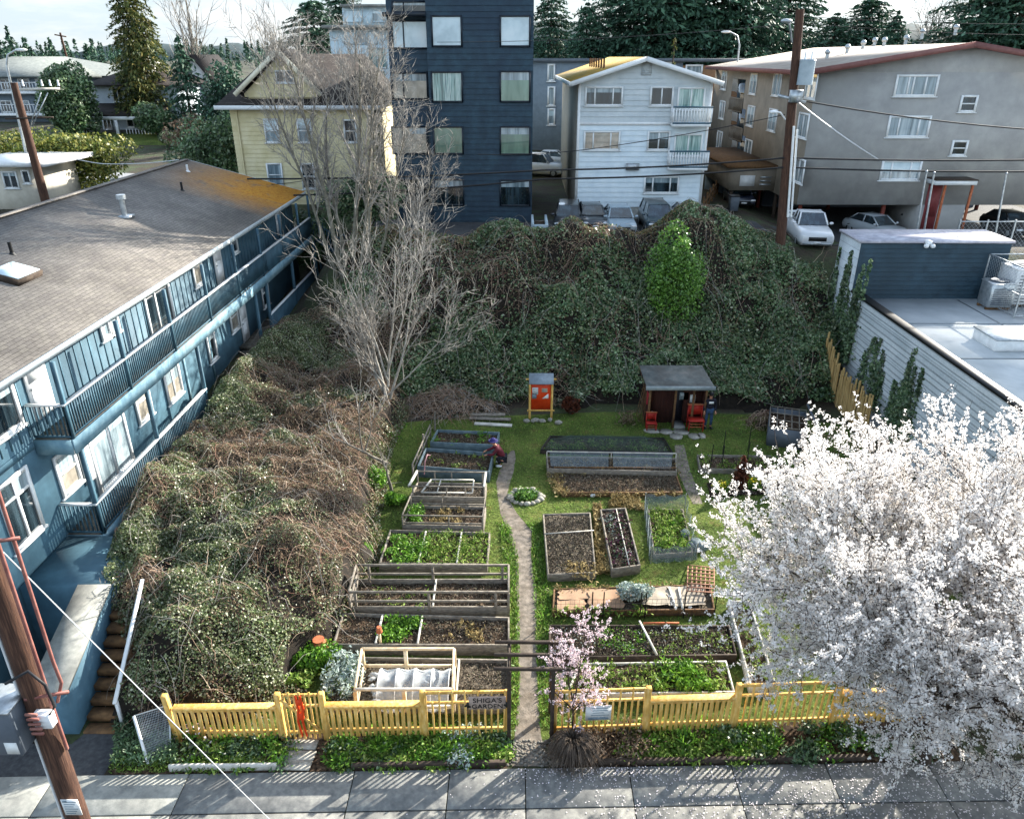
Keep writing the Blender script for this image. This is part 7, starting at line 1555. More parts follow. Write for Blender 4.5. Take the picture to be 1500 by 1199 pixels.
# weeping brown shrub at the foot of the pink sapling
p = gz(838, 1105); t = thing('weeping_shrub', 'leafless weeping brown shrub drooping over the pavement at the entrance', 'shrub', p); poly = []
for k in range(420):
    an = random.uniform(0, 2 * math.pi); l = random.uniform(.35, .85); hh = random.uniform(.5, .85); pts = [Vector((p.x + .02 * math.cos(an), p.y + .02 * math.sin(an), .2))]
    for s in np.linspace(.15, 1, 7): pts.append(Vector((p.x + math.cos(an + .3 * s * math.sin(k)) * l * s, p.y - .15 * s + math.sin(an + .3 * s * math.sin(k)) * l * .8 * s, .1 + hh * math.sin(min(1, s * 1.5) * math.pi / 2) * (1 - .95 * max(0, s - .35) / .65) + .02)))
    poly.append((pts, np.linspace(.010, .004, 8)))
a = MB(); a.addnp(*tubes_np(poly, 3)); a.build('twigs', mat('grey_brown_twigs', ['473d35', '5a4f45', '6e6257'], 3, 4, .85), t); a = MB(); a.tube([p - UZ * .05, p + UZ * .35], [.06, .03], 7); a.build('stem', M['bark_dark'], t)
# weeds at the left end beside the leaning mesh panel
verge('ground_cover', 'dark ivy ground cover between the wooden steps and the left fence post', [(175, 1010), (262, 1030), (262, 1120), (165, 1125)], L['ivy'], 5200, .11, .3); verge('grass', 'short grass along the pavement at the left end of the fence', [(165, 1108), (375, 1112), (375, 1130), (160, 1132)], L['grass'], 1600, .1, .12)
lm = thing('mesh_panel', 'leaning chain link panel with a white edge bar left of the fence', 'mesh panel', gz(235, 1110)); q = [gz(196, 1048, .95), gz(248, 1032, .95), gz(250, 1100, .05), gz(217, 1118, .05)]; a = MB(); a.tube([q[0], q[3]], .035, 6); a.build('edge_bar', M['white'], lm); a = MB(); a.tube([q[0], q[1]], .015, 5); a.tube([q[3], q[2]], .015, 5); a.tube([q[1], q[2]], .02, 5); a.build('frame', M['metal'], lm); a = MB(); P_ = []
for k in range(22): t_ = k / 21; P_.append(([bil(q, t_, 0), bil(q, t_, 1)], [.005, .005])); P_.append(([bil(q, 0, t_), bil(q, 1, t_)], [.005, .005]))
a.addnp(*tubes_np(P_, 3)); a.build('mesh', M['metal'], lm)

# ---- lawn grass: short tufts
def lawn_in(x, y):
    k = in_poly(x, y, [(-7.6, 13.3), (10, 13.7), (14.6, 20), (14.6, 30.4), (10.8, 31.4), (4, 31.6), (-2, 31.0), (-5.2, 30), (-6.8, 22)]) & ~on_path(x, y)
    for Bq in BEDS: k &= ~in_poly(x, y, Bq)
    return k
tufts('grass', 'short uneven grass of the garden lawn', lawn_in, (-7.6, 14.8, 13.3, 31.6), 60000, .11, [L['grass'], L['grass'], L['fresh']])
edge_in = lambda x, y: lawn_in(x, y) & (np.abs(x - np.interp(y, PATHC[::-1, 1][np.argsort(PATHC[::-1, 1])] if False else np.sort(PATHC[:, 1]), PATHC[np.argsort(PATHC[:, 1]), 0])) < .75) & (y < 22.5)
tufts('grass', 'taller bright grass along the sunny part of the path', edge_in, (-1, 2, 13.3, 22.5), 16000, .16, [L['fresh'], L['grass']])
# ================================================================== VEHICLES
def car(label, loc, heading, col, L_=4.5, W_=1.8, H_=1.45, kind='sedan', group='cars parked along the lane', cat='car'):
    name = 'pickup_truck' if kind == 'pickup' else 'parked_car'
    t = thing(name, label, cat, (0, 0, 0), group); w = W_ / 2; gl = M['glass_dark']; l = L_ / 2
    paint = mat('car_paint', [col, col], 2, 2, .3, spec=.6); [n for n in paint.node_tree.nodes if n.type == 'BSDF_PRINCIPLED'][0].inputs['Coat Weight'].default_value = .5
    hood, belt = .62 * H_, .66 * H_
    if kind == 'suv': hood, belt = .6 * H_, .62 * H_
    st = [(l, .82, .42, hood * .72), (l * .97, .93, .3, hood * .86), (l * .8, .99, .24, hood * .95), (l * .42, 1, .22, hood), (0, 1, .22, belt), (-l * .6, 1, .22, belt * 1.02), (-l * .9, .98, .26, belt * .99), (-l * .99, .9, .36, belt * .86), (-l, .85, .45, belt * .7)]
    a = MB(); V = []; n = 8
    for x, k, zb, zt in st: V += [(x, -w * k * .92, zb), (x, -w * k, zb + (zt - zb) * .35), (x, -w * k * .98, zb + (zt - zb) * .75), (x, -w * k * .84, zt), (x, w * k * .84, zt), (x, w * k * .98, zb + (zt - zb) * .75), (x, w * k, zb + (zt - zb) * .35), (x, w * k * .92, zb)]
    F = [(i * n + j, i * n + (j + 1) % n, (i + 1) * n + (j + 1) % n, (i + 1) * n + j) for i in range(len(st) - 1) for j in range(n)] + [tuple(range(n))[::-1], tuple(range(len(st) * n - n, len(st) * n))]
    a.add(V, F); body = a.build('body', paint, t, smooth=True, bevel=.0)
    g0, g1, r0, r1 = {'sedan': (.44, -.78, .12, -.48), 'suv': (.42, -.95, .18, -.86), 'pickup': (.42, -.22, .22, -.14)}[kind]
    zb, zr = belt * .97, H_
    a = MB(); gv = [(g0 * l, -w * .84, zb), (g0 * l, w * .84, zb), (g1 * l, w * .84, zb), (g1 * l, -w * .84, zb), (r0 * l, -w * .66, zr - .04), (r0 * l, w * .66, zr - .04), (r1 * l, w * .66, zr - .04), (r1 * l, -w * .66, zr - .04)]
    a.add(gv, [(0, 1, 5, 4)]); a.build('windshield', gl, t)
    a = MB(); a.add(gv, [(3, 0, 4, 7), (1, 2, 6, 5)]); a.build('side_window', gl, t); a = MB(); a.add(gv, [(2, 3, 7, 6)]); a.build('rear_window', gl, t)
    a = MB(); a.add([(r0 * l + .03, -w * .68, zr - .045), (r0 * l + .03, w * .68, zr - .045), (r1 * l - .03, w * .68, zr - .045), (r1 * l - .03, -w * .68, zr - .045), (r0 * l - .15, -w * .6, zr), (r0 * l - .15, w * .6, zr), (r1 * l + .15, w * .6, zr), (r1 * l + .15, -w * .6, zr)], [(0, 1, 5, 4), (1, 2, 6, 5), (2, 3, 7, 6), (3, 0, 4, 7), (4, 5, 6, 7)])
    for i, j in ((0, 4), (1, 5), (2, 6), (3, 7)): a.beam(Vector(gv[i]) * 1.003, Vector(gv[j]) * 1.003, .09, .05)
    for sy in (-1, 1): xm = (g0 + g1) / 2 * l; xr = (r0 + r1) / 2 * l; a.beam((xm, sy * w * .845, zb), (xr, sy * w * .665, zr - .04), .08, .03)
    a.build('roof', paint, t)
    if kind == 'pickup':
        a = MB(); 
        for sy in (-1, 1): a.box(-l * .98, g1 * l - .05, sy * w * .9 - .06, sy * w * .9 + .06, belt * .95, belt * 1.12)
        a.box(-l * .99, -l * .95, -w * .84, w * .84, belt * .9, belt * 1.12); a.build('cargo_bed', paint, t); a = MB(); a.box(-l * .94, g1 * l - .06, -w * .83, w * .83, belt * .98, belt * 1.03); a.build('bed_liner', M['black'], t)
    for sx in (.62, -.62):
        for sy in (-1, 1):
            c = Vector((sx * l, sy * (w - .12), .32)); a = MB(); r = .33; a.tube([c - UY * .11, c + UY * .11], [r, r], 18); wh = a.build('wheel', M['black'], t); a = MB(); a.tube([c + UY * sy * .10, c + UY * sy * .122], [r * .62, r * .55], 12); a.build('rim', M['metal'], wh)
    for sy in (-1, 1):
        a = MB(); a.ball((l * .955, sy * w * .68, hood * .72), .12, .24, .09, 10, 6); a.build('headlight', M['white'], t); a = MB(); a.ball((g0 * l - .1, sy * (w + .06), belt * 1.05), .07, .12, .08, 8, 5); a.build('mirror', paint, t)
    a = MB(); a.box(l * .955, l + .012, -w * .5, w * .5, hood * .48, hood * .68); a.build('grille', M['black'], t); a = MB(); a.box(l * .98, l + .03, -w * .8, w * .8, .34, .46); a.build('bumper', M['black'] if kind != 'pickup' else M['metal'], t)
    a = MB(); a.box(l + .031, l + .04, -.2, .2, .42, .53); a.build('licence_plate', M['white'], t)
    t.location = Vector(loc); t.rotation_euler = (0, 0, heading); t.scale = (.93, .93, .93); return t
def carpos(px, py, Y): p = gy(px, py, Y); return (p.x, Y, gh(p.x, Y) + .03)
D_ = R(-90)
car('silver blue sedan facing the garden in front of the white building', carpos(906, 330, 44.6), D_, '8a9ba6')
car('dark hatchback parked near the navy tower foot', carpos(832, 330, 45.0), R(-94), '1c2126', 4.2, 1.8, 1.55, 'suv')
car('black car with a dull grey roof left of the silver blue sedan', carpos(866, 330, 45.4), R(-88), '2c3238', 4.3, 1.75, 1.45)
car('dark teal car parked right of the silver blue sedan', carpos(962, 320, 45.0), R(-90), '1d333c', 4.6, 1.85, 1.6, 'suv')
car('pale grey car at the right corner of the white building', carpos(1010, 320, 45.6), R(-86), 'a9b0b3', 4.4, 1.8, 1.4)
car('white pickup truck facing the garden beside the alley utility pole', carpos(1182, 340, 43.0), R(-97), 'c9ccce', 5.4, 2.0, 1.85, 'pickup', cat='truck')
car('silver sedan in the open carport under the beige block', carpos(1282, 330, 48.2), R(-70), '9aa0a3', 4.5, 1.8, 1.42)
car('dark blue car parked under the carport annex', carpos(1082, 292, 54.5), R(-95), '1a2233', 4.4, 1.8, 1.45)
car('black car under the beige block at the right picture edge', carpos(1480, 325, 49.0), R(-90), '15181b', 4.6, 1.85, 1.5)
car('dark car in the shade of the carport beside the silver sedan', carpos(1330, 330, 51.0), R(-92), '1d2023', 4.6, 1.85, 1.5)
car('white van far back between the navy tower and the white building', carpos(792, 246, 66), R(-20), 'c8ccce', 4.8, 1.9, 1.9, 'suv', cat='van')
car('white car glimpsed behind the white van between the buildings', carpos(812, 236, 70), R(-10), 'c0c4c6', 4.4, 1.8, 1.4)
# bins by the lane
for i, (px, py, Y, m_) in enumerate([(845, 336, 42.6, 'grey_paint'), (1075, 296, 50.5, 'grey_paint')]):
    p = gy(px, py, Y); z = gh(p.x, Y); b = thing('waste_bin', ['grey wheeled bin behind the bank beside the dark hatchback', 'grey wheeled bin at the carport annex'][i], 'bin', (p.x, Y, z)); a = MB(); a.add([(p.x + sx * .3 * k, Y + sy * .33 * k, z + zz) for zz, k in ((.08, .82), (1.0, 1)) for sx, sy in ((-1, -1), (1, -1), (1, 1), (-1, 1))], [(0, 3, 2, 1), (4, 5, 6, 7), (0, 1, 5, 4), (1, 2, 6, 5), (2, 3, 7, 6), (3, 0, 4, 7)]); a.build('body', M[m_], b, bevel=.02); a = MB(); a.box(p.x - .33, p.x + .33, Y - .38, Y + .36, z + 1.002, z + 1.07); a.build('lid', M['black'], b, bevel=.02)
    for sx in (-1, 1): a = MB(); a.tube([(p.x + sx * .28 - .03, Y + .3, z + .12), (p.x + sx * .28 + .03, Y + .3, z + .12)], [.12, .12], 10); a.build('wheel', M['black'], b)

# ================================================================== POLES AND WIRES
def line_at(p, q, z): t = (z - p.z) / (q.z - p.z); return p.lerp(q, t)
PA, PB_ = gy(-13, 830, 8.0), gy(108, 1180, 8.0)
up = thing('utility_pole', 'large brown utility pole close to the camera at the left with pink conduits', 'utility pole', line_at(PA, PB_, 0)); k_ = lambda z: line_at(PA, PB_, z)
a = MB(); a.tube([k_(-.2), k_(4), k_(8), k_(13)], [.17, .165, .155, .14], 18); a.build('shaft', M['pole'], up, smooth=True)
pk = mat('pinkish_conduit', ['6f443e', '80544c', '8e645a'], 4, 4, .6); off = Vector((.235, -.05, 0)); off2 = Vector((.40, .02, 0))
a = MB(); a.tube([k_(13) + off, k_(7.0) + off, k_(6.2) + off, k_(5.6) + Vector((.20, 0, 0))], .026, 8); a.build('conduit', pk, up, smooth=True); a = MB(); a.tube([k_(13) + off2, k_(7.3) + off2, k_(6.9) + off2 * 1.05, k_(6.5) + Vector((.25, .05, 0))], .024, 8); a.build('conduit', pk, up, smooth=True)
a = MB(); a.tube([k_(13) + Vector((-.16, -.08, 0)), k_(0) + Vector((-.16, -.08, 0))], .02, 7); a.build('ground_wire', M['wire_pale'], up)
for z in (6.75, 9.4): a = MB(); p = k_(z); a.beam(p + Vector((-.05, -.15, 0)), p + Vector((.5, .0, 0)), .035, .04); a.build('bracket', pk, up)
p = gy(22, 1052, 7.9); mbx = MB(); mbx.box(p.x - .34, p.x + .2, p.y - .3, p.y + .2, p.z - .42, p.z + .42); bx = mbx.build('meter_box', M['grey_paint'], up, bevel=.03); a = MB(); a.box(p.x - .02, p.x + .16, p.y - .306, p.y - .3005, p.z - .36, p.z - .14); a.build('sticker', M['paper'], bx); a = MB(); a.box(p.x - .36, p.x + .22, p.y - .33, p.y + .22, p.z + .422, p.z + .46); a.build('lid', M['metal'], bx)
p = gy(64, 1055, 7.75); a = MB(); a.box(p.x - .13, p.x + .13, p.y - .05, p.y + .1, p.z - .12, p.z + .14); jb = a.build('junction_box', M['white'], up, bevel=.02); a = MB()
for i in range(5): a.beam((p.x - .16, p.y - .08, p.z - .16 + .09 * i), (p.x + .02, p.y - .1, p.z - .14 + .09 * i), .03, .04)
a.build('clamp', pk, up); a = MB(); a.tube([p + Vector((.1, 0, .1)), p + Vector((.25, -.02, .3)), p + Vector((.22, -.02, .7)), p + Vector((.05, -.02, .95)), p + Vector((-.3, -.05, .75))], .022, 6); a.build('cable', M['wire'], up, smooth=True)
p = k_(4.55); q = gy(105, 1181, 7.84); a = MB(); a.box(q.x - .13, q.x + .13, q.y - .012, q.y, q.z - .17, q.z + .17); no = a.build('notice', M['paper'], up); a = MB()
for i in range(6): a.box(q.x - .1, q.x + .1 - .03 * (i % 3), q.y - .015, q.y - .0125, q.z + .12 - .05 * i - .008, q.z + .12 - .05 * i + .008)
a.box(q.x - .11, q.x - .04, q.y - .0155, q.y - .0126, q.z + .115, q.z + .16); a.build('print', M['ink_grey'], no)
a = MB(); g0_ = gy(28, 832, 8.2); g1_ = gz(432, 1237, 0.05); a.tube([g0_ + (g0_ - g1_) * .12, g0_, g1_], .009, 6); tag(a.build('guy_wire', M['wire_pale'], None), 'pale guy wire running from the near utility pole down to the pavement', 'cable')

def pole_thing(label, px0, py0, px1, py1, Y, r):
    p, q = gy(px0, py0, Y), gy(px1, py1, Y); z0 = gh(q.x, Y) - .3; b = line_at(p, q, z0); t = thing('utility_pole', label, 'utility pole', (b.x, Y, z0)); a = MB(); a.tube([b, b.lerp(p, .5), p], [r, r * .88, r * .72], 12); a.build('shaft', M['pole'], t, smooth=True); return t, p, q
t, p, q = pole_thing('brown utility pole with white crossarm behind the blue house roof', 20, 121, 66, 292, 50, .28)
a = MB(); c = gy(28, 131, 49.6); d = gy(88, 130, 50.6); a.beam(c, d, .12, .14); a.build('crossarm', M['white_wood'], t); a = MB(); c2 = gy(8, 174, 49.6); d2 = gy(78, 172, 50); a.beam(c2, d2, .1, .1); a.build('crossarm', M['wood_dark'], t); a = MB(); a.beam(gy(44, 186, 49.7), gy(60, 136, 49.9), .06, .06); a.beam(gy(47, 186, 49.7), gy(70, 136, 50.2), .06, .06); a.build('brace', M['metal'], t)
for px in (34, 62, 74, 86): p_ = gy(px, 126, 50); a = MB(); a.tube([p_, p_ + UZ * .35], [.07, .04], 7); a.build('insulator', M['white'], t)
t, p, q = pole_thing('thin distant utility pole with crossarm above the grey apartment roof', 88, 48, 97, 82, 130, .2); a = MB(); a.beam(gy(80, 51, 130), gy(97, 54, 130), .15, .18); a.build('crossarm', M['wood_brown'], t)
t, RP, RQ = pole_thing('tall brown utility pole with grey transformer standing in the alley', 1172, 14, 1146, 320, 39.6, .27); RT = t
p = gy(1181, 106, 39.2); a = MB(); a.tube([p - UZ * .55, p + UZ * .5], [.36, .36], 14); a.tube([p + UZ * .5, p + UZ * .56], [.38, .34], 14); tr = a.build('transformer', mat('pale_transformer', ['8e9ba2', 'a2aeb4'], 3, 4, .5), t); 
for dx in (-.15, .15): a = MB(); a.tube([p + Vector((dx, 0, .55)), p + Vector((dx, 0, .9))], [.06, .04], 7); a.build('bushing', M['white'], tr)
a = MB(); a.tube([gy(1163, 185, 39.3), gy(1154, 318, 39.3)], .06, 7); a.tube([gy(1168, 190, 39.3), gy(1159, 318, 39.3)], .05, 7); a.build('conduit', M['white_trim'], t)
a = MB(); a.beam(gy(1140, 140, 39.5), gy(1180, 150, 39.5), .12, .14); a.box(gy(1164, 138, 39.3).x - .2, gy(1164, 138, 39.3).x + .35, 39.1, 39.5, gy(1164, 150, 39.3).z, gy(1164, 132, 39.3).z); a.build('hardware', M['metal'], t)
a = MB(); a.tube([gy(1160, 62, 39.5), gy(1157, 38, 39), gy(1153, 30, 38.6)], .05, 6); a.build('lamp_arm', M['metal'], t); a = MB(); c = gy(1152, 31, 38.5); a.ball(c, .28, .2, .1, 8, 5); a.build('lamp_head', M['metal'], t)
a = MB(); a.tube([gy(1150, 175, 39.5), gy(1143, 165, 39.1), gy(1134, 163, 38.8)], .045, 6); a.ball(gy(1133, 164, 38.7), .22, .16, .09, 8, 5); a.build('lamp_arm', M['white'], t)
def street_lamp(label, px0, py0, px1, py1, Y, side):
    p, q = gy(px0, py0, Y), gy(px1, py1, Y); t = thing('street_lamp', label, 'street lamp', (q.x, Y, gh(q.x, Y))); a = MB(); a.tube([(q.x, Y, gh(q.x, Y)), p, p + Vector((side * .25, 0, .7)), p + Vector((side * .9, 0, 1.0))], [.11, .08, .06, .05], 8); a.build('post', M['metal'], t, smooth=True); a = MB(); a.ball(p + Vector((side * 1.25, 0, 1.0)), .45, .18, .1, 8, 5); a.build('lamp_head', M['white'], t)
street_lamp('pale street lamp rising between the grey building and the beige block', 1083, 66, 1081, 100, 72, -1)
street_lamp('pale curved street lamp left of the utility pole with white crossarm', 10, 97, 28, 196, 56, 1)
for i, (px, y0_, y1_) in enumerate([(1357, 253, 335), (1368, 255, 335), (1474, 256, 340)]):
    p, q = gy(px - (0 if i else 0), y0_, 39.4), gy(px - 10, y1_, 39.4); a = MB(); a.tube([(q.x, 39.4, 4.6), (p.x, 39.4, p.z)], .05, 7); a.ball((p.x, 39.4, p.z + .06), .07, .07, .06, 7, 5); a.build('steel_post', M['metal'], None, ['leftmost slim steel post behind the rear block', 'slim steel post right beside the entrance canopy', 'slim steel post near the right picture edge'][i], 'post', 'steel posts behind the rear block')
# wires
def wire(label, pts, Y, r=.02, sag=.4, m='wire', Ys=None):
    P = [gy(x, y, (Ys[i] if Ys else Y)) for i, (x, y) in enumerate(pts)]; out = []
    for a_, b_ in zip(P[:-1], P[1:]):
        for k in range(10): t = k / 10; out.append(a_.lerp(b_, t) - UZ * sag * 4 * t * (1 - t))
    out.append(P[-1]); a = MB(); a.tube(out, r, 5); return tag(a.build('power_line', M[m], None), label, 'cable', 'overhead wires')
wire('upper thick black cable crossing the white building at balcony height', [(362, 262), (800, 249), (1152, 231), (1620, 232)], 39.5, .045, .12)
wire('lower thick black cable crossing the white building below the balconies', [(430, 286), (800, 262), (1150, 245), (1620, 250)], 39.5, .045, .12)
wire('twisted service cable sloping down from the alley pole to the low beige window', [(1166, 148), (1290, 236)], 0, .045, .1, 'wire_pale', [39.5, 48])
wire('long service cable running from the alley pole to the right edge above the small windows', [(1166, 146), (1620, 196)], 39.5, .035, .25)
wire('thin cable from the tower to the alley pole rising over the balcony', [(700, 226), (860, 219), (1150, 168)], 39.5, .02, .1)
wire('high thin wire from the alley pole to the right picture edge', [(1171, 24), (1620, 34)], 39.5, .012, .15)
wire('second high thin wire just below it towards the right picture edge', [(1171, 34), (1620, 52)], 39.5, .012, .15)
wire('high thin wire from the alley pole to the left over the dark firs', [(1171, 34), (640, 62)], 39.5, .012, .2)
wire('pale wire from the pole with white crossarm down towards the road', [(74, 222), (150, 240), (262, 234)], 50, .025, .1, 'wire_pale')
wire('black wire along the top of the cream house wall', [(300, 262), (400, 270), (480, 256)], 46, .02, .1)

# ================================================================== PEOPLE
def skin_part(name, J, E_, m, parent, root, sub=1):
    bm = bmesh.new(); sk = bm.verts.layers.skin.verify(); ix = {}
    off = abs_loc(parent)
    for k, (p, r) in J.items():
        v = bm.verts.new(Vector(p) - off); rr = (r, r) if np.isscalar(r) else r; v[sk].radius = rr; v[sk].use_root = (k == root); ix[k] = v
    for a_, b_ in E_: bm.edges.new((ix[a_], ix[b_]))
    me = bpy.data.meshes.new(name); bm.to_mesh(me); bm.free(); me.materials.append(m); o = bpy.data.objects.new(name, me); COL.objects.link(o); o.parent = parent
    s_ = o.modifiers.new('skin', 'SKIN'); s_.use_smooth_shade = True; u_ = o.modifiers.new('sub', 'SUBSURF'); u_.levels = sub; u_.render_levels = sub; return o
skinm = mat('skin', ['a5745a', 'b5836a'], 6, 3, .6)
def person(label, base, J, jacket, trousers, hatcol, hat, shoes, face_dir, hand_dir):
    """J: joint positions in metres relative to base"""
    t = thing('person', label, 'person', base); b = Vector(base); P = {k: b + Vector(v) for k, v in J.items()}
    body = {'pel': (P['pel'], .10), 'sp': (P['pel'].lerp(P['chest'], .5), .095), 'chest': (P['chest'], .115), 'neck': (P['neck'], .055), 'jaw': (P['head'] - UZ * .06, .075), 'head': (P['head'], .095), 'crown': (P['head'] + UZ * .08, .075)}
    E_ = [('pel', 'sp'), ('sp', 'chest'), ('chest', 'neck'), ('neck', 'jaw'), ('jaw', 'head'), ('head', 'crown')]
    for s in 'lr':
        for k, r in (('sh', .06), ('el', .042), ('wr', .027), ('palm', .036)): body[k + s] = (P[k + s], r)
        for k, r in (('hip', .09), ('kn', .058), ('an', .04), ('toe', .03)): body[k + s] = (P[k + s], r)
        E_ += [('chest', 'sh' + s), ('sh' + s, 'el' + s), ('el' + s, 'wr' + s), ('wr' + s, 'palm' + s), ('pel', 'hip' + s), ('hip' + s, 'kn' + s), ('kn' + s, 'an' + s), ('an' + s, 'toe' + s)]
        hd = (P['palm' + s] - P['wr' + s]).normalized(); sd = hd.cross(Vector(hand_dir)); sd = sd.normalized(); cu = Vector(hand_dir)
        for i, ln in enumerate((.065, .08, .075, .058)):
            q0 = P['palm' + s] + sd * (.03 - .02 * i); q1 = q0 + hd * ln * .55 + cu * .008; q2 = q1 + hd * ln * .4 + cu * .028
            body[f'f{i}a{s}'] = (q1, .0095); body[f'f{i}b{s}'] = (q2, .008); E_ += [('palm' + s, f'f{i}a{s}'), (f'f{i}a{s}', f'f{i}b{s}')]
        q1 = P['wr' + s].lerp(P['palm' + s], .6) + sd * .05 + hd * .02; q2 = q1 + hd * .035 + sd * .005 + cu * .015; body['tha' + s] = (q1, .011); body['thb' + s] = (q2, .009); E_ += [('palm' + s, 'tha' + s), ('tha' + s, 'thb' + s)]
    skin_part('body', body, E_, skinm, t, 'pel')
    jk = {'pel': (P['pel'].lerp(P['chest'], .06), .155), 'sp': (P['pel'].lerp(P['chest'], .5), .155), 'chest': (P['chest'], .175), 'col': (P['chest'].lerp(P['neck'], .8), .095)}; je = [('pel', 'sp'), ('sp', 'chest'), ('chest', 'col')]
    for s in 'lr': jk.update({'sh' + s: (P['sh' + s], .08), 'el' + s: (P['el' + s], .06), 'wr' + s: (P['wr' + s], .042)}); je += [('chest', 'sh' + s), ('sh' + s, 'el' + s), ('el' + s, 'wr' + s)]
    skin_part('jacket', jk, je, jacket, t, 'chest')
    tr = {'pel': (P['pel'], .145)}; te = []
    for s in 'lr': tr.update({'hip' + s: (P['hip' + s], .105), 'kn' + s: (P['kn' + s], .075), 'an' + s: (P['an' + s] + (P['kn' + s] - P['an' + s]) * .1, .055)}); te += [('pel', 'hip' + s), ('hip' + s, 'kn' + s), ('kn' + s, 'an' + s)]
    skin_part('trousers', tr, te, trousers, t, 'pel')
    for s in 'lr': a = MB(); m_ = P['an' + s].lerp(P['toe' + s], .5); d = P['toe' + s] - P['an' + s]; hz = Vector((d.x, d.y, 0)).normalized(); V0 = m_; a.ball((m_.x, m_.y, P['toe' + s].z + .015), .06 + .075 * abs(hz.x), .06 + .075 * abs(hz.y), .055, 10, 7); a.build('shoe', shoes, t, smooth=True)
    h = P['head']; fd = Vector(face_dir).normalized(); sd = fd.cross(UZ).normalized(); a = MB()
    for s in (-1, 1): a.ball(h + fd * .085 + sd * s * .033 + UZ * .005, .012, .012, .010, 6, 4)
    a.build('eyes', M['black'], t); a = MB(); a.ball(h + fd * .105 - UZ * .025, .016, .016, .024, 6, 5); 
    for s in (-1, 1): a.ball(h + sd * s * .1, .02, .02, .034, 6, 5)
    a.build('nose_and_ears', skinm, t, smooth=True); a = MB(); a.obox(h + fd * .09 - UZ * .062, sd, .045, .012, .010); a.build('mouth', mat('lips', ['7d4440', '8b504a'], 4, 2, .6), t)
    a = MB(); a.ball(h - fd * .022 + UZ * .03, .108, .108, .105, 12, 8); a.build('hair', mat('dark_hair', ['1d1815', '2c2520'], 8, 3, .7), t, smooth=True)
    a = MB(); c = h + UZ * .075
    if hat == 'brim': a.tube([c - UZ * .012, c + UZ * .002], [.2, .19], 18); a.ball(c + UZ * .02, .118, .118, .1, 14, 8)
    else: a.ball(c + UZ * .0, .115, .115, .095, 14, 8); a.obox(c + fd * .13 - UZ * .01, sd, .15, .12, .015)
    a.build('hat', hatcol, t, smooth=True); return t
# gardener crouching at the bed, reaching into it
gp = gz(735, 681)
person('person in dark red jacket and purple hat crouching and reaching into a raised bed', gp,
       {'pel': (.10, .0, .34), 'chest': (-.16, .02, .72), 'neck': (-.27, .03, .92), 'head': (-.34, .03, 1.04), 'shl': (-.20, -.17, .80), 'shr': (-.20, .21, .80), 'ell': (-.36, -.24, .60), 'elr': (-.40, .28, .62), 'wrl': (-.58, -.16, .56), 'wrr': (-.62, .18, .58), 'palml': (-.66, -.14, .54), 'palmr': (-.70, .16, .55),
        'hipl': (.08, -.11, .33), 'hipr': (.08, .13, .33), 'knl': (-.22, -.17, .48), 'knr': (-.22, .2, .46), 'anl': (-.04, -.16, .09), 'anr': (-.04, .18, .09), 'toel': (-.20, -.18, .04), 'toer': (-.20, .2, .04)},
       mat('dark_red_jacket', ['4a1720', '5b1d28', '6b2531'], 6, 4, .8), mat('dark_trousers', ['15161c', '1f2029'], 6, 3, .85), mat('purple_hat', ['2d2a57', '3a3570'], 5, 3, .8), 'brim', M['white'], (-1, 0, -.45), (0, 0, -1))
# second person standing at the right of the shed
sp_ = gz(1036, 627)
person('person in dark top with white chest patch and blue jeans standing beside the shed', sp_,
       {'pel': (0, 0, .92), 'chest': (0, .0, 1.30), 'neck': (0, 0, 1.50), 'head': (0, -.02, 1.62), 'shl': (-.19, 0, 1.40), 'shr': (.19, 0, 1.40), 'ell': (-.25, .02, 1.12), 'elr': (.26, .02, 1.12), 'wrl': (-.24, -.07, .88), 'wrr': (.25, -.07, .88), 'palml': (-.24, -.10, .80), 'palmr': (.25, -.10, .80),
        'hipl': (-.10, 0, .90), 'hipr': (.10, 0, .90), 'knl': (-.11, -.03, .50), 'knr': (.12, -.03, .50), 'anl': (-.11, .02, .09), 'anr': (.13, .02, .09), 'toel': (-.13, -.14, .04), 'toer': (.16, -.14, .04)},
       mat('dark_navy_top', ['16161f', '20202c'], 6, 3, .85), mat('blue_jeans', ['26384f', '334a66'], 6, 3, .85), M['black'], 'cap', M['black'], (0, -1, -.1), (0, .6, -.6))
a = MB(); a.obox((sp_.x, sp_.y - .178, 1.33), UX, .2, .012, .1); po = [o for o in bpy.data.objects if o.name.startswith('person') and 'standing' in o['label']][0]; a.build('chest_patch', M['white'], po)

# ================================================================== LIGHT, SKY, CAMERA
SUN_AZ, SUN_EL = R(47), R(25)
world = bpy.data.worlds.new('World'); scene.world = world; world.use_nodes = True; nt = world.node_tree; nt.nodes.clear()
wo = nt.nodes.new('ShaderNodeOutputWorld'); bg = nt.nodes.new('ShaderNodeBackground'); sky = nt.nodes.new('ShaderNodeTexSky'); sky.sky_type = 'NISHITA'; sky.sun_disc = False
sky.sun_elevation = SUN_EL; sky.sun_rotation = SUN_AZ; sky.air_density = 1.0; sky.dust_density = 1.0; sky.ozone_density = 1.2
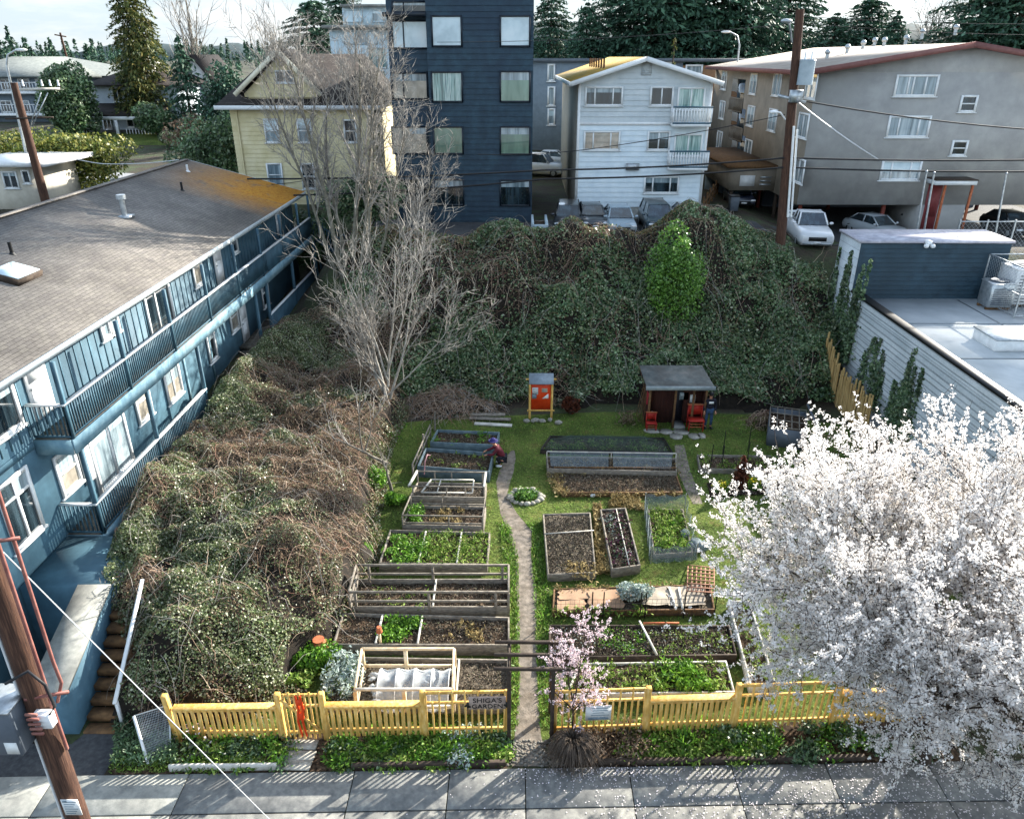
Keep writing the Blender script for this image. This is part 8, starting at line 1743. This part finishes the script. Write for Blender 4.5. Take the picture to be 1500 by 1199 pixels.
# thin high cloud veil: whitens the sky in soft patches
tc = nt.nodes.new('ShaderNodeTexCoord'); mp = nt.nodes.new('ShaderNodeMapping'); mp.inputs['Scale'].default_value = (1.2, 1.2, 5); nt.links.new(tc.outputs['Generated'], mp.inputs[0])
nf_ = noise_tex(nt, mp.outputs[0], 2.2, 6, .55); rr = ramp(nt, ['909090', 'f0f0f0'], .35, .7); nt.links.new(nf_, rr.inputs[0])
bw = nt.nodes.new('ShaderNodeRGBToBW'); nt.links.new(sky.outputs[0], bw.inputs[0]); sc_ = nt.nodes.new('ShaderNodeVectorMath'); sc_.operation = 'SCALE'; sc_.inputs[0].default_value = (.96, 1.07, 1.11); nt.links.new(bw.outputs[0], sc_.inputs['Scale'])
sz_ = nt.nodes.new('ShaderNodeSeparateXYZ'); nt.links.new(tc.outputs['Generated'], sz_.inputs[0]); hz_ = nt.nodes.new('ShaderNodeMapRange'); hz_.interpolation_type = 'SMOOTHSTEP'
for i_, v_ in ((1, .05), (2, .28), (3, .92), (4, 0)): hz_.inputs[i_].default_value = v_
nt.links.new(sz_.outputs[2], hz_.inputs[0]); cl_ = nt.nodes.new('ShaderNodeValToRGB'); cl_.color_ramp.elements[0].position = .42; cl_.color_ramp.elements[0].color = (1.02, 1.22, 1.37, 1); cl_.color_ramp.elements[1].position = .6; cl_.color_ramp.elements[1].color = (1.44, 1.49, 1.53, 1)
mp2 = nt.nodes.new('ShaderNodeMapping'); mp2.inputs['Scale'].default_value = (3, 3, 14); nt.links.new(tc.outputs['Generated'], mp2.inputs[0]); nt.links.new(noise_tex(nt, mp2.outputs[0], 2.0, 6, .6), cl_.inputs[0])      # bank of cloud along the horizon
nt.links.new(mixc(nt, hz_.outputs[0], mixc(nt, rr.outputs[0], sky.outputs[0], sc_.outputs[0]), cl_.outputs[0]), bg.inputs[0]); bg.inputs[1].default_value = .15; nt.links.new(bg.outputs[0], wo.inputs[0])
sl_ = bpy.data.lights.new('sun', 'SUN'); sl_.energy = 4.0; sl_.angle = R(.53); sl_.color = (1, .93, .82); so = bpy.data.objects.new('sun', sl_); COL.objects.link(so)
dv = -Vector((math.sin(SUN_AZ) * math.cos(SUN_EL), math.cos(SUN_AZ) * math.cos(SUN_EL), math.sin(SUN_EL))); so.rotation_euler = dv.to_track_quat('-Z', 'Y').to_euler(); so.location = (30, 30, 60)
cam = bpy.data.cameras.new('camera'); cam.sensor_width = 36; cam.lens = 36 * F_PX / 1500; cam.clip_end = 5000; cam.clip_start = .1; co = bpy.data.objects.new('camera', cam); COL.objects.link(co); co.location = (0, 0, CAM_H); co.rotation_euler = (R(90) - PITCH, 0, YAW); scene.camera = co
vs = scene.view_settings; vs.view_transform = 'Standard'; vs.look = 'None'; vs.exposure = 2.08; vs.gamma = 1; vs.use_curve_mapping = False
scene.cycles.max_bounces = 6; scene.cycles.transparent_max_bounces = 12; scene.cycles.caustics_reflective = False; scene.cycles.caustics_refractive = False
